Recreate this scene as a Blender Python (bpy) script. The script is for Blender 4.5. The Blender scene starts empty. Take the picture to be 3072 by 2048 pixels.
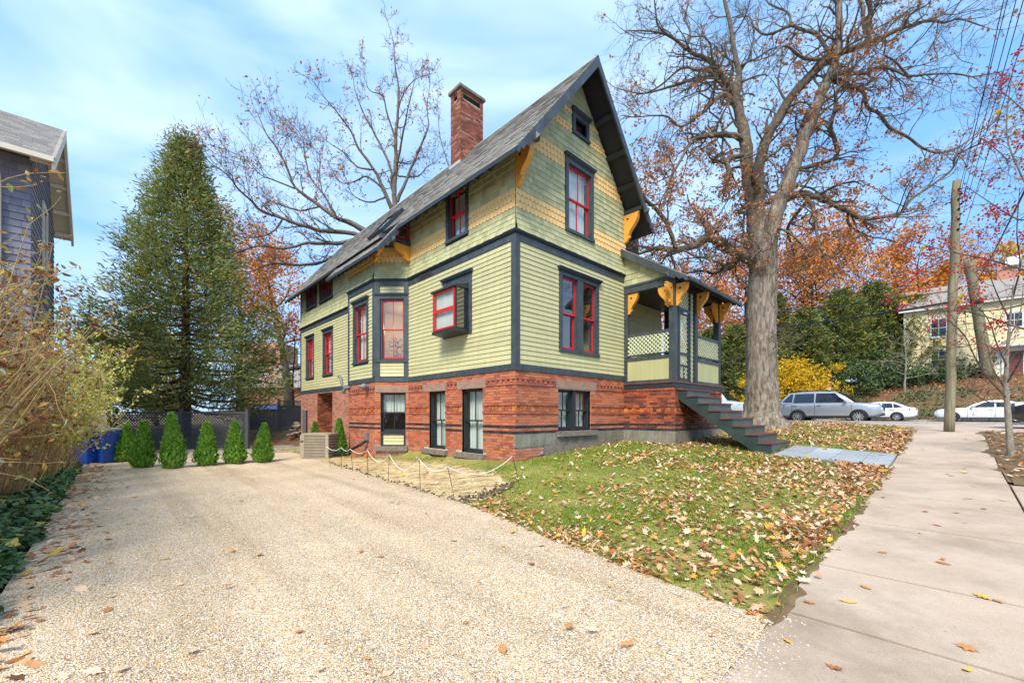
import bpy, math, random
from math import sin, cos, pi, radians, sqrt, atan2, hypot
from mathutils import Vector, Matrix, noise as mnoise
random.seed(7)
R = random.random
U = random.uniform
scene = bpy.context.scene
COL = scene.collection
# ---------------------------------------------------------------- camera, sky, sun, exposure
CAMZ = 1.45
cam_data = bpy.data.cameras.new('camera')
cam_data.sensor_width = 36.0
cam_data.lens = 36.0 * 1255.7 / 3072.0
cam_data.shift_y = 221.0 / 3072.0
cam_data.clip_start = 0.05
cam_data.clip_end = 2000.0
cam = bpy.data.objects.new('camera', cam_data)
COL.objects.link(cam)
cam.location = (0, 0, CAMZ)
cam.rotation_euler = (radians(90), 0, 0)
scene.camera = cam

SUN_ELEV, SUN_AZ = radians(48), radians(-165)      # azimuth clockwise from +Y
world = bpy.data.worlds.new('World')
scene.world = world
world.use_nodes = True
wn, wl = world.node_tree.nodes, world.node_tree.links
wn.clear()
w_out = wn.new('ShaderNodeOutputWorld')
w_bg = wn.new('ShaderNodeBackground')
w_sky = wn.new('ShaderNodeTexSky')
w_sky.sky_type = 'NISHITA'
w_sky.sun_disc = False
w_sky.sun_elevation = SUN_ELEV
w_sky.sun_rotation = SUN_AZ
w_sky.air_density = 1.1
w_sky.dust_density = 0.4
w_sky.ozone_density = 2.5
w_bg.inputs['Strength'].default_value = 0.115
w_tc = wn.new('ShaderNodeTexCoord')
w_map = wn.new('ShaderNodeMapping')
w_map.inputs['Scale'].default_value = (1.0, 1.6, 3.6)
w_map.inputs['Rotation'].default_value = (0.15, 0.25, 0.2)
w_n1 = wn.new('ShaderNodeTexNoise')
w_n1.inputs['Scale'].default_value = 1.7
w_n1.inputs['Detail'].default_value = 4
w_n1.inputs['Roughness'].default_value = 0.5
w_n1.inputs['Distortion'].default_value = 0.5
w_r1 = wn.new('ShaderNodeValToRGB')
w_r1.color_ramp.elements[0].position = 0.36
w_r1.color_ramp.elements[0].color = (0.0, 0.0, 0.0, 1)
w_r1.color_ramp.elements[1].position = 0.78
w_r1.color_ramp.elements[1].color = (0.72, 0.72, 0.72, 1)
w_mix = wn.new('ShaderNodeMix')
w_mix.data_type = 'RGBA'
w_mix.inputs['B'].default_value = (5.9, 6.9, 7.8, 1)
wl.new(w_tc.outputs['Generated'], w_map.inputs['Vector'])
wl.new(w_map.outputs['Vector'], w_n1.inputs['Vector'])
wl.new(w_n1.outputs['Fac'], w_r1.inputs['Fac'])
wl.new(w_r1.outputs['Color'], w_mix.inputs['Factor'])
w_veil = wn.new('ShaderNodeMix')           # thin high haze over the whole sky
w_veil.data_type = 'RGBA'
w_veil.inputs['Factor'].default_value = 0.72
w_veil.inputs['B'].default_value = (1.6, 3.8, 7.4, 1)
wl.new(w_sky.outputs['Color'], w_veil.inputs['A'])
wl.new(w_veil.outputs['Result'], w_mix.inputs['A'])
wl.new(w_mix.outputs['Result'], w_bg.inputs['Color'])
wl.new(w_bg.outputs['Background'], w_out.inputs['Surface'])

sun_data = bpy.data.lights.new('sun', 'SUN')
sun_data.energy = 3.1
sun_data.angle = radians(20)
sun_data.color = (1.0, 0.92, 0.77)
sun = bpy.data.objects.new('sun', sun_data)
COL.objects.link(sun)
sd = Vector((sin(SUN_AZ) * cos(SUN_ELEV), cos(SUN_AZ) * cos(SUN_ELEV), sin(SUN_ELEV)))
sun.rotation_euler = (-sd).to_track_quat('-Z', 'Y').to_euler()
sun.location = (0, 0, 40)

vs = scene.view_settings
vs.view_transform = 'Standard'
vs.look = 'None'
vs.exposure = 0.80
vs.gamma = 1.0
vs.use_curve_mapping = False
scene.cycles.use_denoising = True
scene.cycles.max_bounces = 6
scene.cycles.transparent_max_bounces = 16

# ---------------------------------------------------------------- helpers
CX, CY = 0.08, 9.57
UX, UY = -0.688, 0.7256
VX, VY = 0.7256, 0.688
HANG = atan2(VY, VX)
FPX = 1255.7
def W(q, p):                       # house grid (q along the front, p along the side) to world
    return (CX + p * UX + q * VX, CY + p * UY + q * VY)
def QP(x, y):
    dx, dy = x - CX, y - CY
    return (dx * VX + dy * VY, dx * UX + dy * UY)
def px(x, y, d):                   # a point seen at photo position (x, y), d metres out
    return Vector(((x - 1536.0) / FPX * d, d, CAMZ + (1245.0 - y) / FPX * d))
def lerp(a, b, t): return a + (b - a) * t
def interp(x, pts):
    if x <= pts[0][0]: return pts[0][1]
    for (a, va), (b, vb) in zip(pts, pts[1:]):
        if x <= b:
            return va + (vb - va) * (x - a) / (b - a)
    return pts[-1][1]
def smooth(t):
    t = max(0.0, min(1.0, t)); return t * t * (3 - 2 * t)

class MB:
    def __init__(s): s.v = []; s.f = []; s.m = []; s.mi = 0
    def add(s, vs_, fs_):
        b = len(s.v); s.v.extend(vs_)
        for f in fs_:
            s.f.append(tuple(i + b for i in f)); s.m.append(s.mi)
    def hexa(s, c):                # 8 corners: bottom ring 0-3, top ring 4-7
        s.add(c, [(3, 2, 1, 0), (4, 5, 6, 7), (0, 1, 5, 4), (1, 2, 6, 5), (2, 3, 7, 6), (3, 0, 4, 7)])
    def box(s, x0, x1, y0, y1, z0, z1):
        s.hexa([(x0, y0, z0), (x1, y0, z0), (x1, y1, z0), (x0, y1, z0), (x0, y0, z1), (x1, y0, z1), (x1, y1, z1), (x0, y1, z1)])
    def fbox(s, fr, s0, s1, z0, z1, o0, o1):
        P = fr.pt
        s.hexa([P(s0, z0, o0), P(s1, z0, o0), P(s1, z0, o1), P(s0, z0, o1), P(s0, z1, o0), P(s1, z1, o0), P(s1, z1, o1), P(s0, z1, o1)])
    def bar(s, a, b, w, h, up=(0, 0, 1)):
        a, b = Vector(a), Vector(b); d = (b - a).normalized(); up = Vector(up)
        x = d.cross(up)
        if x.length < 1e-4: x = d.cross(Vector((1, 0, 0)))
        x.normalize(); y = x.cross(d).normalized(); x = x * w / 2; y = y * h / 2
        s.hexa([tuple(v) for v in (a - x - y, a + x - y, a + x + y, a - x + y, b - x - y, b + x - y, b + x + y, b - x + y)])
    def prism(s, ring_a, ring_b, caps=True):
        n = len(ring_a); fs = [(i, (i + 1) % n, n + (i + 1) % n, n + i) for i in range(n)]
        if caps: fs += [tuple(range(n - 1, -1, -1)), tuple(range(n, 2 * n))]
        s.add(list(ring_a) + list(ring_b), fs)
    def tube(s, pts, rad, n=6, cap=True):
        k = len(pts)
        if k < 2: return
        pts = [Vector(p) for p in pts]
        vs_ = []; fs = []
        nrm = None
        for i in range(k):
            t = (pts[min(i + 1, k - 1)] - pts[max(i - 1, 0)])
            if t.length < 1e-9: t = Vector((0, 0, 1))
            t.normalize()
            if nrm is None:
                nrm = t.cross(Vector((0.31, 0.95, 0.1)))
                if nrm.length < 1e-3: nrm = t.cross(Vector((1, 0, 0)))
            nrm = nrm - t * nrm.dot(t)
            if nrm.length < 1e-6: nrm = t.orthogonal()
            nrm.normalize(); bi = t.cross(nrm)
            r = rad[i] if hasattr(rad, '__len__') else rad
            for j in range(n):
                a = 2 * pi * j / n
                q = pts[i] + nrm * (r * cos(a)) + bi * (r * sin(a))
                vs_.append((q.x, q.y, q.z))
        for i in range(k - 1):
            for j in range(n):
                fs.append((i * n + j, i * n + (j + 1) % n, (i + 1) * n + (j + 1) % n, (i + 1) * n + j))
        if cap and n > 2:
            fs.append(tuple(range(n - 1, -1, -1))); fs.append(tuple(range((k - 1) * n, k * n)))
        s.add(vs_, fs)
    def lathe(s, prof, n=16, o=(0, 0, 0), ax='z'):
        vs_ = []; fs = []; k = len(prof)
        for r, h in prof:
            for j in range(n):
                a = 2 * pi * j / n
                if ax == 'z': vs_.append((o[0] + r * cos(a), o[1] + r * sin(a), o[2] + h))
                elif ax == 'y': vs_.append((o[0] + r * cos(a), o[1] + h, o[2] + r * sin(a)))
                else: vs_.append((o[0] + h, o[1] + r * cos(a), o[2] + r * sin(a)))
        for i in range(k - 1):
            for j in range(n):
                fs.append((i * n + j, i * n + (j + 1) % n, (i + 1) * n + (j + 1) % n, (i + 1) * n + j))
        s.add(vs_, fs)
    def mesh(s, name, mats, smooth_=False):
        me = bpy.data.meshes.new(name); me.from_pydata(s.v, [], s.f)
        if not isinstance(mats, (list, tuple)): mats = [mats]
        for m in mats: me.materials.append(m)
        if len(mats) > 1: me.polygons.foreach_set('material_index', s.m)
        if smooth_: me.polygons.foreach_set('use_smooth', [True] * len(s.f))
        me.update()
        return me
    def build(s, name, mats, parent=None, smooth_=False, kind=None, label=None):
        return obj(name, s.mesh(name, mats, smooth_), parent, kind, label)

def obj(name, me, parent=None, kind=None, label=None):
    o = bpy.data.objects.new(name, me); COL.objects.link(o)
    if parent is not None: o.parent = parent
    if kind: o['kind'] = kind
    if label: o['label'] = label
    return o
def tag(o, label, cat, group=None):
    o['label'] = label; o['category'] = cat
    if group: o['group'] = group
    return o
def thing(name, label, cat, loc=(0, 0, 0), rz=0.0, group=None, parent=None):
    o = bpy.data.objects.new(name, None); COL.objects.link(o)
    o.location = loc; o.rotation_euler = (0, 0, rz); o.empty_display_size = 0.2
    if parent is not None: o.parent = parent
    if label: tag(o, label, cat, group)
    return o
def copy_tree(o, parent=None):
    c = o.copy(); COL.objects.link(c); c.parent = parent
    for ch in list(o.children): copy_tree(ch, c)
    return c

class Fr:                          # a wall: s along it, z up, o outwards
    def __init__(s, o, d, n): s.o, s.d, s.n = o, d, n
    def pt(s, a, z, out=0.0):
        return (s.o[0] + a * s.d[0] + out * s.n[0], s.o[1] + a * s.d[1] + out * s.n[1], z)

# ---------------------------------------------------------------- materials
MATS = {}
def ramp(nt, stops, fac=None, interp_='LINEAR'):
    r = nt.nodes.new('ShaderNodeValToRGB'); cr = r.color_ramp; cr.interpolation = interp_
    while len(cr.elements) > 1: cr.elements.remove(cr.elements[-1])
    cr.elements[0].position = stops[0][0]; cr.elements[0].color = tuple(stops[0][1]) + (1,)
    for p_, c_ in stops[1:]:
        e = cr.elements.new(p_); e.color = tuple(c_) + (1,)
    if fac is not None: nt.links.new(fac, r.inputs['Fac'])
    return r.outputs['Color']
def newmat(name):
    m = bpy.data.materials.new(name); m.use_nodes = True
    nt = m.node_tree; b = nt.nodes['Principled BSDF']
    return m, nt, b
def mathn(nt, op, a, b=None):
    n = nt.nodes.new('ShaderNodeMath'); n.operation = op
    for i, x in enumerate((a, b)):
        if x is None: continue
        if isinstance(x, (int, float)): n.inputs[i].default_value = x
        else: nt.links.new(x, n.inputs[i])
    return n.outputs[0]
def noise_n(nt, scale, detail=4, rough=0.55, coord='Object', stretch=None, dist=0.0):
    tc = nt.nodes.new('ShaderNodeTexCoord'); out = tc.outputs[coord]
    if stretch:
        mp = nt.nodes.new('ShaderNodeMapping'); mp.inputs['Scale'].default_value = stretch
        nt.links.new(out, mp.inputs['Vector']); out = mp.outputs['Vector']
    n = nt.nodes.new('ShaderNodeTexNoise'); n.inputs['Scale'].default_value = scale
    n.inputs['Detail'].default_value = detail; n.inputs['Roughness'].default_value = rough
    n.inputs['Distortion'].default_value = dist
    nt.links.new(out, n.inputs['Vector'])
    return n.outputs['Fac']
def rand_n(nt):                    # one random number per loose piece, joined or not
    g = nt.nodes.new('ShaderNodeNewGeometry'); oi = nt.nodes.new('ShaderNodeObjectInfo')
    return mathn(nt, 'FRACT', mathn(nt, 'ADD', g.outputs['Random Per Island'], oi.outputs['Random']))
def mixc(nt, fac, a, b, mode='MIX'):
    m = nt.nodes.new('ShaderNodeMix'); m.data_type = 'RGBA'; m.blend_type = mode
    for k, x in (('Factor', fac), ('A', a), ('B', b)):
        if isinstance(x, (int, float)): m.inputs[k].default_value = x
        elif isinstance(x, tuple): m.inputs[k].default_value = x + (1,)
        else: nt.links.new(x, m.inputs[k])
    return m.outputs['Result']
def bump(nt, b, h, strength=0.3, dist=0.01):
    n = nt.nodes.new('ShaderNodeBump'); n.inputs['Strength'].default_value = strength; n.inputs['Distance'].default_value = dist
    nt.links.new(h, n.inputs['Height']); nt.links.new(n.outputs['Normal'], b.inputs['Normal'])
def paint(name, c, rough=0.5, var=0.1, pvar=0.08, scale=3.0, bmp=0.15, bscale=40, metallic=0.0, spec=0.4, stretch=None, grime=0.0):
    m, nt, b = newmat(name)
    f = noise_n(nt, scale, 5, 0.6, stretch=stretch)
    base = ramp(nt, [(0.3, tuple(x * (1 - var) for x in c)), (0.7, tuple(min(1, x * (1 + var)) for x in c))], f)
    if pvar:
        v = ramp(nt, [(0, (1 - pvar,) * 3), (1, (1 + pvar * 0.6,) * 3)], rand_n(nt))
        base = mixc(nt, 1.0, base, v, 'MULTIPLY')
    nt.links.new(base, b.inputs['Base Color'])
    b.inputs['Roughness'].default_value = rough; b.inputs['Metallic'].default_value = metallic
    b.inputs['Specular IOR Level'].default_value = spec
    if grime:
        g1 = ramp(nt, [(0.34, (1 - grime,) * 3), (0.60, (1.03,) * 3)], noise_n(nt, 2.2, 6, 0.65, stretch=(3.5, 3.5, 0.35)))
        g2 = ramp(nt, [(0.30, (1 - grime * .7,) * 3), (0.55, (1.02,) * 3)], noise_n(nt, 9, 5, 0.7))
        gm = mixc(nt, 1.0, mixc(nt, 1.0, base, g1, 'MULTIPLY'), g2, 'MULTIPLY'); nt.links.new(gm, b.inputs['Base Color'])
    if bmp: bump(nt, b, noise_n(nt, bscale, 3, 0.6, stretch=stretch), bmp, 0.004)
    MATS[name] = m
    return m
def pieces(name, stops, rough=0.7, grain=0.18, gscale=25, bmp=0.4, bdist=0.004, spec=0.25, stretch=None, trans=0.0):
    """each loose piece takes its own colour from the ramp"""
    m, nt, b = newmat(name)
    base = ramp(nt, stops, rand_n(nt))
    f = noise_n(nt, gscale, 5, 0.65, stretch=stretch)
    v = ramp(nt, [(0.25, (1 - grain,) * 3), (0.75, (1 + grain,) * 3)], f)
    base = mixc(nt, 1.0, base, v, 'MULTIPLY')
    nt.links.new(base, b.inputs['Base Color'])
    b.inputs['Roughness'].default_value = rough; b.inputs['Specular IOR Level'].default_value = spec
    if bmp: bump(nt, b, f, bmp, bdist)
    if trans:
        tr = nt.nodes.new('ShaderNodeBsdfTranslucent'); nt.links.new(base, tr.inputs['Color'])
        mx = nt.nodes.new('ShaderNodeMixShader'); mx.inputs[0].default_value = trans
        nt.links.new(b.outputs[0], mx.inputs[1]); nt.links.new(tr.outputs[0], mx.inputs[2])
        nt.links.new(mx.outputs[0], nt.nodes['Material Output'].inputs['Surface'])
    MATS[name] = m
    return m
def glass(name, tint=(0.85, 0.9, 0.9), refl=1.0):
    m, nt, b = newmat(name)
    nt.nodes.remove(b)
    lw = nt.nodes.new('ShaderNodeLayerWeight'); lw.inputs['Blend'].default_value = 0.5
    t = nt.nodes.new('ShaderNodeBsdfTransparent'); t.inputs['Color'].default_value = tint + (1,)
    g = nt.nodes.new('ShaderNodeBsdfGlossy'); g.inputs['Roughness'].default_value = 0.01
    g.inputs['Color'].default_value = (0.95, 0.97, 1, 1)
    nz = noise_n(nt, 3.0, 2)
    bp = nt.nodes.new('ShaderNodeBump'); bp.inputs['Strength'].default_value = 0.05; bp.inputs['Distance'].default_value = 0.02
    nt.links.new(nz, bp.inputs['Height']); nt.links.new(bp.outputs['Normal'], g.inputs['Normal'])
    mx = nt.nodes.new('ShaderNodeMixShader')
    f = mathn(nt, 'MULTIPLY', mathn(nt, 'POWER', lw.outputs['Facing'], 3.0), 0.7)
    f = mathn(nt, 'ADD', f, 0.14 * refl)
    nt.links.new(f, mx.inputs[0]); nt.links.new(t.outputs[0], mx.inputs[1]); nt.links.new(g.outputs[0], mx.inputs[2])
    nt.links.new(mx.outputs[0], nt.nodes['Material Output'].inputs['Surface'])
    MATS[name] = m
    return m

M = MATS
paint('green_clap', (0.535, 0.505, 0.27), 0.55, 0.06, 0.09, 1.2, 0.12, 60, stretch=(1, 1, 6), grime=0.08)
pieces('green_shingle', [(0, (0.36, 0.355, 0.19)), (0.5, (0.435, 0.43, 0.235)), (1, (0.51, 0.50, 0.28))], 0.62, 0.10, 30, 0.35, 0.003, stretch=(3, 3, 0.5))
pieces('yellow_scallop', [(0, (0.80, 0.52, 0.20)), (1, (0.88, 0.60, 0.25))], 0.55, 0.06, 30, 0.2, 0.002)
paint('orange_trim', (0.72, 0.33, 0.05), 0.45, 0.07, 0.03, 3, 0.1)
paint('slate_trim', (0.060, 0.076, 0.086), 0.45, 0.25, 0.08, 4, 0.3, 25, grime=0.25)
paint('dark_trim', (0.026, 0.034, 0.038), 0.42, 0.2, 0.05, 4, 0.2, 25)
paint('red_sash', (0.66, 0.018, 0.026), 0.35, 0.08, 0.04, 6, 0.05)
paint('stair_green', (0.032, 0.052, 0.045), 0.45, 0.25, 0.06, 2.5, 0.2, 30)
paint('riser_green', (0.085, 0.115, 0.10), 0.5, 0.2, 0.08, 2.5, 0.2, 30)
paint('maroon_tread', (0.15, 0.055, 0.045), 0.45, 0.3, 0.15, 4, 0.3, 30)
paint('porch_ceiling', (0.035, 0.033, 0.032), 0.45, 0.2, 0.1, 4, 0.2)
paint('panel_green', (0.46, 0.45, 0.225), 0.5, 0.06, 0.05, 2, 0.15, 30, stretch=(1, 1, 0.3))
paint('lattice_green', (0.60, 0.62, 0.40), 0.5, 0.05, 0.05, 2, 0.1)
pieces('brick', [(0, (0.30, 0.10, 0.065)), (0.18, (0.40, 0.115, 0.06)), (0.45, (0.50, 0.16, 0.078)), (0.75, (0.55, 0.185, 0.09)), (0.93, (0.46, 0.175, 0.105)), (1, (0.34, 0.14, 0.11))], 0.85, 0.18, 22, 0.7, 0.006)
pieces('brick_proud', [(0, (0.27, 0.09, 0.065)), (0.5, (0.37, 0.115, 0.07)), (1, (0.46, 0.15, 0.085))], 0.85, 0.25, 25, 0.6, 0.006)
pieces('brick_pink', [(0, (0.32, 0.14, 0.10)), (0.5, (0.44, 0.20, 0.14)), (1, (0.52, 0.25, 0.18))], 0.9, 0.22, 25, 0.6, 0.006)
pieces('brick_chimney', [(0, (0.13, 0.06, 0.045)), (0.4, (0.24, 0.085, 0.055)), (0.8, (0.34, 0.115, 0.07)), (1, (0.36, 0.20, 0.15))], 0.9, 0.3, 22, 0.7, 0.006)
pieces('brick_porch', [(0, (0.10, 0.04, 0.03)), (0.35, (0.22, 0.06, 0.035)), (0.75, (0.38, 0.095, 0.042)), (1, (0.46, 0.13, 0.055))], 0.85, 0.28, 22, 0.7, 0.006)
pieces('brick_black', [(0, (0.022, 0.024, 0.028)), (1, (0.05, 0.052, 0.06))], 0.6, 0.25, 25, 0.4, 0.004)
pieces('terracotta', [(0, (0.34, 0.085, 0.02)), (0.4, (0.50, 0.15, 0.035)), (1, (0.62, 0.24, 0.06))], 0.8, 0.3, 40, 0.9, 0.012)
paint('mortar', (0.60, 0.46, 0.34), 0.95, 0.25, 0, 9, 0.6, 60)
paint('brownstone', (0.31, 0.195, 0.145), 0.9, 0.22, 0.05, 6, 0.6, 45)
paint('bluestone_wall', (0.235, 0.222, 0.175), 0.85, 0.25, 0.12, 3.0, 0.5, 30, grime=0.3)
paint('sill_stone', (0.20, 0.165, 0.135), 0.9, 0.3, 0.05, 8, 1.0, 30)
pieces('roof_shingle', [(0, (0.26, 0.24, 0.215)), (0.5, (0.33, 0.308, 0.275)), (1, (0.39, 0.365, 0.325))], 0.9, 0.14, 60, 0.6, 0.004)
paint('ridge_metal', (0.42, 0.43, 0.44), 0.4, 0.1, 0, 3, 0.1)
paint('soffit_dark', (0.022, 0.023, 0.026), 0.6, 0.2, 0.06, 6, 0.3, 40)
paint('lead', (0.09, 0.09, 0.10), 0.6, 0.3, 0, 5, 0.5, 20)
paint('interior', (0.52, 0.42, 0.30), 0.9, 0.04, 0, 2, 0)
paint('interior_floor', (0.25, 0.14, 0.07), 0.5, 0.1, 0, 2, 0)
paint('curtain', (0.80, 0.82, 0.74), 0.9, 0.05, 0.04, 2, 0.1)
paint('white_paint', (0.80, 0.79, 0.75), 0.5, 0.04, 0.03, 3, 0.08)
glass('glass')
glass('glass_dark', (0.30, 0.34, 0.34), 1.6)
paint('grey_plastic', (0.17, 0.19, 0.18), 0.5, 0.1, 0, 4, 0.05)
paint('black_rubber', (0.02, 0.02, 0.022), 0.6, 0.2, 0, 4, 0.1)
paint('rope_white', (0.85, 0.85, 0.83), 0.8, 0.05, 0, 20, 0.3, 120)
paint('wire_black', (0.012, 0.012, 0.014), 0.6, 0.1, 0, 4, 0)
# ---------------------------------------------------------------- terrain
A_Q0 = [(-6, 0.165), (0, 0.37), (4.8, 0.21), (9, 0.05), (13, 0.0)]
F_Q = [(0, 0.37), (2, 0.50), (4.6, 0.66), (8, 0.86), (11, 1.09), (14, 1.12), (19, 1.06), (38, 0.99), (41, 1.5), (46, 3.6), (52, 5.2), (70, 6.0), (200, 10)]
G_Q = [(-8, -0.03), (-3.4, 0.0), (0, 0.165), (5.4, 0.42), (8, 0.62), (12, 0.93), (16, 1.0), (20, 1.04), (38, 0.99), (41, 1.5), (46, 3.6), (52, 5.2), (70, 6.0), (200, 10)]
E_P = [(-6.2, -3.45), (-1.4, -2.6), (6.5, -2.0), (11, -1.75), (16, -1.7)]      # gravel / lawn line
def edge_q(p): return interp(p, E_P)
def zt(x, y):
    q, p = QP(x, y)
    t = max(0.0, min(1.0, (p + 6.2) / 5.6))
    if q >= 0:
        z = lerp(interp(q, G_Q), interp(q, F_Q), t)
    else:
        e = edge_q(p) + 0.05
        a = interp(p, A_Q0)
        z = a * max(0.0, (q - e) / (0 - e)) ** 1.15 if q > e else 0.0
        if p < -6: z = interp(q, G_Q)
    if p > 15:
        z += 0.75 * smooth((p - 16.5) / 6) * smooth((4 - abs(q + 4)) / 9 + 0.9)
    if q < -9: z += 0.25 * smooth((-9 - q) / 3)
    return z
def zq(q, p):
    x, y = W(q, p); return zt(x, y)

def tex_ground(name, stops, scale, detail=8, stretch=None, fine=90, bmp=0.6, rough=0.95, coord='Object', extra=None):
    m, nt, b = newmat(name)
    f = noise_n(nt, scale, detail, 0.7, coord, stretch)
    c = ramp(nt, stops, f)
    g = noise_n(nt, fine, 4, 0.7, coord)
    c = mixc(nt, 1.0, c, ramp(nt, [(0.3, (0.72,) * 3), (0.7, (1.25,) * 3)], g), 'MULTIPLY')
    if extra: c = extra(nt, c)
    nt.links.new(c, b.inputs['Base Color'])
    b.inputs['Roughness'].default_value = rough; b.inputs['Specular IOR Level'].default_value = 0.2
    bump(nt, b, g, bmp, 0.01)
    MATS[name] = m
    return m
tex_ground('soil', [(0.3, (0.10, 0.065, 0.035)), (0.6, (0.20, 0.13, 0.07)), (0.8, (0.30, 0.20, 0.10))], 1.5)
tex_ground('lawn_soil', [(0.28, (0.12, 0.135, 0.025)), (0.48, (0.22, 0.225, 0.05)), (0.62, (0.33, 0.28, 0.09)), (0.8, (0.36, 0.24, 0.12))], 0.9, fine=60)
tex_ground('straw', [(0.34, (0.10, 0.065, 0.035)), (0.42, (0.34, 0.23, 0.12)), (0.52, (0.62, 0.47, 0.26)), (0.7, (0.80, 0.64, 0.38))], 3.4, stretch=(1, 2.0, 1), fine=38)
tex_ground('asphalt', [(0.3, (0.10, 0.10, 0.105)), (0.7, (0.155, 0.152, 0.15))], 0.6, fine=150, bmp=0.3)
tex_ground('patio', [(0.3, (0.28, 0.23, 0.18)), (0.7, (0.40, 0.34, 0.27))], 1.2, fine=80)
def stain(nt, c):
    s = noise_n(nt, 0.55, 6, 0.65)
    c = mixc(nt, 1.0, c, ramp(nt, [(0.32, (0.66, 0.64, 0.61)), (0.5, (0.97, 0.96, 0.95)), (0.66, (1.06, 1.05, 1.04))], s), 'MULTIPLY')
    sp = noise_n(nt, 34, 2, 0.5)
    return mixc(nt, ramp(nt, [(0.70, (0, 0, 0)), (0.76, (0.5, 0.5, 0.5))], sp), c, (0.20, 0.155, 0.12))
tex_ground('sidewalk', [(0.3, (0.45, 0.345, 0.26)), (0.7, (0.58, 0.46, 0.36))], 1.3, fine=170, bmp=0.35, extra=stain)
paint('slab_blue', (0.36, 0.39, 0.41), 0.75, 0.10, 0.22, 3, 0.2, 40)
paint('kerb_stone', (0.42, 0.40, 0.37), 0.85, 0.2, 0.05, 3, 0.4, 50)
# gravel: voronoi pebbles
m, nt, b = newmat('gravel')
tc = nt.nodes.new('ShaderNodeTexCoord')
vor = nt.nodes.new('ShaderNodeTexVoronoi'); vor.inputs['Scale'].default_value = 105; vor.inputs['Randomness'].default_value = 1
nt.links.new(tc.outputs['Object'], vor.inputs['Vector'])
sep = nt.nodes.new('ShaderNodeSeparateColor'); nt.links.new(vor.outputs['Color'], sep.inputs['Color'])
PEB = [(0.0, (0.20, 0.185, 0.17)), (0.09, (0.36, 0.32, 0.28)), (0.2, (0.62, 0.48, 0.31)), (0.4, (0.73, 0.60, 0.44)), (0.56, (0.68, 0.40, 0.16)), (0.66, (0.77, 0.65, 0.50)), (0.85, (0.81, 0.73, 0.62)), (1.0, (0.84, 0.79, 0.71))]
c = ramp(nt, PEB, sep.outputs[0])
lf = noise_n(nt, 0.8, 6, 0.6)
c = mixc(nt, 1.0, c, ramp(nt, [(0.35, (0.92, 0.86, 0.77)), (0.65, (1.10, 1.05, 0.97))], lf), 'MULTIPLY')
rot = nt.nodes.new('ShaderNodeMapping'); rot.inputs['Rotation'].default_value = (0, 0, -HANG); rot.inputs['Scale'].default_value = (1, 1, 1)
str_ = nt.nodes.new('ShaderNodeMapping'); str_.inputs['Scale'].default_value = (2.2, 0.10, 1)
nt.links.new(tc.outputs['Object'], rot.inputs['Vector']); nt.links.new(rot.outputs['Vector'], str_.inputs['Vector'])
trk = nt.nodes.new('ShaderNodeTexNoise'); trk.inputs['Scale'].default_value = 1.0; trk.inputs['Detail'].default_value = 5; nt.links.new(str_.outputs['Vector'], trk.inputs['Vector'])
c = mixc(nt, 1.0, c, ramp(nt, [(0.36, (0.86, 0.82, 0.76)), (0.50, (1.03, 1.01, 0.98)), (0.7, (1.10, 1.08, 1.04))], trk.outputs['Fac']), 'MULTIPLY')
c = mixc(nt, 1.0, c, ramp(nt, [(0.0, (1.05,) * 3), (0.55, (0.95,) * 3), (0.95, (0.45,) * 3)], vor.outputs['Distance']), 'MULTIPLY')
nt.links.new(c, b.inputs['Base Color']); b.inputs['Roughness'].default_value = 0.8
inv = mathn(nt, 'SUBTRACT', 1.0, vor.outputs['Distance'])
bump(nt, b, inv, 0.9, 0.012)
M['gravel'] = m
pieces('pebble', PEB, 0.75, 0.1, 40, 0)

def ruled(name, mat, p0, p1, qa, qb, sp, off, kind='structure', nz=0.0, jit=0.0, fn=None):
    """a sheet laid on the terrain between two lines qa(p) .. qb(p)"""
    mb = MB(); n = max(2, int((p1 - p0) / sp) + 1)
    nq = max(2, int(max(qb(p0) - qa(p0), qb(p1) - qa(p1), qb((p0 + p1) / 2) - qa((p0 + p1) / 2)) / sp) + 1)
    vs_ = []
    for i in range(n + 1):
        p = lerp(p0, p1, i / n)
        a, b_ = qa(p), qb(p)
        if jit:
            a += jit * mnoise.noise((p * 2.3, 1.7, 0)) + jit * 0.5 * mnoise.noise((p * 9, 4.7, 0))
        for j in range(nq + 1):
            q = lerp(a, b_, j / nq); x, y = W(q, p)
            vs_.append((x, y, zt(x, y) + off + (nz * mnoise.noise((x * 1.3, y * 1.3, 0)) + nz * 0.5 * mnoise.noise((x * 4, y * 4, 3)) if nz else 0) + (fn(q, p) if fn else 0)))
    fs = [(i * (nq + 1) + j, i * (nq + 1) + j + 1, (i + 1) * (nq + 1) + j + 1, (i + 1) * (nq + 1) + j) for i in range(n) for j in range(nq)]
    mb.add(vs_, fs)
    return mb.build(name, mat, smooth_=True, kind=kind)

# ground: one sheet to the horizon
def axis(lo, hi, near, fine):
    a = [0.0]; st = fine
    while a[-1] < hi:
        if a[-1] > near: st *= 1.18
        a.append(a[-1] + st)
    b_ = [0.0]; st = fine
    while b_[-1] > lo:
        if b_[-1] < -near: st *= 1.18
        b_.append(b_[-1] - st)
    return sorted(set(a + b_))
xs = axis(-600, 600, 34, 0.8); ys = axis(-60, 700, 46, 0.8)
mb = MB()
vs_ = [(x, y, zt(x, y) - 0.07) for y in ys for x in xs]
nx = len(xs)
mb.add(vs_, [(i * nx + j, i * nx + j + 1, (i + 1) * nx + j + 1, (i + 1) * nx + j) for i in range(len(ys) - 1) for j in range(nx - 1)])
mb.build('ground', M['soil'], smooth_=True, kind='structure')

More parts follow.
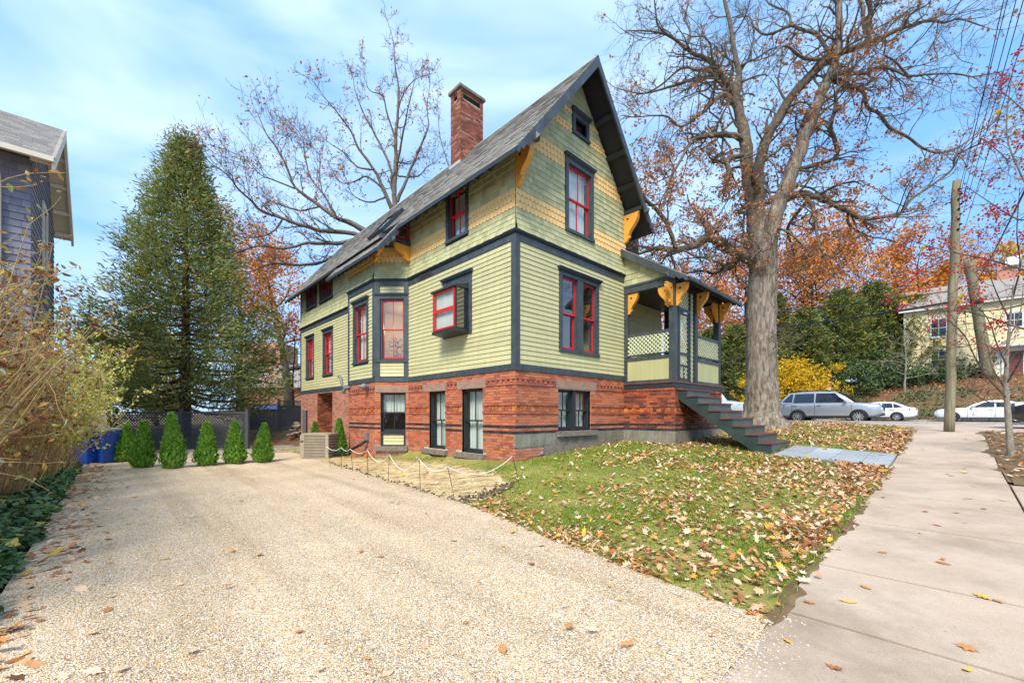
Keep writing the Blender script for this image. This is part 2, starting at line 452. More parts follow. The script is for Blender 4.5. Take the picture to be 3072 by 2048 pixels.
def ruts(q, p):
    w = 0.25 * mnoise.noise((p * .25, 3, 0)); z = 0.0
    for c0 in (-5.75, -4.25, -3.6): z += (-0.022 if c0 < -4 else -.012) * math.exp(-((q - c0 - w - .04 * p) / .14) ** 2) + 0.010 * math.exp(-((q - c0 - .26 - w - .04 * p) / .10) ** 2)
    return z * smooth((11 - p) / 3)
def lawn_end(p):                   # far edge of the lawn at the street corner
    return interp(p, [(-6.3, 11.6), (-5.6, 13.6), (-4.5, 15.8), (-3, 17.6), (-1, 18.9), (2, 19.5), (60, 19.6)])
LAWN_P0 = -5.985
ruled('lawn', M['lawn_soil'], LAWN_P0, 13, lambda p: edge_q(p) + 0.02, lambda p: lawn_end(p), 0.22, 0.012, nz=0.012, jit=0.07)
ruled('back_lawn', M['soil'], 15.4, 40, lambda p: -14, lambda p: 19, 0.8, 0.004)
ruled('gravel_drive', M['gravel'], -6.02, 10.7, lambda p: -7.3, lambda p: edge_q(p) + 0.06, 0.11, 0.03, nz=0.02, fn=ruts)
ruled('patio', M['patio'], 10.65, 15.6, lambda p: -9.5 - (p - 10.65) * 0.9, lambda p: -0.1, 0.5, 0.012)
# bare patch strewn with straw beside the drive
STRAW_R = [(-1.6, -2.3), (-1.35, -1.4), (-0.6, -1.0), (0.24, -0.85), (2.2, -0.62), (4.5, -0.9), (7.2, -1.35), (8.2, -1.7)]
ruled('straw_patch', M['straw'], -1.55, 8.2, lambda p: edge_q(p) + 0.02, lambda p: interp(p, STRAW_R) + 0.12 * mnoise.noise((p * 3, 0, 0)), 0.10, 0.026, nz=0.012, jit=0.05)
# road surfaces
ruled('side_street', M['asphalt'], -60, 80, lambda p: 20.6, lambda p: 37.4, 1.4, 0.0)
ruled('front_street', M['asphalt'], -22, -9.7, lambda p: -60, lambda p: 20.6, 1.2, -0.03)
ruled('corner_pavement', M['sidewalk'], -9.4, 1.5, lambda p: lawn_end(p) - 0.3, lambda p: 20.3, 0.4, 0.008)
ruled('planting_strip', M['soil'], -9.2, -7.55, lambda p: 3.62, lambda p: 12.6, 0.3, 0.016, nz=0.015)

sidewalk = thing('sidewalk', None, None); sidewalk['kind'] = 'structure'
def slab(parent, q0, q1, p0, p1, off, mat, g=0.013, name='slab', n=3):
    mb = MB(); vs_ = []
    for i in range(n + 1):
        for j in range(n + 1):
            q = lerp(q0 + g, q1 - g, i / n); p = lerp(p0 + g, p1 - g, j / n); x, y = W(q, p)
            vs_.append((x, y, zt(x, y) + off))
    k = n + 1
    fs = [(i * k + j, (i + 1) * k + j, (i + 1) * k + j + 1, i * k + j + 1) for i in range(n) for j in range(n)]
    b0 = len(vs_)
    ring = [i * k for i in range(n)] + [n * k + j for j in range(n)] + [i * k + n for i in range(n, 0, -1)] + [j for j in range(n, 0, -1)]
    for r_ in ring: vs_.append((vs_[r_][0], vs_[r_][1], vs_[r_][2] - 0.06))
    L = len(ring)
    fs += [(ring[i], ring[(i + 1) % L], b0 + (i + 1) % L, b0 + i) for i in range(L)]
    mb.add(vs_, fs)
    return mb.build(name, mat, parent)
QJ = [-14.1, -12.3, -10.4, -8.6, -6.8, -4.95, -3.1, -1.94, -0.1, 1.75, 3.6, 5.45, 7.3, 9.2, 11.1, 12.9]
for a, b_ in zip(QJ, QJ[1:]):
    slab(sidewalk, a, b_, -7.5, -6.0, 0.012, M['sidewalk'])
    if b_ < 4: slab(sidewalk, a, b_, -9.5, -7.5, 0.012, M['sidewalk'])
ruled('sidewalk_bed', M['soil'], -9.6, -6.0, lambda p: -15, lambda p: 13.2, 0.5, -0.022)
mb = MB()                          # turf and soil creeping over the sidewalk edge
def ragged(q0, q1, pe, sg, wmax):
    n = int((q1 - q0) / .05); vs_ = []
    for k in range(n + 1):
        q = lerp(q0, q1, k / n); w = max(0.0, .35 + .9 * mnoise.noise((q * 1.1, pe, 0)) + .6 * mnoise.noise((q * 5, pe, 2))) * wmax
        for t_, dz in ((.06, .008), (-w * .5, .021), (-w, .0135)):
            x, y = W(q, pe + sg * t_); vs_.append((x, y, zt(x, y) + dz))
    mb.add(vs_, [(3 * k + j, 3 * k + j + 1, 3 * k + j + 4, 3 * k + j + 3) for k in range(n) for j in range(2)])
ragged(-3.4, 4.5, -6.0, 1, .16); ragged(6.45, 12.4, -6.0, 1, .16); ragged(3.9, 12.6, -7.5, -1, .2)
mb.build('edge_soil', M['soil'], kind='structure')
# kerbs
for nm, q0, q1, p0, p1 in (('kerb', 20.3, 20.6, -8.5, 60), ('kerb', 37.4, 37.7, -60, 80)):
    k_ = thing(nm, None, None); k_['kind'] = 'structure'
    n = int((p1 - p0) / 2.4)
    for i in range(n):
        a, b_ = lerp(p0, p1, i / n), lerp(p0, p1, (i + 1) / n)
        mb = MB(); z = zq((q0 + q1) / 2, (a + b_) / 2)
        P4 = [W(q0, a + .01), W(q1, a + .01), W(q1, b_ - .01), W(q0, b_ - .01)]
        mb.hexa([x + (z - 0.3,) for x in P4] + [x + (z + 0.12,) for x in P4])
        mb.build('kerb_block', M['kerb_stone'], k_)
# bluestone walk from the steps to the sidewalk
walk = thing('stone_walk', None, None); walk['kind'] = 'structure'
pp = -4.0; row = 0
while pp > -6.0:
    nx_ = max(pp - 0.52, -6.0); cuts = [4.55, 5.1 + 0.35 * (row % 2), 6.0 - 0.25 * (row % 3), 6.4]
    for a, b_ in zip(cuts, cuts[1:]): slab(walk, a, b_, nx_, pp, 0.055, M['slab_blue'], 0.005, 'paving_slab', 2)
    pp = nx_; row += 1
# ---------------------------------------------------------------- the house
house = thing('victorian_house', 'green clapboard house with steep gable roof, yellow scallop bands and red brick base', 'house', (CX, CY, 0), HANG)
S2 = sqrt(0.5)
FL = Fr((0, 0), (0, 1), (-1, 0))
FF = Fr((0, 0), (1, 0), (0, -1))
F1 = Fr((0, 4.79), (-S2, S2), (-S2, -S2))
F2 = Fr((-0.76, 5.55), (0, 1), (-1, 0))
F3 = Fr((-0.76, 7.54), (S2, S2), (-S2, S2))
FB = Fr((4.66, 15.2), (-1, 0), (0, 1))
FR = Fr((4.66, 15.2), (0, -1), (1, 0))
L1 = 0.76 / S2
ZS0, ZS1 = 2.484, 2.636            # sill band
ZU0, ZU1, ZU2 = 5.462, 5.619, 5.69 # upper band, its moulding
SLOPE = 1.239; QMID = 2.33; ZR = 10.65
def zroof(q): return ZR - SLOPE * abs(q - QMID)
def ivals(s0, s1, holes, za, zb, frac=0.3):
    iv = [(s0, s1)]
    for (a, b_, c, d) in holes:
        if min(zb, d) - max(za, c) > frac * (zb - za):
            n = []
            for (x, y) in iv:
                if b_ <= x or a >= y: n.append((x, y)); continue
                if a > x: n.append((x, a))
                if b_ < y: n.append((b_, y))
            iv = n
    return [(x, y) for x, y in iv if y - x > 0.015]
def sheathing(name, fr, s0, s1, z0, z1, holes, mat, out=0.0, top=None):
    zs = sorted(set([z0, z1] + [h[2] for h in holes if z0 < h[2] < z1] + [h[3] for h in holes if z0 < h[3] < z1]))
    if top:
        e = []
        for a, b_ in zip(zs, zs[1:]):
            n = max(1, int((b_ - a) / 0.12)); e += [a + (b_ - a) * i / n for i in range(n)]
        zs = e + [zs[-1]]
    mb = MB()
    for za, zb in zip(zs, zs[1:]):
        lo = (s0, s1); hi = (s0, s1)
        if top: lo, hi = top(za), top(zb)
        for (a, b_) in ivals(lo[0], lo[1], holes, za, zb):
            a2, b2 = max(a, hi[0]), min(b_, hi[1])
            if b2 <= a2: a2 = b2 = (a2 + b2) / 2
            mb.add([fr.pt(a, za, out), fr.pt(b_, za, out), fr.pt(b2, zb, out), fr.pt(a2, zb, out)], [(0, 1, 2, 3)])
    return mb.build(name, mat, house)
def clapboards(fr, s0, s1, z0, z1, holes, parent, exp=0.115, jit=0.006):
    n = int(round((z1 - z0) / exp)); e = (z1 - z0) / n
    for i in range(n):
        za, zb = z0 + i * e, z0 + (i + 1) * e
        for (a, b_) in ivals(s0, s1, holes, za, zb):
            cuts = [a]
            if b_ - a > 3.4: cuts.append(a + (b_ - a) * U(0.3, 0.7))
            cuts.append(b_)
            for c0, c1 in zip(cuts, cuts[1:]):
                mb = MB(); P = fr.pt; j0 = U(-jit, jit) * 0.6; j1 = U(-jit, jit) * 0.6
                ra = [P(c0, za + j0, 0), P(c0, za + j0, 0.024), P(c0, zb + 0.012, 0.006), P(c0, zb + 0.012, 0)]
                rb = [P(c1, za + j1, 0), P(c1, za + j1, 0.024), P(c1, zb + 0.012, 0.006), P(c1, zb + 0.012, 0)]
                mb.prism(ra, rb); mb.build('clapboard', M['green_clap'], parent)

# ---- shingled upper walls: every shingle is a piece; the 300 nearest are objects
SH = []                            # (distance, material, verts, faces)
def flare(z): return 0.075 * max(0.0, (6.21 - z) / 0.52) ** 2
def shingle_rows(fr, lim, rows, holes, flr=True, wmin=0.10, wmax=0.20):
    """rows: (z0, z1, style); lim(z) -> (s0, s1)"""
    for (za, zb, st) in rows:
        a0, b0 = lim(za); a1, b1 = lim(zb)
        if b0 - a0 < 0.03: continue
        w_sc = 0.135
        for (a, b_) in ivals(a0, b0, holes, za, zb):
            s = a - (U(0, 0.1) if st == 's' else 0.07 * (int(za * 100) % 2))
            while s < b_ - 0.004:
                w = U(wmin, wmax) if st == 's' else w_sc
                x0, x1 = max(s, a) + 0.002, min(s + w, b_) - 0.002
                s += w
                if x1 - x0 < 0.02: continue
                t0, t1 = max(x0, a1), min(x1, b1)
                if t1 < t0: t0 = t1 = min(max((t0 + t1) / 2, x0), x1)
                zt_ = zb + 0.015
                f0 = flare(za) if flr else 0; f1 = flare(zb) if flr else 0
                P = fr.pt; o = 0.018; jz = U(-0.006, 0.006)
                if st == 's':
                    v = [P(x0, za + jz, f0 + 0.001), P(x1, za + jz, f0 + 0.001), P(x1, za + jz, f0 + o), P(x0, za + jz, f0 + o), P(t1, zt_, f1 + 0.004), P(t0, zt_, f1 + 0.004)]
                    f = [(3, 2, 4, 5), (0, 1, 2, 3), (1, 4, 2), (0, 3, 5)]
                else:
                    m_ = (x0 + x1) / 2; r = (x1 - x0) / 2; dz = 0.062
                    arc = [(m_ + r * c_, za + dz * (1 - h_)) for c_, h_ in ((-1, 0), (-0.88, 0.5), (-0.5, 0.87), (0, 1), (0.5, 0.87), (0.88, 0.5), (1, 0))]
                    fr_ = [P(x, z, f0 + o) for x, z in arc]; bk = [P(x, z, f0 + 0.001) for x, z in arc]
                    v = fr_ + bk + [P(t1, zt_, f1 + 0.004), P(t0, zt_, f1 + 0.004)]
                    f = [tuple(range(7)) + (14, 15)] + [(i, 7 + i, 8 + i, 1 + i) for i in range(6)]
                c = v[0]; wx, wy = W(c[0], c[1])
                SH.append((hypot(wx, wy) + 0.4 * abs(c[2] - 5.7), 'green_shingle' if st == 's' else 'yellow_scallop', v, f))
def rows(z0, z1, n, st): return [(z0 + (z1 - z0) * i / n, z0 + (z1 - z0) * (i + 1) / n, st) for i in range(n)]

# ---- windows
def window(fr, s0, s1, z0, z1, cw=0.12, crown=True, sash='red_sash', case='slate_trim', lights=(2, 1, 2, 1), hung=True, recess=0.0, curtain=None, sill=True, name='window', head=True, casing=True, cwb=None, gl='glass'):
    mb = MB(); B = lambda a, b_, c, d, e, f: mb.fbox(fr, a, b_, c, d, e, f)
    r = -recess
    if casing:
        B(s0 - cw, s0, z0, z1, -0.02, 0.038); B(s1, s1 + cw, z0, z1, -0.02, 0.038)
        if head: B(s0 - cw, s1 + cw, z1, z1 + cw, -0.02, 0.040)
        if crown:
            B(s0 - cw - 0.02, s1 + cw + 0.02, z1 + cw, z1 + cw + 0.03, -0.02, 0.06)
            B(s0 - cw - 0.045, s1 + cw + 0.045, z1 + cw + 0.03, z1 + cw + 0.065, -0.02, 0.095)
            B(s0 - cw - 0.055, s1 + cw + 0.055, z1 + cw + 0.065, z1 + cw + 0.09, -0.02, 0.115)
    d = r - 0.17
    B(s0 - 0.001, s0 + 0.022, z0, z1, d, r - 0.001); B(s1 - 0.022, s1 + 0.001, z0, z1, d, r - 0.001)
    B(s0 + 0.022, s1 - 0.022, z1 - 0.022, z1 + 0.001, d, r - 0.001); B(s0 + 0.022, s1 - 0.022, z0 - 0.001, z0 + 0.022, d, r - 0.001)
    w = mb.build(name, M[case], house)
    if sill:
        mb = MB(); c2 = cw if casing else 0.0
        mb.fbox(fr, s0 - c2 - 0.02, s1 + c2 + 0.02, z0 - (cwb or 0.075), z0 - 0.001, -0.02, 0.065)
        mb.build('sill', M[case], w)
    a, b_ = s0 + 0.022, s1 - 0.022; zm = (z0 + z1) / 2
    spec = []
    if hung: spec = [(zm - 0.02, z1 - 0.022, r - 0.075, r - 0.04, lights[0], lights[1]), (z0 + 0.022, zm + 0.02, r - 0.118, r - 0.080, lights[2], lights[3])]
    else: spec = [(z0 + 0.022, z1 - 0.022, r - 0.09, r - 0.05, lights[0], lights[1])]
    for i, (c, e, o0, o1, nx_, ny_) in enumerate(spec):
        sw_ = 0.034; bw = 0.062 if (i == 1 or not hung) else 0.036
        mb = MB()
        mb.fbox(fr, a, a + sw_, c, e, o0, o1); mb.fbox(fr, b_ - sw_, b_, c, e, o0, o1)
        mb.fbox(fr, a + sw_, b_ - sw_, e - 0.036, e, o0, o1); mb.fbox(fr, a + sw_, b_ - sw_, c, c + bw, o0, o1)
        mb.build('sash', M[sash], w)
        x0, x1, y0, y1 = a + sw_, b_ - sw_, c + bw, e - 0.036
        for k in range(1, nx_):
            x = lerp(x0, x1, k / nx_); mb = MB(); mb.fbox(fr, x - 0.009, x + 0.009, y0, y1, o0 + 0.006, o1 - 0.002); mb.build('muntin', M[sash], w)
        for k in range(1, ny_):
            y = lerp(y0, y1, k / ny_); mb = MB(); mb.fbox(fr, x0, x1, y - 0.009, y + 0.009, o0 + 0.005, o1 - 0.003); mb.build('muntin', M[sash], w)
        om = (o0 + o1) / 2
        for kx in range(nx_):
            for ky in range(ny_):
                mb = MB(); P = fr.pt
                xa, xb = lerp(x0, x1, kx / nx_), lerp(x0, x1, (kx + 1) / nx_); ya, yb = lerp(y0, y1, ky / ny_), lerp(y0, y1, (ky + 1) / ny_)
                t_ = U(-0.0025, 0.0025)
                mb.add([P(xa, ya, om - t_), P(xb, ya, om + t_), P(xb, yb, om + t_), P(xa, yb, om - t_)], [(0, 1, 2, 3)])
                mb.build('pane', M[gl], w)
    if curtain:
        mb = MB(); n = 40; vs_ = []
        za, zb = z0 + (z1 - z0) * curtain[0], z0 + (z1 - z0) * curtain[1]
        for i in range(n + 1):
            t = i / n; s = lerp(a, b_, t); o = d - 0.03 + 0.014 * sin(t * 46) + 0.008 * sin(t * 17 + 1)
            vs_ += [fr.pt(s, za, o), fr.pt(s, zb, o)]
        mb.add(vs_, [(2 * i, 2 * i + 2, 2 * i + 3, 2 * i + 1) for i in range(n)])
        mb.build('curtain', M['curtain'], w)
    return w

# ---- openings
H_FRONT = [(1.64, 2.26, 3.15, 5.03), (2.50, 3.12, 3.15, 5.03), (1.89, 2.86, 6.29, 8.0), (2.18, 2.66, 8.93, 9.3)]
H_FRONT_B = [(1.51, 2.88, 1.04, 2.11)]
H_LEFT = [(1.70, 2.75, 3.62, 5.02), (1.86, 2.62, 6.22, 7.46), (13.42, 14.28, 3.22, 4.98), (11.12, 12.05, 3.22, 4.98), (13.03, 14.28, 6.50, 7.42), (11.15, 12.5, 6.50, 7.42)]
H_LEFT_B = [(2.80, 3.64, 0.5, 2.13), (1.17, 2.05, 0.48, 2.13), (11.1, 12.93, -0.5, 2.42)]
gab = lambda z: (max(0.0, QMID - (ZR - 0.22 - z) / SLOPE), min(4.66, QMID + (ZR - 0.22 - z) / SLOPE)) if z > 7.3 else (0.0, 4.66)
sheathing('wall_sheathing', FF, 0, 4.66, ZS0, 10.4, H_FRONT, M['dark_trim'], top=gab)
LTOP = zroof(0) - 0.14
sheathing('wall_sheathing', FL, 0, 4.79, ZS0, LTOP, H_LEFT, M['dark_trim'])
sheathing('wall_sheathing', FL, 8.30, 15.2, ZS0, LTOP, H_LEFT, M['dark_trim'])
sheathing('wall_sheathing', F1, 0, L1, ZS0, 6.62, [(0.15, 0.86, 3.19, 5.06)], M['dark_trim'])
sheathing('wall_sheathing', F2, 0, 1.99, ZS0, 6.68, [(0.52, 1.46, 3.22, 5.05)], M['dark_trim'])
sheathing('wall_sheathing', F3, 0, L1, ZS0, 6.68, [], M['dark_trim'])
sheathing('wall_sheathing', FB, 0, 4.66, 0, 10.4, [], M['green_clap'], top=gab)
sheathing('wall_sheathing', FR, 0, 15.2, 0, LTOP, [], M['green_clap'])
# rooms behind the glass
mb = MB()
for z in (2.42, 5.55): mb.box(0.16, 4.5, 0.16, 15.0, z - 0.05, z)
mb.build('floor_slab', M['interior_floor'], house)
mb = MB()
mb.box(0.2, 4.5, 0.2, 15.0, 5.36, 5.40); mb.box(3.6, 3.66, 0.2, 15.0, 0.1, 9.0); mb.box(0.16, 3.6, 4.3, 4.36, 2.42, 7.6)
mb.box(0.16, 3.6, 9.3, 9.36, 0.1, 7.6); mb.box(0.9, 3.6, 8.2, 8.26, 0.1, 7.6)
mb.build('interior_wall', M['interior'], house)

# ---- clapboards of the first floor
CAS = lambda h, c=0.12: (h[0] - c, h[1] + c, h[2] - 0.07, h[3] + c + 0.05)
siding = thing('siding', None, None, parent=house)
dbl = (1.51, 3.25, 3.08, 5.19)
clapboards(FF, 0.115, 4.56, ZS1, ZU0, [dbl], siding)
clapboards(FL, 0.115, 4.79, ZS1, ZU0, [(1.58, 2.87, 3.55, 5.19)], siding)
clapboards(FL, 8.32, 15.1, ZS1, ZU0, [CAS(H_LEFT[2]), CAS(H_LEFT[3])], siding)
clapboards(F1, 0.15, 0.90, 2.66, 3.10, [], siding); clapboards(F1, 0.15, 0.90, 5.25, 5.462, [], siding)
clapboards(F2, 0.10, 1.89, ZS1, ZU0, [CAS((0.52, 1.46, 3.22, 5.05))], siding)
# ---- shingles
lim_f = gab
R_GABLE = rows(5.69, 6.21, 4, 's') + rows(6.21, 6.66, 3, 'c') + rows(6.66, 7.79, 8, 's') + rows(7.79, 8.22, 3, 'c') + rows(8.22, 8.83, 4, 's') + rows(8.83, 9.05, 2, 'c') + rows(9.05, 9.32, 2, 's') + rows(9.32, 9.45, 1, 'c') + rows(9.45, 10.3, 6, 's')
gwin = (1.76, 2.99, 6.20, 8.22); awin = (2.05, 2.79, 8.83, 9.50)
shingle_rows(FF, lim_f, R_GABLE, [gwin, awin])
R_LEFT = rows(5.69, 6.21, 4, 's') + rows(6.21, 6.66, 3, 'c') + rows(6.66, LTOP, 6, 's')
shingle_rows(FL, lambda z: (-flare(z), 4.80), R_LEFT, [(1.74, 2.74, 6.13, 7.7)])
shingle_rows(F1, lambda z: (0, L1), rows(5.69, 6.21, 4, 's') + rows(6.21, 6.66, 3, 'c'), [])
shingle_rows(F2, lambda z: (0, 1.99), rows(5.69, 6.21, 4, 's') + rows(6.21, 6.66, 3, 'c'), [])
shingle_rows(FL, lambda z: (8.30, 15.2), rows(5.69, LTOP, 12, 's'), [(12.92, 14.40, 6.42, 7.7), (11.03, 12.62, 6.42, 7.7)])
SH.sort(key=lambda t: t[0])
shp = thing('shingled_wall', None, None, parent=house)
for d_, mat, v, f in SH[:300]:
    mb = MB(); mb.add(v, f); mb.build('shingle', M[mat], shp)
for mat in ('green_shingle', 'yellow_scallop'):
    mb = MB()
    for d_, m_, v, f in SH[300:]:
        if m_ == mat: mb.add(v, f)
    mb.build('shingle_field', M[mat], shp, kind='stuff')

# ---- trim boards
def trim(name, mat, boxes):
    mb = MB()
    for (fr, a, b_, c, d, o0, o1) in boxes: mb.fbox(fr, a, b_, c, d, o0, o1)
    return mb.build(name, M[mat], house)
for fr, a, b_ in ((FF, 0.0, 4.60), (FL, -0.03, 4.79), (FL, 8.30, 15.23), (F1, 0, L1), (F2, -0.01, 2.0)):
    trim('sill_band', 'slate_trim', [(fr, a, b_, ZS0, ZS1, -0.02, 0.032)])
    trim('belt_board', 'slate_trim', [(fr, a, b_, ZU0, ZU1, -0.02, 0.032)])
    trim('belt_moulding', 'dark_trim', [(fr, a - 0.04, b_ + 0.01, ZU1, ZU1 + 0.022, -0.02, 0.05), (fr, a - 0.06, b_ + 0.015, ZU1 + 0.022, ZU1 + 0.05, -0.02, 0.075), (fr, a - 0.07, b_ + 0.02, ZU1 + 0.05, ZU2 - 0.004, -0.02, 0.088)])
trim('corner_board', 'slate_trim', [(FF, 0.0, 0.115, ZS1, ZU0, -0.02, 0.034), (FL, -0.034, 0.115, ZS1, ZU0, -0.02, 0.034)])
trim('corner_board', 'slate_trim', [(FF, 4.56, 4.66, ZS1, ZU0, -0.02, 0.034)])
trim('corner_board', 'slate_trim', [(FL, 15.1, 15.22, ZS1, ZU0, -0.02, 0.034)])
trim('corner_board', 'slate_trim', [(FL, 15.12, 15.22, ZU2, LTOP, -0.02, 0.03)])
trim('corner_board', 'slate_trim', [(F1, 0, 0.15, ZS1, ZU0, -0.02, 0.034), (F1, 0.90, L1 + 0.012, ZS1, ZU0, -0.02, 0.034), (F2, -0.012, 0.10, ZS1, ZU0, -0.02, 0.034)])
trim('corner_board', 'slate_trim', [(F2, 1.89, 1.99, ZS1, ZU0, -0.02, 0.034)])
trim('bay_rail', 'dark_trim', [(F1, 0, L1, 5.20, 5.25, -0.02, 0.07), (F1, 0, L1, 5.16, 5.2, -0.02, 0.05)])
trim('bay_rail', 'slate_trim', [(F1, 0.15, 0.9, 5.07, 5.16, -0.02, 0.036)])
trim('bay_sill', 'slate_trim', [(F1, 0.03, 1.05, 3.10, 3.165, -0.02, 0.06)])
mb = MB(); mb.fbox(FL, 3.44, 4.10, 5.475, 5.60, 0.0, 0.045); v_ = mb.build('vent', M['slate_trim'], house)
mb = MB(); mb.fbox(FL, 3.48, 4.06, 5.495, 5.58, 0.04, 0.048); mb.build('louvre', M['soffit_dark'], v_)

# ---- windows
window(FF, 1.64, 2.26, 3.15, 5.03, 0.11, False, lights=(1, 1, 1, 1), head=False, sill=False)
window(FF, 2.50, 3.12, 3.15, 5.03, 0.11, False, lights=(1, 1, 1, 1), head=False, sill=False)
trim('window_casing', 'slate_trim', [(FF, 2.371, 2.389, 3.15, 5.03, -0.02, 0.037), (FF, 1.51, 3.25, 5.031, 5.12, -0.02, 0.042), (FF, 1.51, 3.25, 3.07, 3.149, -0.02, 0.06)])
trim('window_crown', 'dark_trim', [(FF, 1.49, 3.27, 5.121, 5.15, -0.02, 0.065), (FF, 1.46, 3.30, 5.15, 5.19, -0.02, 0.10), (FF, 1.45, 3.31, 5.19, 5.215, -0.02, 0.12)])
window(FF, 1.89, 2.86, 6.29, 8.0, 0.12, curtain=(0.02, 0.98))
window(FF, 2.18, 2.66, 8.93, 9.3, 0.115, hung=False, lights=(1, 1), recess=0.13)
window(FL, 1.86, 2.62, 6.22, 7.46, 0.115, False, curtain=(0.0, 0.98))
window(FL, 13.42, 14.28, 3.22, 4.98, 0.115, lights=(3, 2, 3, 2), curtain=(0.02, 0.98))
window(FL, 11.12, 12.05, 3.22, 4.98, 0.115, lights=(3, 2, 3, 2), curtain=(0.02, 0.98))
for a in (11.15, 13.03):
    wd = 1.35 if a < 12 else 1.25
    window(FL, a, a + wd / 2 - 0.04, 6.5, 7.42, 0.1, False, lights=(1, 1, 1, 1)); window(FL, a + wd / 2 + 0.04, a + wd, 6.5, 7.42, 0.1, False, lights=(1, 1, 1, 1))
w_bay = window(F1, 0.15, 0.86, 3.19, 5.06, 0.0, False, casing=False, sill=False)
window(F2, 0.52, 1.46, 3.22, 5.05, 0.115, curtain=(0.02, 0.98))
# basement windows
window(FL, 1.17, 2.05, 0.50, 2.12, 0.0, False, sash='dark_trim', case='dark_trim', casing=False, sill=False, recess=0.07, curtain=(0, 1))
window(FL, 2.80, 3.64, 0.50, 2.12, 0.0, False, sash='dark_trim', case='dark_trim', casing=False, sill=False, recess=0.07, curtain=(0, 1))
window(FF, 1.51, 2.145, 1.06, 2.10, 0.0, False, sash='dark_trim', case='dark_trim', casing=False, sill=False, recess=0.07, curtain=(0, 1))
wB = window(FF, 2.245, 2.88, 1.06, 2.10, 0.0, False, sash='dark_trim', case='dark_trim', casing=False, sill=False, recess=0.07, curtain=(0, 1))
trim('mullion', 'dark_trim', [(FF, 2.146, 2.244, 1.04, 2.11, -0.2, -0.02)])
window(F1, 0.10, 0.89, 0.92, 2.15, 0.0, False, sash='dark_trim', case='dark_trim', casing=False, sill=False, recess=0.06, curtain=(0.5, 1))
trim('window_panel', 'dark_trim', [(F1, 0.10, 0.89, 0.86, 0.919, -0.12, -0.01), (F1, 0.10, 0.17, 0.48, 0.86, -0.12, -0.03), (F1, 0.82, 0.89, 0.48, 0.86, -0.12, -0.03), (F1, 0.17, 0.82, 0.48, 0.53, -0.12, -0.031)])
clapboards(Fr((F1.o[0] + 0.07 * S2, F1.o[1] + 0.07 * S2), F1.d, F1.n), 0.17, 0.82, 0.53, 0.86, [], siding)
# paper with a letter B behind the right basement pane
mb = MB(); mb.fbox(FF, 2.50, 2.66, 1.14, 1.42, -0.186, -0.184); pap = mb.build('paper_notice', M['white_paint'], wB)
mb = MB()
for (a, b_, c, d) in ((2.545, 2.56, 1.20, 1.36), (2.56, 2.605, 1.345, 1.36), (2.56, 2.605, 1.275, 1.29), (2.56, 2.61, 1.20, 1.215), (2.602, 2.615, 1.29, 1.345), (2.608, 2.622, 1.212, 1.276)):
    mb.fbox(FF, a, b_, c, d, -0.184, -0.183)
mb.build('letter', M['dark_trim'], wB)

# ---- box window standing out from the side wall
bt = 0.43
mb = MB()
mb.fbox(FL, 1.58, 1.70, 3.55, 5.02, -0.02, 0.038); mb.fbox(FL, 2.75, 2.87, 3.55, 5.02, -0.02, 0.038)
mb.fbox(FL, 1.58, 2.87, 5.021, 5.12, -0.02, 0.04); mb.fbox(FL, 1.54, 2.91, 5.121, 5.16, -0.02, 0.09); mb.fbox(FL, 1.53, 2.92, 5.16, 5.19, -0.02, 0.115)
mb.fbox(FL, 1.70, 2.75, 4.78, 5.02, 0.0, 0.05)
bw = mb.build('box_window', M['slate_trim'], house)
mb = MB(); P = FL.pt
mb.hexa([P(1.72, 3.56, 0.0), P(2.78, 3.56, 0.0), P(2.78, 3.60, bt + 0.02), P(1.72, 3.60, bt + 0.02), P(1.72, 3.68, 0.0), P(2.78, 3.68, 0.0), P(2.78, 3.68, bt + 0.02), P(1.72, 3.68, bt + 0.02)])
mb.build('shelf', M['dark_trim'], bw)
mb = MB(); mb.hexa([P(1.70, 4.70, 0), P(2.80, 4.70, 0), P(2.80, 4.70, bt + 0.05), P(1.70, 4.70, bt + 0.05), P(1.70, 4.86, 0), P(2.80, 4.86, 0), P(2.80, 4.74, bt + 0.05), P(1.70, 4.74, bt + 0.05)])
mb.build('hood', M['dark_trim'], bw)
mb = MB()
for s in (1.745, 2.735): mb.fbox(FL, s - 0.025, s + 0.025, 3.68, 4.70, 0.0, 0.045); 
for s in (1.74, 2.745): mb.fbox(FL, s - 0.02, s + 0.02, 3.68, 4.70, bt - 0.04, bt - 0.001)
mb.build('side_frame', M['dark_trim'], bw)
for i, (c, e) in enumerate(((4.19, 4.69), (3.69, 4.19))):
    mb = MB(); a, b_ = 1.765, 2.725
    for (x0, x1, y0, y1) in ((a, a + .045, c, e), (b_ - .045, b_, c, e), (a + .045, b_ - .045, e - .035, e), (a + .045, b_ - .045, c, c + .04)): mb.fbox(FL, x0, x1, y0, y1, bt - 0.03, bt + 0.012)
    mb.build('sash', M['red_sash'], bw)
    mb = MB(); mb.add([P(a + .045, c + .04, bt - .01), P(b_ - .045, c + .04, bt - .01), P(b_ - .045, e - .035, bt - .008), P(a + .045, e - .035, bt - .008)], [(0, 1, 2, 3)]); mb.build('pane', M['glass'], bw)
for s in (1.74, 2.745):
    mb = MB(); mb.add([P(s, 3.69, 0.05), P(s, 3.69, bt - 0.045), P(s, 4.69, bt - 0.045), P(s, 4.69, 0.05)], [(0, 1, 2, 3)]); mb.build('pane', M['glass_dark'], bw)
mb = MB(); mb.fbox(FL, 1.80, 2.70, 3.72, 4.68, 0.35, 0.356); mb.build('blind', M['curtain'], bw)

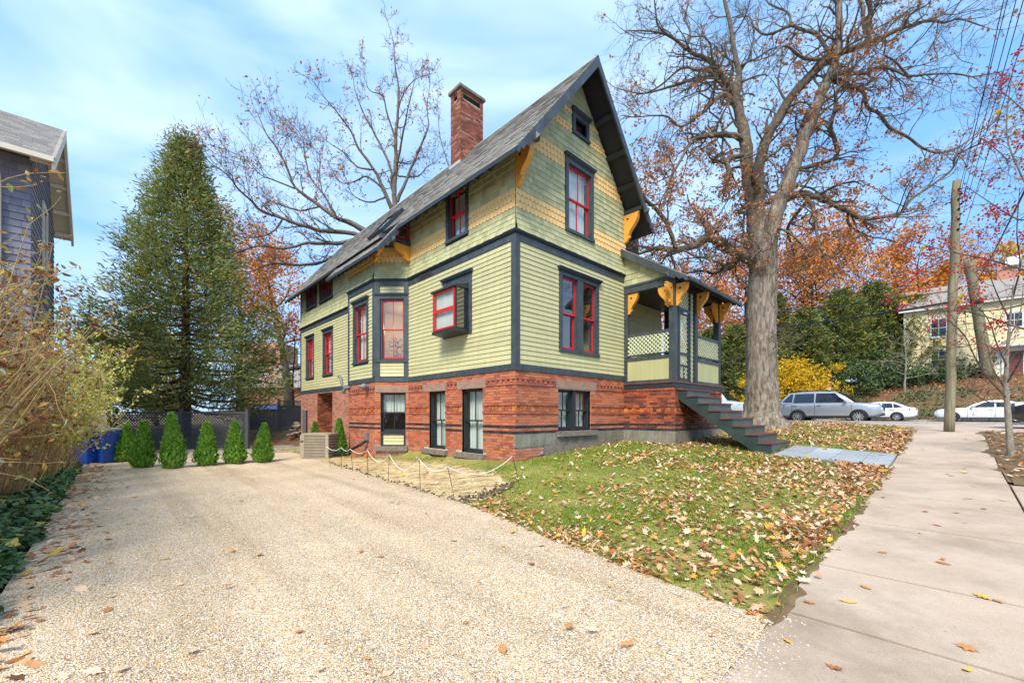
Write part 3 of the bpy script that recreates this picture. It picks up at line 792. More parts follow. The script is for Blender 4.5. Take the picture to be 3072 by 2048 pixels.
# ---- brick
BRK = []                           # (distance, mat, frame, s0, s1, z0, z1, o0, o1)
CO = 0.067
def zc(k): return ZS0 - CO * k
def bricks(fr, s0, s1, kmax, holes, deco=True, mat='brick', stone=False, kmin=0, bond=0.215):
    for k in range(kmin, kmax):
        z1_, z0_ = zc(k) - 0.005, zc(k + 1) + 0.005
        m_ = mat; o = 0.008; mode = 'r'
        if deco:
            if k in (2, 4, 11, 14): m_ = 'brick_proud' if mat == 'brick' else mat; o = 0.030
            elif k == 3: mode = 'd'; m_ = 'brick_proud' if mat == 'brick' else mat
            elif k in (12, 13): mode = 't'
            elif k in (19, 21): m_ = 'brick_black'
            if mat == 'brick' and k > 24: m_ = 'brick_pink' if R() < 0.35 else 'brick'
        if stone and k >= 22: continue
        for (a, b_) in ivals(s0, s1, holes, z0_, z1_):
            if mode == 'r':
                s = a - (bond / 2 if k % 2 else 0)
                while s < b_ - 0.01:
                    x0, x1 = max(s, a) + 0.006, min(s + bond, b_) - 0.006
                    s += bond
                    if x1 - x0 < 0.025: continue
                    BRK.append((fr, m_, x0, x1, z0_ + U(-.0015, .0015), z1_ + U(-.0015, .0015), -0.03, o + U(-0.003, 0.004)))
            elif mode == 'd':
                s = a; i = 0
                while s < b_ - 0.03:
                    x1 = min(s + 0.088, b_)
                    BRK.append((fr, m_ if i % 2 else mat, s + 0.003, x1 - 0.003, z0_, z1_, -0.05, 0.030 if i % 2 else -0.006)); s += 0.088; i += 1
            elif mode == 't' and k == 12:
                n = max(1, int((b_ - a) / 0.235)); w = (b_ - a) / n
                for i in range(n):
                    x = a + i * w; zb_ = zc(14) + 0.005
                    TILES.append((fr, x + 0.005, x + w * 0.56 - 0.005, zb_, z1_, i % 2))
                    for zz in (0, 1): BRK.append((fr, 'brick_proud' if mat == 'brick' else mat, x + w * 0.56, x + w - 0.004, zc(13 + zz) + 0.005, zc(12 + zz) - 0.005, -0.03, 0.014))
TILES = []
HB = H_LEFT_B
lint = lambda a, b_: (a, b_, 2.13, 2.355)
bricks(FF, -0.008, 4.66, 22, H_FRONT_B + [(1.40, 3.12, 2.11, 2.345)])
bricks(FF, -0.008, 0.95, 31, [(0, 5, 0.71, 1.02)], kmin=26)
bricks(FL, -0.008, 4.79, 36, [HB[0], HB[1], lint(1.04, 2.24), lint(2.72, 3.95), (2.70, 3.92, 0.34, 0.50), (1.05, 2.32, 0.34, 0.50)])
bricks(FL, 8.30, 15.2, 38, [HB[2]], deco=False, mat='brick_pink')
bricks(F1, 0.0, L1, 36, [(0.10, 0.89, 0.3, 2.15), (-0.02, 1.06, 2.15, 2.36), (0.02, 1.06, 0.33, 0.48)])
bricks(F2, 0.0, 1.99, 37, [])
bricks(F3, 0.0, L1, 37, [], deco=False)
FRV = Fr((0.0, 11.1), (1, 0), (0, 1)); FRV2 = Fr((0.0, 12.93), (1, 0), (0, -1))
bricks(FRV2, 0.0, 0.9, 38, [], deco=False, mat='brick_porch')
# porch base
FPS = Fr((4.56, 0.0), (0, -1), (-1, 0)); FPF = Fr((4.56, -1.6), (1, 0), (0, -1)); FPR = Fr((7.94, -1.6), (0, 1), (1, 0))
bricks(FPS, 0.0, 1.6, 22, [(-1, 9, 2.25, 3)], mat='brick_porch')
bricks(FPF, 0.0, 3.38, 22, [(-1, 9, 2.25, 3)], mat='brick_porch')
bricks(FPR, 0.0, 1.9, 22, [(-1, 9, 2.25, 3)], mat='brick_porch', deco=False)
# chimney frames
FC1 = Fr((1.70, 4.40), (1, 0), (0, -1)); FC2 = Fr((1.70, 4.40), (0, 1), (-1, 0))
chim = []
def chim_bricks(fr, L, holes):
    z = 8.2; k = 0
    while z < 12.36:
        for (a, b_) in ivals(-0.008, L, holes, z, z + CO):
            s = a - (0.1075 if k % 2 else 0)
            while s < b_ - 0.01:
                x0, x1 = max(s, a) + 0.006, min(s + 0.215, b_) - 0.006; s += 0.215
                if x1 - x0 < 0.02: continue
                chim.append((fr, 'brick_chimney', x0, x1, z + 0.005, z + CO - 0.005, -0.03, 0.008 + U(-0.003, 0.004)))
        z += CO; k += 1
chim_bricks(FC1, 0.96, [(0.12, 0.84, 12.05, 12.3)]); chim_bricks(FC2, 0.55, [(0.18, 0.37, 12.05, 12.3)])
chim_bricks(Fr((2.66, 4.40), (0, 1), (1, 0)), 0.55, []); chim_bricks(Fr((1.70, 4.95), (1, 0), (0, 1)), 0.96, [])
UNIT = {}
def unit(mat):
    if mat not in UNIT:
        mb = MB(); mb.box(-.5, .5, -.5, .5, -.5, .5); UNIT[mat] = mb.mesh('brick', M[mat])
    return UNIT[mat]
def brick_obj(b, parent):
    fr, m_, s0, s1, z0, z1, o0, o1 = b
    o = obj('brick', unit(m_), parent)
    o.location = fr.pt((s0 + s1) / 2, (z0 + z1) / 2, (o0 + o1) / 2)
    o.rotation_euler = (0, 0, atan2(fr.d[1], fr.d[0])); o.scale = (s1 - s0, o1 - o0, z1 - z0)
def lay(lst, n, parent):
    def dist(b):
        c = b[0].pt((b[2] + b[3]) / 2, b[4], 0); x, y = W(c[0], c[1]); return hypot(x, y)
    lst = sorted(lst, key=dist)
    for b in lst[:n]: brick_obj(b, parent)
    by = {}
    for b in lst[n:]:
        by.setdefault(b[1], MB()).fbox(b[0], *b[2:])
    for k, mb in by.items(): mb.build('brick_field', M[k], parent, kind='stuff')
fnd = MB()
def mort(fr, a, b_, z0, z1, holes):
    zs = sorted(set([z0, z1] + [h[2] for h in holes if z0 < h[2] < z1] + [h[3] for h in holes if z0 < h[3] < z1]))
    for za, zb in zip(zs, zs[1:]):
        for (x, y) in ivals(a, b_, holes, za, zb): fnd.add([fr.pt(x, za, -.009), fr.pt(y, za, -.009), fr.pt(y, zb, -.009), fr.pt(x, zb, -.009)], [(0, 1, 2, 3)])
mort(FF, 0, 4.66, 0.0, ZS0, H_FRONT_B); mort(FL, 0, 4.79, -0.1, ZS0, HB); mort(FL, 8.3, 15.2, -0.1, ZS0, HB)
mort(F1, 0, L1, -0.1, ZS0, [(0.10, 0.89, 0.48, 2.15)]); mort(F2, 0, 1.99, -0.1, ZS0, []); mort(F3, 0, L1, -0.1, ZS0, [])
mort(FPS, 0, 1.6, 0.3, 2.3, []); mort(FPF, 0, 3.38, 0.3, 2.3, []); mort(FPR, 0, 1.9, 0.3, 2.3, [])
mort(FRV2, 0, 0.9, -0.1, ZS0, []); mort(FRV, 0, 0.9, -0.1, ZS0, [])
foundation = fnd.build('foundation_wall', M['mortar'], house)
lay(BRK, 215, foundation)
for (fr, a, b_, z0, z1, ros) in TILES:
    mb = MB(); mb.fbox(fr, a, b_, z0, z1, -0.03, -0.002)
    c, zc_ = (a + b_) / 2, (z0 + z1) / 2; w = (b_ - a) / 2
    if ros:
        for k in range(4):
            an = pi / 4 + k * pi / 2; x, z = c + 0.55 * w * cos(an), zc_ + 0.55 * w * sin(an)
            mb.fbox(fr, x - 0.3 * w, x + 0.3 * w, z - 0.3 * w, z + 0.3 * w, -0.004, 0.010)
        mb.fbox(fr, c - 0.2 * w, c + 0.2 * w, zc_ - 0.2 * w, zc_ + 0.2 * w, -0.003, 0.016)
    mb.build('terracotta_tile', M['terracotta'], foundation)
# stones of the base, lintels, sills
def stones(fr, cuts, z0, z1, mat, o=0.022, name='foundation_stone', o0=-0.03):
    for a, b_ in zip(cuts, cuts[1:]):
        mb = MB(); mb.fbox(fr, a + 0.003, b_ - 0.003, z0, z1, o0, o + U(0, 0.006)); mb.build(name, M[mat], foundation)
stones(FF, [-0.02, 1.40, 3.1, 4.58], 0.71, 1.005, 'bluestone_wall')
stones(FF, [0.95, 2.2, 3.4, 4.6], 0.3, 0.709, 'sill_stone', 0.02)
stones(FPS, [0.0, 0.62, 1.25, 1.61], 0.3, 1.005, 'bluestone_wall')
stones(FPF, [-0.02, 0.7, 1.5, 2.5, 3.40], 0.3, 1.005, 'bluestone_wall')
stones(FPR, [-0.02, 0.9, 1.9], 0.3, 1.005, 'bluestone_wall')
for (fr, a, b_) in ((FF, 1.40, 3.15), (FL, 1.04, 2.24), (FL, 2.74, 3.95)): stones(fr, [a, b_], 2.135, 2.355, 'brownstone', 0.018, 'lintel')
stones(F1, [0.0, 1.06], 2.165, 2.37, 'brownstone', 0.03, 'lintel')
for (fr, a, b_, z0, z1) in ((FF, 1.41, 3.08, 0.91, 1.04), (FL, 1.05, 2.32, 0.345, 0.475), (FL, 2.70, 3.92, 0.345, 0.475), (F1, 0.02, 1.05, 0.345, 0.475)): stones(fr, [a, b_], z0, z1, 'sill_stone', 0.10, 'stone_sill', -0.15)
# ---------------------------------------------------------------- roof
AN = math.atan(SLOPE); CA, SA = cos(AN), sin(AN)
PF, PB = -0.627, 15.8
QE = -0.56
def slope_slab(mb, qa, qb, p0, p1, top, th, sgn=1):
    """slab under the roof plane between q distances qa (low) and qb (high) from ridge side; sgn -1 mirrors"""
    f = lambda q, o: ((q if sgn > 0 else 2 * QMID - q), zroof(q) + top - o)
    (xa, za), (xb, zb) = f(qa, 0), f(qb, 0)
    mb.hexa([(xa, p0, za - th), (xb, p0, zb - th), (xb, p1, zb - th), (xa, p1, za - th), (xa, p0, za), (xb, p0, zb), (xb, p1, zb), (xa, p1, za)])
mb = MB()
slope_slab(mb, QE, QMID, PF, PB, -0.012, 0.07); slope_slab(mb, QE, QMID, PF, PB, -0.012, 0.07, -1)
slope_slab(mb, -1.21, QE, 4.47, 8.4, -0.012, 0.07)
roof = mb.build('roof', M['slate_trim'], house)
RS = []
def roof_shingles(q0, q1, p0, p1, sgn=1, store=RS, ex=0.14, w=0.30):
    L = (q1 - q0) / CA; n = int(L / ex)
    for i in range(n + 1):
        t0 = i * ex - 0.02; t1 = min(t0 + ex * 1.12, L)
        s = p0 - (w * 0.5 if i % 2 else 0) - U(0, 0.05)
        while s < p1:
            a, b_ = max(s, p0) + 0.003, min(s + w, p1) - 0.003; s += w
            if b_ - a < 0.03: continue
            j = U(-0.012, 0.012); th = U(0.010, 0.020)
            def P(t, p, h):
                q = q0 + t * CA; z = zroof(q0) + t * SA
                q -= h * SA; z += h * CA
                return ((q if sgn > 0 else 2 * QMID - q), p, z)
            v = [P(t0 + j, a, -0.005), P(t0 + j, b_, -0.005), P(t0 + j, b_, th), P(t0 + j, a, th), P(t1, b_, 0.002), P(t1, a, 0.002)]
            store.append((v, [(3, 2, 4, 5), (0, 1, 2, 3), (1, 4, 2), (0, 3, 5)]))
roof_shingles(QE, QMID, PF, PB)
roof_shingles(-1.21, QE, 4.47, 8.4)
RS2 = []; roof_shingles(QE, QMID, PF, PB, -1, RS2, 0.18, 0.9)
def rdist(t):
    c = t[0][0]; x, y = W(c[0], c[1]); return hypot(x, y) + 0.3 * (c[2] - 7)
RS.sort(key=rdist)
for v, f in RS[:300]:
    mb = MB(); mb.add(v, f); mb.build('shingle', M['roof_shingle'], roof)
mb = MB()
for v, f in RS[300:] + RS2: mb.add(v, f)
mb.build('shingle_field', M['roof_shingle'], roof, kind='stuff')
mb = MB()
for s in (1, -1):
    mb.hexa([(QMID, PF - .01, ZR + .02), (QMID - s * .08, PF - .01, ZR - .08), (QMID - s * .08, PB, ZR - .08), (QMID, PB, ZR + .02),
             (QMID, PF - .01, ZR + .035), (QMID - s * .085, PF - .01, ZR - .065), (QMID - s * .085, PB, ZR - .065), (QMID, PB, ZR + .035)])
mb.build('ridge_cap', M['ridge_metal'], roof)
# soffits under the overhangs
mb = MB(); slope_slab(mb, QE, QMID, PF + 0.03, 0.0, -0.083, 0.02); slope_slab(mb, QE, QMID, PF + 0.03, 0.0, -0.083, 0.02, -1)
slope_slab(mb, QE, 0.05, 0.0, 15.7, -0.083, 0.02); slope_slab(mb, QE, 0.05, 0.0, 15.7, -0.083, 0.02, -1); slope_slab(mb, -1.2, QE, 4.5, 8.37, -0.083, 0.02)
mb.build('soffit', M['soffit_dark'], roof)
# bargeboards with scroll-cut feet
def barge(p0, p1, q0, q1, sgn=1, vt=0.27, scroll=True, name='bargeboard'):
    top = lambda q: zroof(q) - 0.02
    poly = [(q1, top(q1)), (q0, top(q0))]
    if scroll:
        for dq, dz in ((0.0, 0.10), (0.03, 0.15), (0.07, 0.16), (0.10, 0.12), (0.13, 0.13), (0.16, 0.19), (0.21, 0.21), (0.25, 0.17), (0.28, 0.18), (0.32, 0.25), (0.37, 0.265)):
            poly.append((q0 + dq, top(q0 + dq) - dz))
        poly.append((q0 + 0.42, top(q0 + 0.42) - vt))
    else: poly.append((q0, top(q0) - vt))
    poly.append((q1, top(q1) - vt))
    X = lambda q: q if sgn > 0 else 2 * QMID - q
    mb = MB(); mb.prism([(X(q), p0, z) for q, z in poly], [(X(q), p1, z) for q, z in poly]); mb.build(name, M['slate_trim'], roof)
for s in (1, -1): barge(PF - 0.02, PF + 0.028, QE, QMID - 0.001, s)
barge(PB - 0.03, PB + 0.02, QE, QMID - 0.001, 1); barge(PB - 0.03, PB + 0.02, QE, QMID - 0.001, -1)
barge(4.45, 4.49, -1.21, -0.36, 1, 0.24)
# pendant blocks on the bargeboards
def pyramid(mb, x, y, z, s, h):
    mb.box(x - s, x + s, y - s * .7, y + s * .7, z, z + h)
    mb.add([(x - s, y - s * .7, z), (x + s, y - s * .7, z), (x + s, y - s * .7, z + h), (x - s, y - s * .7, z + h), (x, y - s * 2.0, z + h / 2)], [(0, 1, 4), (1, 2, 4), (2, 3, 4), (3, 0, 4)])
for q in (-0.02, 4.68):
    mb = MB(); pyramid(mb, q, PF - 0.05, zroof(q) - 0.35, 0.06, 0.16); mb.build('pendant', M['slate_trim'], roof)
mb = MB(); pyramid(mb, -0.72, 4.40, zroof(-0.72) - 0.33, 0.05, 0.14); mb.build('pendant', M['slate_trim'], roof)
# purlins and plates that carry the gable overhang
for s in (1, -1):
    for r in (0.75, 1.33, 1.88):
        q = QMID - s * r; mb = MB(); z = zroof(q) - 0.19
        mb.bar((q, PF + 0.03, z), (q, -0.001, z), 0.09, 0.12, (s * SA, 0, CA)); mb.build('purlin', M['dark_trim'], roof)
    for q in (0.02, 4.64):
        pass
for q in (0.055, 4.605):
    mb = MB(); mb.box(q - 0.055, q + 0.055, PF + 0.03, -0.02, zroof(q) - 0.33, zroof(q) - 0.21); mb.build('plate_beam', M['dark_trim'], roof)
# rafter tails
def tails(p0, p1, step, q_in, q_out):
    n = int((p1 - p0) / step)
    for i in range(n + 1):
        p = p0 + i * step; t = lambda q: zroof(q) - 0.104
        poly = [(q_in, t(q_in)), (q_out, t(q_out)), (q_out + 0.01, t(q_out) - 0.05), (q_out + 0.05, t(q_out) - 0.07), (q_out + 0.09, t(q_out + 0.09) - 0.13), (q_out + 0.14, t(q_out + 0.14) - 0.10), (q_in, t(q_in) - 0.10)]
        mb = MB(); mb.prism([(q, p - 0.024, z) for q, z in poly], [(q, p + 0.024, z) for q, z in poly]); mb.build('rafter_tail', M['slate_trim'], roof)
tails(0.35, 4.3, 0.46, 0.02, QE + 0.04); tails(8.6, 15.6, 0.46, 0.02, QE + 0.04); tails(4.7, 8.3, 0.36, -0.74, -1.17)
mb = MB(); slope_slab(mb, QE - 0.02, QE + 0.02, PF, 4.46, 0.004, 0.09); slope_slab(mb, QE - 0.02, QE + 0.02, 8.41, PB, 0.004, 0.09); slope_slab(mb, -1.23, -1.19, 4.47, 8.4, 0.004, 0.09)
mb.build('eave_edge', M['dark_trim'], roof)
# skylight on the side slope
def onroof(t, p, h):
    return (QE + t * CA - h * SA, p, zroof(QE) + t * SA + h * CA)
sk = MB(); t0, t1, p0, p1 = 0.55, 1.75, 6.0, 7.1
for (ta, tb, pa, pb) in ((t0, t1, p0, p0 + .08), (t0, t1, p1 - .08, p1), (t0, t0 + .08, p0 + .08, p1 - .08), (t1 - .08, t1, p0 + .08, p1 - .08)):
    c = [onroof(a, b_, h) for h in (0.0, 0.13) for a, b_ in ((ta, pa), (tb, pa), (tb, pb), (ta, pb))]; sk.hexa(c)
skl = sk.build('skylight', M['dark_trim'], roof)
mb = MB(); mb.add([onroof(t0 + .08, p0 + .08, .1), onroof(t1 - .08, p0 + .08, .1), onroof(t1 - .08, p1 - .08, .1), onroof(t0 + .08, p1 - .08, .1)], [(0, 1, 2, 3)])
o_ = mb.build('skylight_pane', M['glass_dark'], roof)

# ---- chimney
mb = MB(); mb.box(1.705, 2.655, 4.405, 4.945, 8.2, 12.05); mb.box(1.705, 2.655, 4.405, 4.945, 12.3, 12.36)
chimney = mb.build('chimney', M['mortar'], house)
mb = MB(); mb.box(1.80, 2.56, 4.50, 4.85, 12.05, 12.3); mb.build('recess_shade', M['soffit_dark'], chimney)  # solid core coloured dark to stand for the shade inside the top openings
lay(chim, 85, chimney)
mb = MB(); mb.box(1.63, 2.73, 4.33, 5.02, 12.362, 12.45); mb.box(1.67, 2.69, 4.37, 4.98, 12.45, 12.49); mb.build('cap', M['sill_stone'], chimney)
mb = MB()
mb.add([(1.69, 4.375, 8.35), (2.33, 4.375, 9.14), (2.66, 4.375, 9.14), (2.66, 4.375, 9.75), (2.33, 4.375, 9.78), (2.0, 4.375, 9.55), (1.78, 4.375, 9.1), (1.69, 4.375, 8.85)], [tuple(range(8))])
mb.build('flashing', M['lead'], chimney)
mb = MB(); zr_ = zroof(1.69)
mb.box(1.64, 1.692, 4.36, 4.98, zr_ - 0.1, zr_ + 0.06); mb.build('flashing', M['ridge_metal'], chimney)

# ---- brackets
def bracket(mb, P, H, D, th, holes=()):
    """P(a, h, o): a out from wall, h below top, o across"""
    prof = [(0, 0), (D, 0), (D * 1.0, 0.05 * H), (D * 0.93, 0.08 * H), (D * 0.93, 0.12 * H), (D * 0.90, 0.22 * H), (D * 0.82, 0.34 * H), (D * 0.66, 0.47 * H), (D * 0.48, 0.58 * H), (D * 0.36, 0.68 * H), (D * 0.32, 0.76 * H), (D * 0.40, 0.80 * H), (D * 0.40, 0.85 * H), (D * 0.26, 0.90 * H), (D * 0.24, 0.95 * H), (D * 0.1, H), (0, H)]
    mb.prism([P(a, h, -th / 2) for a, h in prof], [P(a, h, th / 2) for a, h in prof])
    e = [(a, h) for a, h in prof[3:11]]        # raised rib along the curved edge
    for (a, h), (a2, h2) in zip(e, e[1:]):
        mb.hexa([P(a - .02, h, -th * .8), P(a + .012, h, -th * .8), P(a2 + .012, h2, -th * .8), P(a2 - .02, h2, -th * .8), P(a - .02, h, th * .8), P(a + .012, h, th * .8), P(a2 + .012, h2, th * .8), P(a2 - .02, h2, th * .8)])
def hole(mb, P, a, h, r, o):
    ring = [(a + r * cos(k * pi / 5), h + r * sin(k * pi / 5)) for k in range(10)]
    mb.prism([P(x, y, -o) for x, y in ring], [P(x, y, o) for x, y in ring])
def add_bracket(parent, P, H, D, th, hl=()):
    mb = MB(); bracket(mb, P, H, D, th); o = mb.build('bracket', M['orange_trim'], parent)
    for (a, h, r) in hl:
        mb = MB(); hole(mb, P, a, h, r, th / 2 + 0.002); mb.build('bracket_hole', M['soffit_dark'], parent)
for q in (0.05, 4.61):
    zt_ = zroof(q) - 0.33
    add_bracket(house, lambda a, h, o, q=q, z=zt_: (q + o, -0.002 - a, z - h), 0.82, 0.50, 0.085, ((0.13, 0.14, 0.035),))
add_bracket(house, lambda a, h, o: (-0.03 - a, 4.72 + o, 6.66 - h), 0.45, 0.52, 0.08)
add_bracket(house, lambda a, h, o: (-0.80 + o, 5.50 - a, 6.66 - h), 0.45, 0.62, 0.08)
# bay head: beam, cheek with its small window, soffit
mb = MB(); mb.box(-0.98, -0.001, 4.66, 4.79, 6.665, 6.80); mb.build('bay_beam', M['slate_trim'], house)
mb = MB(); mb.add([(0, 4.74, 6.8), (-0.98, 4.74, 6.8), (-0.98, 4.74, zroof(-0.98) - 0.1), (0, 4.74, zroof(0) - 0.1)], [(0, 1, 2, 3)])
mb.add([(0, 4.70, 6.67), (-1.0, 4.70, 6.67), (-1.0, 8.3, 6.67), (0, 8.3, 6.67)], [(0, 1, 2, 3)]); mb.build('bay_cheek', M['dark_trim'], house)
FCW = Fr((0, 4.735), (-1, 0), (0, -1))
mb = MB()
for (a, b_, c, d) in ((0.06, 0.10, 6.86, 7.24), (0.38, 0.42, 6.86, 7.24), (0.10, 0.38, 7.2, 7.24), (0.10, 0.38, 6.86, 6.9)): mb.fbox(FCW, a, b_, c, d, 0, 0.03)
cwn = mb.build('window', M['red_sash'], house)
mb = MB(); mb.fbox(FCW, 0.10, 0.38, 6.9, 7.2, 0.004, 0.008); mb.build('pane', M['glass_dark'], cwn)
mb = MB(); mb.prism([(-0.76, 7.62 + a, 6.64 - h) for a, h in ((0, 0), (0.35, 0), (0.3, .2), (.15, .3), (.08, .55), (0, .6))], [(-0.70, 7.62 + a, 6.64 - h) for a, h in ((0, 0), (0.35, 0), (0.3, .2), (.15, .3), (.08, .55), (0, .6))]); mb.build('bracket', M['white_paint'], house)

# ---- porch
porch = thing('porch', None, None, parent=house)
PQ0, PQ1, PP0, PP1 = 4.56, 7.94, -1.6, 0.3
def pbox(name, mat, *bs):
    mb = MB()
    for b_ in bs: mb.box(*b_)
    return mb.build(name, M[mat], porch)
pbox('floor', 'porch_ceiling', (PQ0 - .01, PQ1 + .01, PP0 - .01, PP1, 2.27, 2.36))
pbox('floor_edge', 'maroon_tread', (PQ0 - .05, PQ1 + .05, PP0 - .06, PP1, 2.361, 2.40))
pbox('skirt_beam', 'dark_trim', (PQ0 - .03, PQ0 + .1, PP0 - .03, 0.0, 2.23, 2.36), (PQ0 + .1, PQ1 + .03, PP0 - .03, PP0 + .1, 2.23, 2.36), (PQ1 - .1, PQ1 + .03, PP0 + .1, PP1, 2.23, 2.36))
POSTS = [(4.56, 4.73, -1.6, -1.43), (4.56, 4.69, -0.13, -0.003), (5.90, 6.08, -1.6, -1.43), (7.70, 7.88, -1.6, -1.43), (7.75, 7.88, 0.12, 0.299)]
for (a, b_, c, d) in POSTS: pbox('post', 'dark_trim' if a != 4.56 else 'slate_trim', (a, b_, c, d, 2.4, 5.1))
pbox('beam', 'slate_trim', (4.55, 4.72, -1.62, 0.0, 5.10, 5.30), (4.53, 4.55, -1.64, 0.0, 5.28, 5.34))
pbox('beam', 'dark_trim', (4.72, 7.92, -1.62, -1.45, 5.08, 5.30))
pbox('beam', 'dark_trim', (7.75, 7.92, -1.45, 0.3, 5.10, 5.30))
mb = MB()
for i in range(26): mb.box(4.6, 7.85, -1.5 + i * 0.07, -1.5 + i * 0.07 + 0.066, 5.14, 5.16)
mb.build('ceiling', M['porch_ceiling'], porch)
# shed roof
PZ = lambda p: 6.45 + 0.64 * p
PA = math.atan(0.64)
def pslab(mb, q0, q1, p0, p1, top, th):
    mb.hexa([(q0, p0, PZ(p0) + top - th), (q1, p0, PZ(p0) + top - th), (q1, p1, PZ(p1) + top - th), (q0, p1, PZ(p1) + top - th), (q0, p0, PZ(p0) + top), (q1, p0, PZ(p0) + top), (q1, p1, PZ(p1) + top), (q0, p1, PZ(p1) + top)])
mb = MB(); pslab(mb, 4.40, 8.40, -2.05, 0.3, 0.0, 0.08); mb.build('porch_roof', M['dark_trim'], porch)
mb = MB(); t = -0.02
while t < 2.35:
    s = 4.37 - U(0, .3)
    while s < 8.43:
        a, b_ = max(s, 4.37), min(s + 0.3, 8.43); s += 0.303
        if b_ - a < .03: continue
        p_ = -2.07 + t; mb.hexa([(a, p_, PZ(p_) + .001), (b_, p_, PZ(p_) + .001), (b_, p_ + .14, PZ(p_ + .14) + .001), (a, p_ + .14, PZ(p_ + .14) + .001), (a, p_, PZ(p_) + .022), (b_, p_, PZ(p_) + .022), (b_, p_ + .14, PZ(p_ + .14) + .006), (a, p_ + .14, PZ(p_ + .14) + .006)])
    t += 0.125
mb.build('shingle_field', M['roof_shingle'], porch, kind='stuff')
poly = [(0.28, 0.0), (-2.05, 0.0)] + [(-2.05 + a, -h) for a, h in ((0.0, .09), (.04, .13), (.09, .13), (.13, .09), (.17, .11), (.21, .16), (.27, .17), (.31, .14), (.34, .15), (.38, .21))] + [(-1.60, -.22), (0.28, -.22)]
for q in (4.37, 8.37):
    mb = MB(); mb.prism([(q, p, PZ(p) + dz) for p, dz in poly], [(q + .04, p, PZ(p) + dz) for p, dz in poly]); mb.build('bargeboard', M['slate_trim'], porch)
mb = MB(); pyramid(mb, 0, 0, 0, 0.06, 0.15); o_ = mb.build('pendant', M['slate_trim'], porch); o_.rotation_euler = (0, 0, -pi / 2); o_.location = (4.35, -1.50, PZ(-1.5) - 0.26)
for i in range(13):
    q = 4.62 + i * 0.29; t = lambda p: PZ(p) - 0.082
    pl = [(-1.42, t(-1.42)), (-2.0, t(-2.0)), (-2.0, t(-2.0) - .04), (-1.95, t(-1.95) - .06), (-1.90, t(-1.9) - .10), (-1.82, t(-1.82) - .08), (-1.42, t(-1.42) - .09)]
    mb = MB(); mb.prism([(q - .025, p, z) for p, z in pl], [(q + .025, p, z) for p, z in pl]); mb.build('rafter_tail', M['slate_trim'], porch)
mb = MB(); mb.bar((4.40, -2.06, PZ(-2.06) - 0.03), (8.40, -2.06, PZ(-2.06) - 0.03), 0.06, 0.10); mb.build('gutter', M['dark_trim'], porch)
# shingled cheek over the side beam
SHP = len(SH)
cheek = lambda z: (0.0, max(0.0, min(1.58, (6.45 - 0.12 - z) / 0.64)))
SH2 = SH; SH = []
shingle_rows(FPS, cheek, rows(5.34, 6.3, 6, 's'), [], False, 0.16, 0.3)
for d_, mat, v, f in SH:
    mb = MB(); mb.add(v, f); mb.build('shingle', M[mat], porch)
SH = SH2
mb = MB(); mb.add([FPS.pt(0, 5.3, -.01), FPS.pt(1.58, 5.3, -.01), FPS.pt(0, 6.33, -.01)], [(0, 1, 2)]); mb.build('cheek', M['dark_trim'], porch)
# railings: board panel below, lattice above
def lattice(fr, a, b_, z0, z1, mat, sp=0.125, w=0.042, o=0.0, parent=porch):
    W_, H_ = b_ - a, z1 - z0
    for lay_, sg in ((0, 1), (1, -1)):
        k = -int(H_ / sp) - 2
        while k * sp < W_ + H_ + sp:
            c = k * sp + sp * 0.25; k += 1
            x0, x1 = max(0, c - H_) if sg < 0 else max(0, c), min(W_, c) if sg < 0 else min(W_, c + H_)
            if x1 - x0 < 0.02: continue
            if sg > 0: ya, yb = x0 - c, x1 - c
            else: ya, yb = c - x0, c - x1
            ya, yb = max(0, min(H_, ya)), max(0, min(H_, yb))
            oo = o + lay_ * 0.011
            d = Vector((x1 - x0, yb - ya)); d.normalize(); nx_, nz_ = -d.y * w / 2, d.x * w / 2
            c4 = [(a + x0 + nx_, z0 + ya + nz_), (a + x0 - nx_, z0 + ya - nz_), (a + x1 - nx_, z0 + yb - nz_), (a + x1 + nx_, z0 + yb + nz_)]
            c4 = [(min(max(x, a), b_), min(max(z, z0), z1)) for x, z in c4]
            mb = MB(); mb.hexa([fr.pt(x, z, oo) for x, z in c4] + [fr.pt(x, z, oo + 0.010) for x, z in c4]); mb.build('slat', M[mat], parent)
def railing(fr, a, b_, nb):
    for (c, d, o0, o1) in ((3.79, 3.86, -.06, .005), (3.06, 3.15, -.06, .012), (2.40, 2.47, -.06, .012), (3.20, 3.235, -.05, .0)):
        mb = MB(); mb.fbox(fr, a, b_, c, d, o0, o1); mb.build('rail', M['slate_trim'], porch)
    lattice(fr, a, b_, 3.235, 3.79, 'lattice_green', o=-0.03)
    w = (b_ - a) / nb
    for i in range(nb):
        mb = MB(); mb.fbox(fr, a + i * w + .0015, a + (i + 1) * w - .0015, 2.47, 3.06, -.03, -.008); mb.build('board', M['panel_green'], porch)
railing(FPS, 0.13, 1.43, 9)
railing(FPF, 1.52, 3.14, 11)
railing(Fr((7.86, -1.43), (0, 1), (1, 0)), 0.0, 1.5, 9)
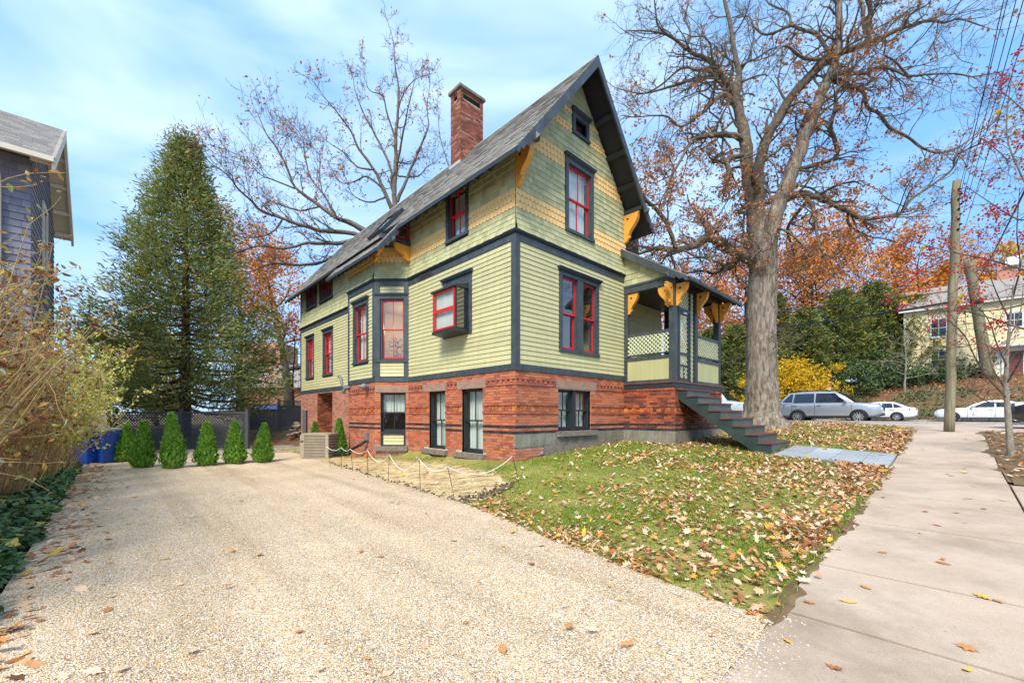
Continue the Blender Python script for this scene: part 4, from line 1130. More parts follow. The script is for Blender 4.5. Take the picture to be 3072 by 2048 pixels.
# lattice screen and door
lattice(FPF, 0.17, 0.30, 2.42, 5.05, 'lattice_green', o=-0.08); lattice(FPF, 1.10, 1.33, 2.42, 5.05, 'lattice_green', o=-0.08)
lattice(FPF, 0.36, 1.02, 4.50, 5.05, 'lattice_green', o=-0.08)
mb = MB()
for (a, b_, c, d) in ((0.30, 0.36, 2.4, 5.08), (1.02, 1.09, 2.4, 5.08), (0.36, 1.02, 4.42, 4.5), (0.17, 0.30, 2.4, 2.42), (1.09, 1.34, 2.4, 2.43)): mb.fbox(FPF, a, b_, c, d, -.12, -.03)
mb.build('door_frame', M['dark_trim'], porch)
mb = MB()
for (a, b_, c, d) in ((0.365, 0.44, 2.41, 4.415), (0.94, 1.015, 2.41, 4.415), (0.44, 0.94, 4.33, 4.415), (0.44, 0.94, 2.41, 2.5), (0.44, 0.94, 3.18, 3.24), (0.44, 0.94, 2.86, 2.90), (0.68, 0.70, 2.5, 2.86)): mb.fbox(FPF, a, b_, c, d, -.10, -.045)
mb.build('screen_door', M['dark_trim'], porch)
lattice(FPF, 0.44, 0.94, 2.5, 4.33, 'lattice_green', o=-0.085)
mb = MB(); mb.fbox(FPF, 0.60, 0.80, 4.36, 4.40, -.044, -.005); mb.build('door_closer', M['white_paint'], porch)
# porch brackets
PBK = ((0.06, 0.13, 0.03), (0.06, 0.27, 0.016))
zb_ = 5.095
for (q, p, dq, dp) in ((4.62, -0.13, 0, -1), (4.62, -1.43, 0, 1), (4.55, -1.52, -1, 0), (4.65, -1.61, 0, -1), (4.73, -1.55, 1, 0), (6.0, -1.61, 0, -1), (6.08, -1.55, 1, 0), (7.70, -1.55, -1, 0), (7.78, -1.61, 0, -1), (7.88, -1.55, 1, 0), (7.8, 0.12, 0, -1), (7.8, -1.43, 0, 1), (4.70, 0.22, 1, 0)):
    top = 5.08
    add_bracket(porch, lambda a, h, o, q=q, p=p, dq=dq, dp=dp: (q + dq * a + dp * o, p + dp * a + dq * o, top - h), 0.60, 0.34, 0.07, ((0.11, 0.13, 0.035), (0.08, 0.26, 0.017)))
# back wall of the porch and the wing beside the gable
FW = Fr((4.66, 0.3), (1, 0), (0, -1))
mb = MB(); mb.box(4.66, 7.5, 0.33, 9.0, 0.3, 5.5); mb.build('wing_wall', M['dark_trim'], house)
clapboards(FW, 0.0, 2.84, 2.40, 5.14, [], siding)
mb = MB(); mb.box(4.66, 6.0, 0.36, 4.0, 5.5, 8.2); mb.build('wing_wall', M['dark_trim'], house)
shingle_n = len(SH); SH2 = SH; SH = []
shingle_rows(Fr((4.66, 0.36), (1, 0), (0, -1)), lambda z: (0, 1.34), rows(5.9, 7.6, 11, 's'), [(0.55, 1.34, 6.2, 7.6)], False)
mb = MB()
for d_, mat, v, f in SH: mb.add(v, f)
mb.build('shingle_field', M['green_shingle'], house, kind='stuff'); SH = SH2
window(Fr((4.66, 0.36), (1, 0), (0, -1)), 0.62, 1.22, 6.3, 7.5, 0.12, False)
mb = MB(); mb.fbox(FW, 0.32, 0.42, 3.98, 4.20, 0.02, 0.12); scn = mb.build('porch_lamp', M['dark_trim'], porch)
m, nt, b = newmat('lamp_glow'); b.inputs['Base Color'].default_value = (1, .55, .12, 1); b.inputs['Emission Color'].default_value = (1, .42, .06, 1); b.inputs['Emission Strength'].default_value = 3.0; M['lamp_glow'] = m
mb = MB(); mb.fbox(FW, 0.335, 0.405, 4.0, 4.16, 0.121, 0.135); mb.build('lamp_glass', M['lamp_glow'], porch)

# ---- front steps
SQ0, SQ1 = 4.74, 6.36
steps = thing('front_steps', None, None, parent=house)
def tz(i): return 2.18 - 0.199 * i
for i in range(8):
    pa, pb = -1.56 - 0.292 * i, -1.56 - 0.292 * (i + 1)
    for j in range(2):                     # two boards to a tread
        mb = MB(); x0 = lerp(pa, pb - 0.03, j / 2) ; x1 = lerp(pa, pb - 0.03, (j + 1) / 2)
        mb.box(SQ0 - 0.03, SQ1 + 0.03, x1 + 0.003, x0, tz(i) - 0.035, tz(i)); mb.build('tread', M['maroon_tread'], steps)
    mb = MB(); mb.box(SQ0 + 0.04, SQ1 - 0.04, pb, pb + 0.02, tz(i) - 0.199 - (0.0 if i < 7 else 0.05), tz(i) - 0.036); mb.build('riser', M['riser_green'], steps)
for q in (SQ0, SQ1 - 0.05):
    poly = [(-1.565, tz(0) - 0.036)]
    for i in range(8):
        pb = -1.56 - 0.292 * (i + 1) + 0.001
        poly += [(pb, tz(i) - 0.036), (pb, (tz(i + 1) if i < 7 else 0.50) - 0.036)]
    poly = poly[:-1] + [(-3.895, 0.47), (-3.62, 0.47), (-1.565, 1.93)]
    mb = MB(); mb.prism([(q, p, z) for p, z in poly], [(q + .05, p, z) for p, z in poly]); mb.build('stringer', M['stair_green'], steps)

# ---- garden door in its recess, lamp, pipes, meter
FD = Fr((0.85, 11.1), (0, 1), (-1, 0))
mb = MB(); mb.box(0.86, 0.9, 11.1, 12.93, -0.1, 2.45); mb.box(0.0, 0.9, 11.1, 12.93, 2.42, 2.47); mb.build('recess_wall', M['dark_trim'], house)
clapboards(FD, 0.0, 1.83, 0.05, 2.4, [(0.1, 1.62, 0, 2.1)], siding)
mb = MB()
for (a, b_, c, d) in ((0.10, 0.20, 0.05, 2.1), (1.52, 1.62, 0.05, 2.1), (0.20, 1.52, 2.0, 2.1)): mb.fbox(FD, a, b_, c, d, 0.0, 0.05)
dr = mb.build('garden_door', M['slate_trim'], house)
for a, b_ in ((0.20, 0.85), (0.87, 1.52)):
    mb = MB()
    for (x0, x1, y0, y1) in ((a, a + .1, .06, 2.0), (b_ - .1, b_, .06, 2.0), (a + .1, b_ - .1, 1.88, 2.0), (a + .1, b_ - .1, .06, .28)): mb.fbox(FD, x0, x1, y0, y1, 0.0, 0.045)
    mb.build('door_leaf', M['red_sash'], dr)
    mb = MB(); mb.fbox(FD, a + .1, b_ - .1, .28, 1.88, 0.018, 0.022); mb.build('pane', M['glass_dark'], dr)
    mb = MB(); mb.fbox(FD, (a + .02) if a > .5 else (b_ - .1), (a + .1) if a > .5 else (b_ - .02), 1.0, 1.03, 0.045, 0.09); mb.build('handle', M['ridge_metal'], dr)
mb = MB(); mb.lathe([(0.0, 0), (.06, 0), (.06, .05), (.05, .12), (0, .15)], 10, (0.80, 12.1, 2.2), 'x'); mb.build('bulkhead_lamp', M['grey_plastic'], house)
def pipe(name, pts, r, mat):
    mb = MB(); mb.tube(pts, r, 10); mb.build(name, M[mat], house, smooth_=True)
P = F2.pt
pipe('vent_pipe', [P(1.86, 2.40, 0.0), P(1.86, 2.40, 0.10), P(1.90, 2.38, 0.16), P(1.99, 2.30, 0.17), P(1.99, 2.20, 0.17)], 0.055, 'grey_plastic')
pipe('vent_pipe', [P(2.05, 2.42, 0.0), P(2.12, 2.44, 0.12), P(2.22, 2.55, 0.16), P(2.25, 2.70, 0.16), P(2.36, 2.80, 0.17), P(2.46, 2.82, 0.17)], 0.05, 'grey_plastic')
mb = MB(); mb.lathe([(.05, 0), (.05, .1), (.10, .14), (.10, .18), (.04, .30), (.03, .34)], 12, (0, 0, 0), 'x'); o_ = mb.build('vent_hood', M['grey_plastic'], house, True); o_.rotation_euler = (0, 0, pi * 0.9); o_.location = P(0.35, 2.36, 0.0)
mb = MB(); mb.fbox(F2, 0.36, 0.50, 0.65, 0.90, 0.01, 0.10); mb.build('junction_box', M['grey_plastic'], house)
pipe('conduit', [P(0.43, 0.66, 0.06), P(0.42, 0.62, 0.14), P(0.7, 0.45, 0.3), P(1.3, 0.22, 0.5), P(2.2, 0.10, 0.7), P(3.0, 0.10, 0.9)], 0.028, 'black_rubber')
pipe('conduit', [P(0.50, 0.60, 0.05), P(0.62, 0.48, 0.16), P(1.0, 0.28, 0.42), P(1.7, 0.12, 0.72), P(2.8, 0.07, 1.05)], 0.022, 'black_rubber')
# room plant and lamp behind the bay window
lamp_d = bpy.data.lights.new('room_lamp', 'POINT'); lamp_d.energy = 60; lamp_d.color = (1, 0.72, 0.42); lamp_d.shadow_soft_size = 0.12
lo = bpy.data.objects.new('room_lamp', lamp_d); COL.objects.link(lo); lo.parent = house; lo.location = (1.6, 6.6, 4.6)
mb = MB(); mb.lathe([(0.0, 0), (.07, 0), (.07, .18), (.05, .2), (0, .2)], 12, (0.45, 5.55, 3.52)); mb.build('lamp_shade', M['lamp_glow'], house)
mb = MB()
for k in range(170):
    a, r, h = U(0, 2 * pi), U(0.0, 0.28), U(0, 0.65)
    c = Vector((0.12 + r * cos(a), 5.82 + r * sin(a), 3.3 + h)); d = Vector((U(-1, 1), U(-1, 1), U(-.4, 1))).normalized() * U(.08, .16); s = d.cross(Vector((0, 0, 1))).normalized() * 0.02
    mb.add([tuple(c), tuple(c + d * .5 + s), tuple(c + d), tuple(c + d * .5 - s)], [(0, 1, 2, 3)])
pieces('room_plant', [(0, (0.02, 0.03, 0.015)), (1, (0.06, 0.08, 0.03))], 0.6, 0.1, 20, 0)
mb.build('room_plant', M['room_plant'], house, kind='stuff')
# ---------------------------------------------------------------- plants
def bark(name, stops, scale=14, stretch=(1, 1, 0.22), bmp=1.0, dist=0.04):
    m, nt, b = newmat(name)
    f = noise_n(nt, scale, 7, 0.72, stretch=stretch, dist=0.6)
    c = ramp(nt, stops, f); nt.links.new(c, b.inputs['Base Color'])
    b.inputs['Roughness'].default_value = 0.95; b.inputs['Specular IOR Level'].default_value = 0.15
    bump(nt, b, f, bmp, dist); MATS[name] = m
bark('oak_bark', [(0.32, (0.06, 0.048, 0.038)), (0.46, (0.19, 0.155, 0.12)), (0.62, (0.36, 0.31, 0.255)), (0.8, (0.48, 0.43, 0.36))], 11)
bark('limb_bark', [(0.35, (0.075, 0.058, 0.043)), (0.55, (0.18, 0.145, 0.11)), (0.75, (0.29, 0.255, 0.19))], 9, (1, 1, 1))
bark('dark_bark', [(0.35, (0.035, 0.026, 0.02)), (0.7, (0.11, 0.085, 0.065))], 9, (1, 1, 1))
bark('red_bark', [(0.35, (0.06, 0.025, 0.015)), (0.7, (0.17, 0.08, 0.05))], 12)
bark('tan_stem', [(0.3, (0.22, 0.14, 0.06)), (0.55, (0.40, 0.28, 0.13)), (0.8, (0.52, 0.40, 0.21))], 12, (1, 1, 0.4), 0.4, 0.01)
bark('pale_bark', [(0.35, (0.20, 0.17, 0.13)), (0.7, (0.42, 0.38, 0.31))], 12, (1, 1, 0.5))
bark('pole_wood', [(0.35, (0.15, 0.13, 0.08)), (0.55, (0.25, 0.225, 0.145)), (0.75, (0.35, 0.325, 0.23))], 10, (1, 1, 0.06), 0.6, 0.02)
pieces('oak_leaf', [(0, (0.30, 0.11, 0.045)), (0.4, (0.46, 0.19, 0.075)), (0.75, (0.58, 0.28, 0.12)), (1, (0.66, 0.40, 0.22))], 0.75, 0.15, 10, 0, trans=0.35)
pieces('orange_leaf', [(0, (0.48, 0.12, 0.02)), (0.5, (0.74, 0.25, 0.03)), (1, (0.84, 0.42, 0.07))], 0.75, 0.15, 6, 0, trans=0.35)
pieces('rust_leaf', [(0, (0.42, 0.11, 0.04)), (0.5, (0.62, 0.21, 0.06)), (1, (0.76, 0.38, 0.13))], 0.75, 0.15, 6, 0, trans=0.35)
pieces('yellow_leaf', [(0, (0.50, 0.30, 0.01)), (0.5, (0.74, 0.47, 0.015)), (1, (0.85, 0.62, 0.06))], 0.7, 0.1, 6, 0, trans=0.4)
pieces('yellowgreen_leaf', [(0, (0.16, 0.20, 0.02)), (0.4, (0.40, 0.38, 0.03)), (0.7, (0.62, 0.50, 0.06)), (0.9, (0.55, 0.25, 0.05)), (1, (0.7, 0.66, 0.36))], 0.7, 0.1, 6, 0, trans=0.4)
pieces('hedge_leaf', [(0, (0.13, 0.05, 0.035)), (0.25, (0.30, 0.12, 0.05)), (0.5, (0.42, 0.22, 0.08)), (0.7, (0.50, 0.34, 0.08)), (0.85, (0.36, 0.36, 0.07)), (1, (0.34, 0.36, 0.34))], 0.55, 0.1, 8, 0, trans=0.3)
pieces('hedge_green', [(0, (0.28, 0.32, 0.05)), (0.4, (0.55, 0.55, 0.10)), (0.75, (0.70, 0.62, 0.16)), (1, (0.78, 0.78, 0.45))], 0.55, 0.1, 8, 0, trans=0.35)
pieces('cedar_green', [(0, (0.11, 0.15, 0.04)), (0.45, (0.21, 0.26, 0.07)), (0.8, (0.32, 0.34, 0.10)), (0.95, (0.40, 0.34, 0.10)), (1, (0.26, 0.13, 0.045))], 0.7, 0.1, 6, 0, trans=0.2)
pieces('dark_conifer', [(0, (0.07, 0.10, 0.028)), (0.5, (0.15, 0.20, 0.05)), (0.85, (0.28, 0.28, 0.07)), (1, (0.42, 0.28, 0.06))], 0.75, 0.1, 5, 0, trans=0.2)
pieces('arbor_green', [(0, (0.08, 0.19, 0.022)), (0.5, (0.17, 0.37, 0.045)), (1, (0.30, 0.50, 0.08))], 0.65, 0.1, 8, 0, trans=0.25)
pieces('shrub_green', [(0, (0.035, 0.07, 0.025)), (0.6, (0.09, 0.15, 0.05)), (1, (0.19, 0.26, 0.10))], 0.55, 0.1, 6, 0, trans=0.15)
pieces('juniper_green', [(0, (0.04, 0.07, 0.03)), (0.6, (0.09, 0.14, 0.05)), (1, (0.17, 0.22, 0.10))], 0.7, 0.1, 6, 0, trans=0.15)
pieces('ivy_green', [(0, (0.03, 0.075, 0.028)), (0.6, (0.075, 0.15, 0.05)), (0.92, (0.16, 0.24, 0.09)), (1, (0.40, 0.32, 0.06))], 0.35, 0.1, 8, 0)
pieces('berry_red', [(0, (0.28, 0.004, 0.006)), (1, (0.52, 0.010, 0.014))], 0.3, 0.05, 6, 0, spec=0.6)

def rvec(): return Vector((random.gauss(0, 1), random.gauss(0, 1), random.gauss(0, 1)))
def leaf(mb, c, s, n=None, asp=0.55, fold=0.15):
    d = rvec().normalized() if n is None else (n + rvec() * 0.35).normalized()
    t = d.cross(rvec())
    if t.length < 1e-4: return
    t.normalize(); t *= s * asp / 2; d = d * s; up = d.cross(t).normalized() * (s * fold)
    a = c; b_ = c + d
    m1 = c + d * 0.45 + t + up; m2 = c + d * 0.45 - t + up
    mb.add([tuple(a), tuple(m1), tuple(b_), tuple(m2)], [(0, 1, 2), (0, 2, 3)])
def leaf6(mb, c, s, n=None, asp=0.5, fold=0.25):
    d = rvec().normalized() if n is None else (n + rvec() * 0.35).normalized()
    t = d.cross(rvec())
    if t.length < 1e-4: return
    t.normalize(); up = d.cross(t) * (s * asp * fold); t = t * (s * asp / 2); cv = up * U(-.8, .8)
    P = lambda f, k: tuple(c + d * (s * f) + t * k + up * abs(k) + cv * (4 * f * (1 - f)))
    mb.add([P(0, 0), P(.28, .85), P(.62, .8), P(1, 0), P(.62, -.8), P(.28, -.85), P(.45, 0)], [(0, 1, 2, 3, 6), (6, 3, 4, 5, 0)])
def poly_walk(p, d, L, n, wig, lift=0.0):
    pts = [p.copy()]; d = d.normalized(); st = L / n
    for i in range(n):
        d = (d + rvec() * wig + Vector((0, 0, lift))).normalized()
        pts.append(pts[-1] + d * st)
    return pts, d
def grow(mb, p, d, L, r, lvl, tips, kids=(5, 4), wig=0.28, lift=0.03, ratio=0.5, spread=0.9, minr=0.0035, sides=(5, 4, 3, 3)):
    n = 5 if lvl > 1 else 4
    pts, dd = poly_walk(p, d, L, n, wig, lift)
    r1 = max(minr, r * 0.35)
    mb.tube(pts, [lerp(r, r1, i / n) for i in range(n + 1)], sides[max(0, len(sides) - 1 - lvl)], False)
    if lvl <= 0:
        tips.append((pts[-1], dd)); tips.append((pts[n // 2], dd)); return
    k = kids[min(lvl - 1, len(kids) - 1)]
    for i in range(k):
        t = U(0.25, 1.0); f = t * n; j = min(n - 1, int(f)); q = pts[j].lerp(pts[j + 1], f - j)
        seg = (pts[j + 1] - pts[j]).normalized(); nd = (seg + rvec() * spread).normalized()
        grow(mb, q, nd, L * ratio * U(0.6, 1.2), max(minr, lerp(r, r1, t) * 0.6), lvl - 1, tips, kids, wig, lift, ratio, spread, minr, sides)
    tips.append((pts[-1], dd))

# ---- the big oak
OK = lambda a, b_: (1780 + a / 1.8204, b_ / 1.8204)
oak = thing('oak_tree', 'huge oak with thick grey ridged trunk and spreading limbs holding brown leaves', 'tree', tuple(px(2292, 1270, 15.5)))
oak0 = Vector(oak.location)
OD = 15.5
def limb_pts(zp, d0, d1):
    n = len(zp); out = []; rr = []
    for i, (a, b_, r) in enumerate(zp):
        d = lerp(d0, d1, (i / max(1, n - 1)))
        x, y = OK(a, b_); out.append(px(x, y, d) - oak0); rr.append(r * (1.0 if r > 60 else .88) / 1.8204 / FPX * d)
    return out, rr
def refine(pts, rr, k=4, wob=0.35):
    o, q = [], []
    for i in range(len(pts) - 1):
        p0 = pts[max(0, i - 1)]; p1 = pts[i]; p2 = pts[i + 1]; p3 = pts[min(len(pts) - 1, i + 2)]
        for j in range(k):
            t = j / k; t2, t3 = t * t, t ** 3
            o.append(0.5 * ((2 * p1) + (p2 - p0) * t + (2 * p0 - 5 * p1 + 4 * p2 - p3) * t2 + (3 * p1 - p0 - 3 * p2 + p3) * t3) + rvec() * (rr[i] * wob * 0.3))
            q.append(lerp(rr[i], rr[i + 1], t) * U(0.93, 1.08))
    o.append(pts[-1]); q.append(rr[-1]); return o, q
trunk_z = [(920, 2345, 112), (920, 2300, 100), (920, 2240, 86), (918, 2100, 80), (918, 1900, 76), (920, 1700, 70), (925, 1500, 67), (930, 1330, 64), (928, 1230, 50), (926, 1150, 25)]
mb = MB(); pts, rr = limb_pts(trunk_z, OD, OD)
pts, rr = refine(pts, rr, 4, 0.0)
mb2 = MB(); mb2.tube(pts, rr, 28, False)
vs2 = []                            # flare the root crown unevenly
for v in mb2.v:
    V = Vector(v); h = V.z + 0.02; a = atan2(V.y, V.x)
    if h < 0.9:
        k = 1 + 0.16 * (1 - max(0, h) / 0.9) ** 2 * (1 + sin(a * 5 + 1) + 0.5 * sin(a * 9))
        V.x *= k; V.y *= k
    n_ = 1 + 0.025 * sin(a * 11 + V.z * 1.3) + 0.02 * mnoise.noise((a * 3, V.z * 2, 0))
    c = pts[0]
    vs2.append((V.x * n_, V.y * n_, V.z))
mb2.v = vs2
mb2.build('trunk', M['oak_bark'], oak, True)
LIMBS = [
 ([(920, 1560, 30), (908, 1400, 46), (880, 1190, 46), (850, 1000, 38), (835, 820, 33), (805, 640, 30), (780, 520, 27), (795, 400, 18), (770, 280, 14), (745, 120, 12), (715, 0, 9), (700, -120, 5)], 0.0, 0.6),
 ([(925, 1560, 30), (922, 1350, 45), (905, 1080, 37), (905, 900, 31), (960, 740, 28), (1060, 560, 27), (1180, 420, 24), (1290, 320, 22), (1400, 270, 18), (1520, 230, 16), (1650, 170, 13), (1750, 135, 9), (1850, 110, 8), (1915, 125, 6), (2000, 105, 5), (2140, 150, 2.5)], 0.3, -2.5),
 ([(925, 1600, 30), (945, 1400, 50), (985, 1200, 50), (1040, 1050, 45), (1100, 900, 40), (1150, 760, 36), (1200, 620, 35), (1260, 480, 30), (1320, 330, 24), (1345, 180, 20), (1340, 0, 18), (1345, -150, 12), (1330, -300, 6)], -0.2, -1.5),
 ([(890, 1470, 36), (860, 1420, 38), (780, 1380, 34), (700, 1330, 30), (620, 1300, 26), (560, 1340, 20), (450, 1365, 17), (350, 1355, 14), (280, 1375, 9), (200, 1400, 5)], 0.0, -1.0),
 ([(450, 1350, 14), (400, 1220, 13), (340, 1140, 11), (290, 1090, 9), (260, 1030, 5), (200, 960, 3)], -0.8, -1.6),
 ([(890, 1500, 22), (840, 1400, 20), (780, 1400, 18), (720, 1460, 15), (660, 1490, 11), (600, 1480, 8), (520, 1490, 4)], 0.0, 1.5),
 ([(820, 760, 22), (740, 735, 18), (690, 735, 17), (600, 745, 14), (540, 770, 11), (480, 870, 9), (420, 980, 7), (390, 1100, 4), (330, 1180, 2.5)], 0.2, -1.5),
 ([(790, 600, 20), (720, 520, 16), (650, 560, 13), (590, 620, 10), (480, 690, 7), (410, 640, 6), (340, 630, 5), (230, 640, 4), (150, 630, 2.5)], 0.3, -2.0),
 ([(780, 560, 20), (700, 450, 16), (640, 390, 14), (560, 380, 10), (480, 375, 7), (350, 480, 5), (250, 510, 4), (120, 480, 2.5)], 0.3, 2.5),
 ([(775, 540, 20), (740, 480, 20), (690, 400, 17), (630, 330, 15), (540, 290, 12), (450, 220, 9), (380, 185, 7), (290, 170, 5), (170, 170, 2.5)], 0.4, -1.0),
 ([(500, 270, 9), (530, 180, 7), (500, 100, 6), (520, 0, 4), (500, -80, 2.5)], -0.5, 0.5),
 ([(785, 490, 16), (700, 420, 12), (560, 430, 10), (450, 465, 8), (330, 500, 5), (230, 520, 2.5)], 0.4, 3.0),
 ([(450, 220, 8), (360, 150, 6), (340, 60, 5), (330, -40, 3)], -0.8, -1.5),
 ([(1310, 340, 14), (1230, 200, 12), (1130, 160, 10), (1080, 140, 9), (950, 190, 7), (880, 150, 6), (850, 90, 5), (780, 100, 2.5)], -0.8, 1.5),
 ([(1280, 330, 12), (1150, 320, 9), (1050, 250, 7), (980, 300, 5), (900, 330, 3)], -0.8, -3.0),
 ([(1300, 420, 14), (1380, 400, 13), (1480, 400, 11), (1550, 370, 10), (1650, 385, 9), (1720, 415, 8), (1850, 405, 6), (2000, 405, 5), (2070, 420, 4), (2230, 390, 2)], -0.8, -3.0),
 ([(1310, 440, 13), (1400, 480, 12), (1470, 500, 11), (1500, 590, 10), (1560, 620, 10), (1620, 700, 9), (1720, 750, 8), (1800, 810, 7), (1900, 835, 6), (2020, 790, 5), (2100, 720, 2.5)], -0.8, 1.8),
 ([(1010, 1130, 34), (1050, 1080, 28), (1150, 1060, 22), (1250, 1090, 17), (1390, 1150, 15), (1470, 1195, 13), (1550, 1190, 11), (1680, 1160, 9), (1730, 1090, 8), (1850, 1010, 7), (1960, 925, 6), (1980, 850, 6), (2100, 790, 5), (2130, 760, 4), (2250, 860, 2)], -0.3, -2.5),
 ([(1150, 1070, 14), (1200, 1130, 12), (1215, 1230, 9), (1230, 1330, 7), (1270, 1420, 4)], -0.6, -1.6),
 ([(1100, 930, 16), (1250, 890, 12), (1330, 850, 13), (1310, 740, 12), (1290, 700, 12), (1320, 600, 11), (1330, 500, 9), (1400, 420, 7), (1420, 300, 4)], -0.4, -1.8),
 ([(840, 850, 18), (760, 860, 17), (730, 890, 16), (745, 940, 15), (720, 1000, 11)], 0.3, -0.8),
 ([(1480, 245, 15), (1500, 200, 14), (1510, 100, 12), (1515, 0, 10), (1500, -120, 6)], -0.8, -1.2),
 ([(1500, 215, 13), (1480, 140, 14), (1465, 30, 12), (1440, -60, 8)], -0.8, 0.6),
 ([(1080, 140, 8), (1060, 70, 6), (960, 20, 5), (900, -60, 3)], 0.6, 1.6),
 ([(1170, 1100, 12), (1100, 1180, 10), (1060, 1260, 8), (1090, 1360, 5), (1100, 1430, 3)], -0.5, 1.0),
 ([(1390, 1160, 9), (1400, 1230, 7), (1500, 1290, 5), (1620, 1310, 4), (1750, 1370, 2)], -1.2, 0.5),
 ([(1720, 415, 7), (1640, 330, 6), (1590, 300, 5), (1600, 230, 3)], -2.0, -2.6),
 ([(1690, 160, 8), (1730, 80, 6), (1830, 20, 4), (1860, -60, 3)], -2.0, -3.0),
]
mbL, mb3, tips = MB(), MB(), []
for zp, d0, d1 in LIMBS:
    pts, rr = limb_pts(zp, OD + d0, OD + d1)
    if d1 > d0 + 3.5: pass
    pts, rr = refine(pts, rr, 4)
    big = max(rr) > 0.3
    (mb3 if big else mbL).tube(pts, rr, 14 if big else (9 if max(rr) > 0.14 else 6), False)
    n = len(pts)
    for i in range(4, n):
        if rr[i] > 0.30 or R() > 0.80: continue
        seg = (pts[i] - pts[i - 1]).normalized(); nd = (seg * 0.7 + rvec() * 0.75 + Vector((0, 0, 0.1))).normalized()
        grow(mbL, pts[i], nd, U(0.8, 2.0), max(0.012, min(0.05, rr[i] * 0.45)), 2, tips, (4, 5), 0.30, 0.02, 0.5, 0.9, 0.0035)
    grow(mbL, pts[-1], (pts[-1] - pts[-2]), 1.0, max(0.01, rr[-1]), 2, tips, (4, 4), 0.3, 0.03)
for k in range(46):                # dead twigs low on the trunk
    h = U(2.0, 7.5); a = U(0, 2 * pi); c = Vector((0.42 * cos(a), 0.42 * sin(a), h))
    grow(mbL, c, Vector((cos(a), sin(a), U(-.3, .7))), U(0.5, 1.5), U(.01, .025), 1, tips if h > 4 else [], (5,), 0.3)
mb3.build('leaders', M['oak_bark'], oak, True)
mbL.build('limbs', M['limb_bark'], oak, True)
mb = MB()
for (t_, d_) in tips:
    V = t_ + oak0; X = 1536 + FPX * V.x / V.y; Y = 1245 - FPX * (V.z - CAMZ) / V.y
    zx, zy = (X - 1780) * 1.8204, Y * 1.8204
    pr = 0.03 if zy < 700 else 0.08
    if 560 < zy < 1500 and 180 < zx < 1480: pr = 0.09 + 0.22 * smooth((zy - 560) / 450) if (zx < 1350 and zy < 1250) else 0.24
    if 180 < zy < 600 and 1000 < zx < 1750: pr = 0.13
    if zx < 180: pr *= 0.5
    if R() < pr:
        for k in range(random.randint(3, 8)): leaf(mb, t_ + rvec() * 0.07, U(0.06, 0.14), None, 0.6, 0.25)
mb.build('crown', M['oak_leaf'], oak)

# ---- generic trees
def make_tree(name, label, cat, base, H, spread, trunk_r, leafmat=None, n_main=9, lean=(0, 0), leaf_n=5, leaf_s=0.2, barkmat='dark_bark', fork=0.3, lvl=2, up=0.55, density=1.0, group=None, kids=(5, 5), hide_low=0.0, minr=0.012):
    t = thing(name, label, cat, base, 0, group)
    mb = MB(); tips = []
    n = 10; pts = []
    for i in range(n + 1):
        f = i / n; pts.append(Vector((lean[0] * f * f * H + 0.02 * H * mnoise.noise((f * 3, H, 1)), lean[1] * f * H + 0.02 * H * mnoise.noise((f * 3, H, 7)), f * H * 0.86)))
    rr = [trunk_r * (1.25 if i == 0 else 1) * (1 - 0.93 * (i / n) ** 0.9) + minr for i in range(n + 1)]
    mb.tube(pts, rr, 9, False)
    mbb = MB()
    for k in range(n_main):
        f = lerp(fork, 0.98, (k + R() * 0.6) / n_main); j = min(n - 1, int(f * n)); q = pts[j].lerp(pts[j + 1], f * n - j)
        a = k * 2.4 + U(-.4, .4); e = lerp(0.15, up * 1.6, f)
        L = spread * (1.25 - 0.75 * f) * U(0.75, 1.15)
        grow(mbb, q, Vector((cos(a), sin(a), e)), L, rr[j] * 0.55, lvl, tips, kids, 0.22, 0.05, 0.52, 0.75, minr)
    mb.build('trunk', M[barkmat], t, True)
    mbb.build('branches', M[barkmat], t, True)
    if leafmat:
        ml = MB()
        for (c, d) in tips:
            if R() > density: continue
            for k in range(random.randint(max(1, leaf_n - 2), leaf_n + 2)): leaf(ml, c + rvec() * leaf_s * 1.6, leaf_s * U(0.6, 1.3), None, 0.7, 0.2)
        ml.build('crown', M[leafmat], t)
    return t
def at(x, d, y=None):
    X = (x - 1536) / FPX * d; return (X, d, zt(X, d) - 0.1 if y is None else CAMZ + (1245 - y) / FPX * d)

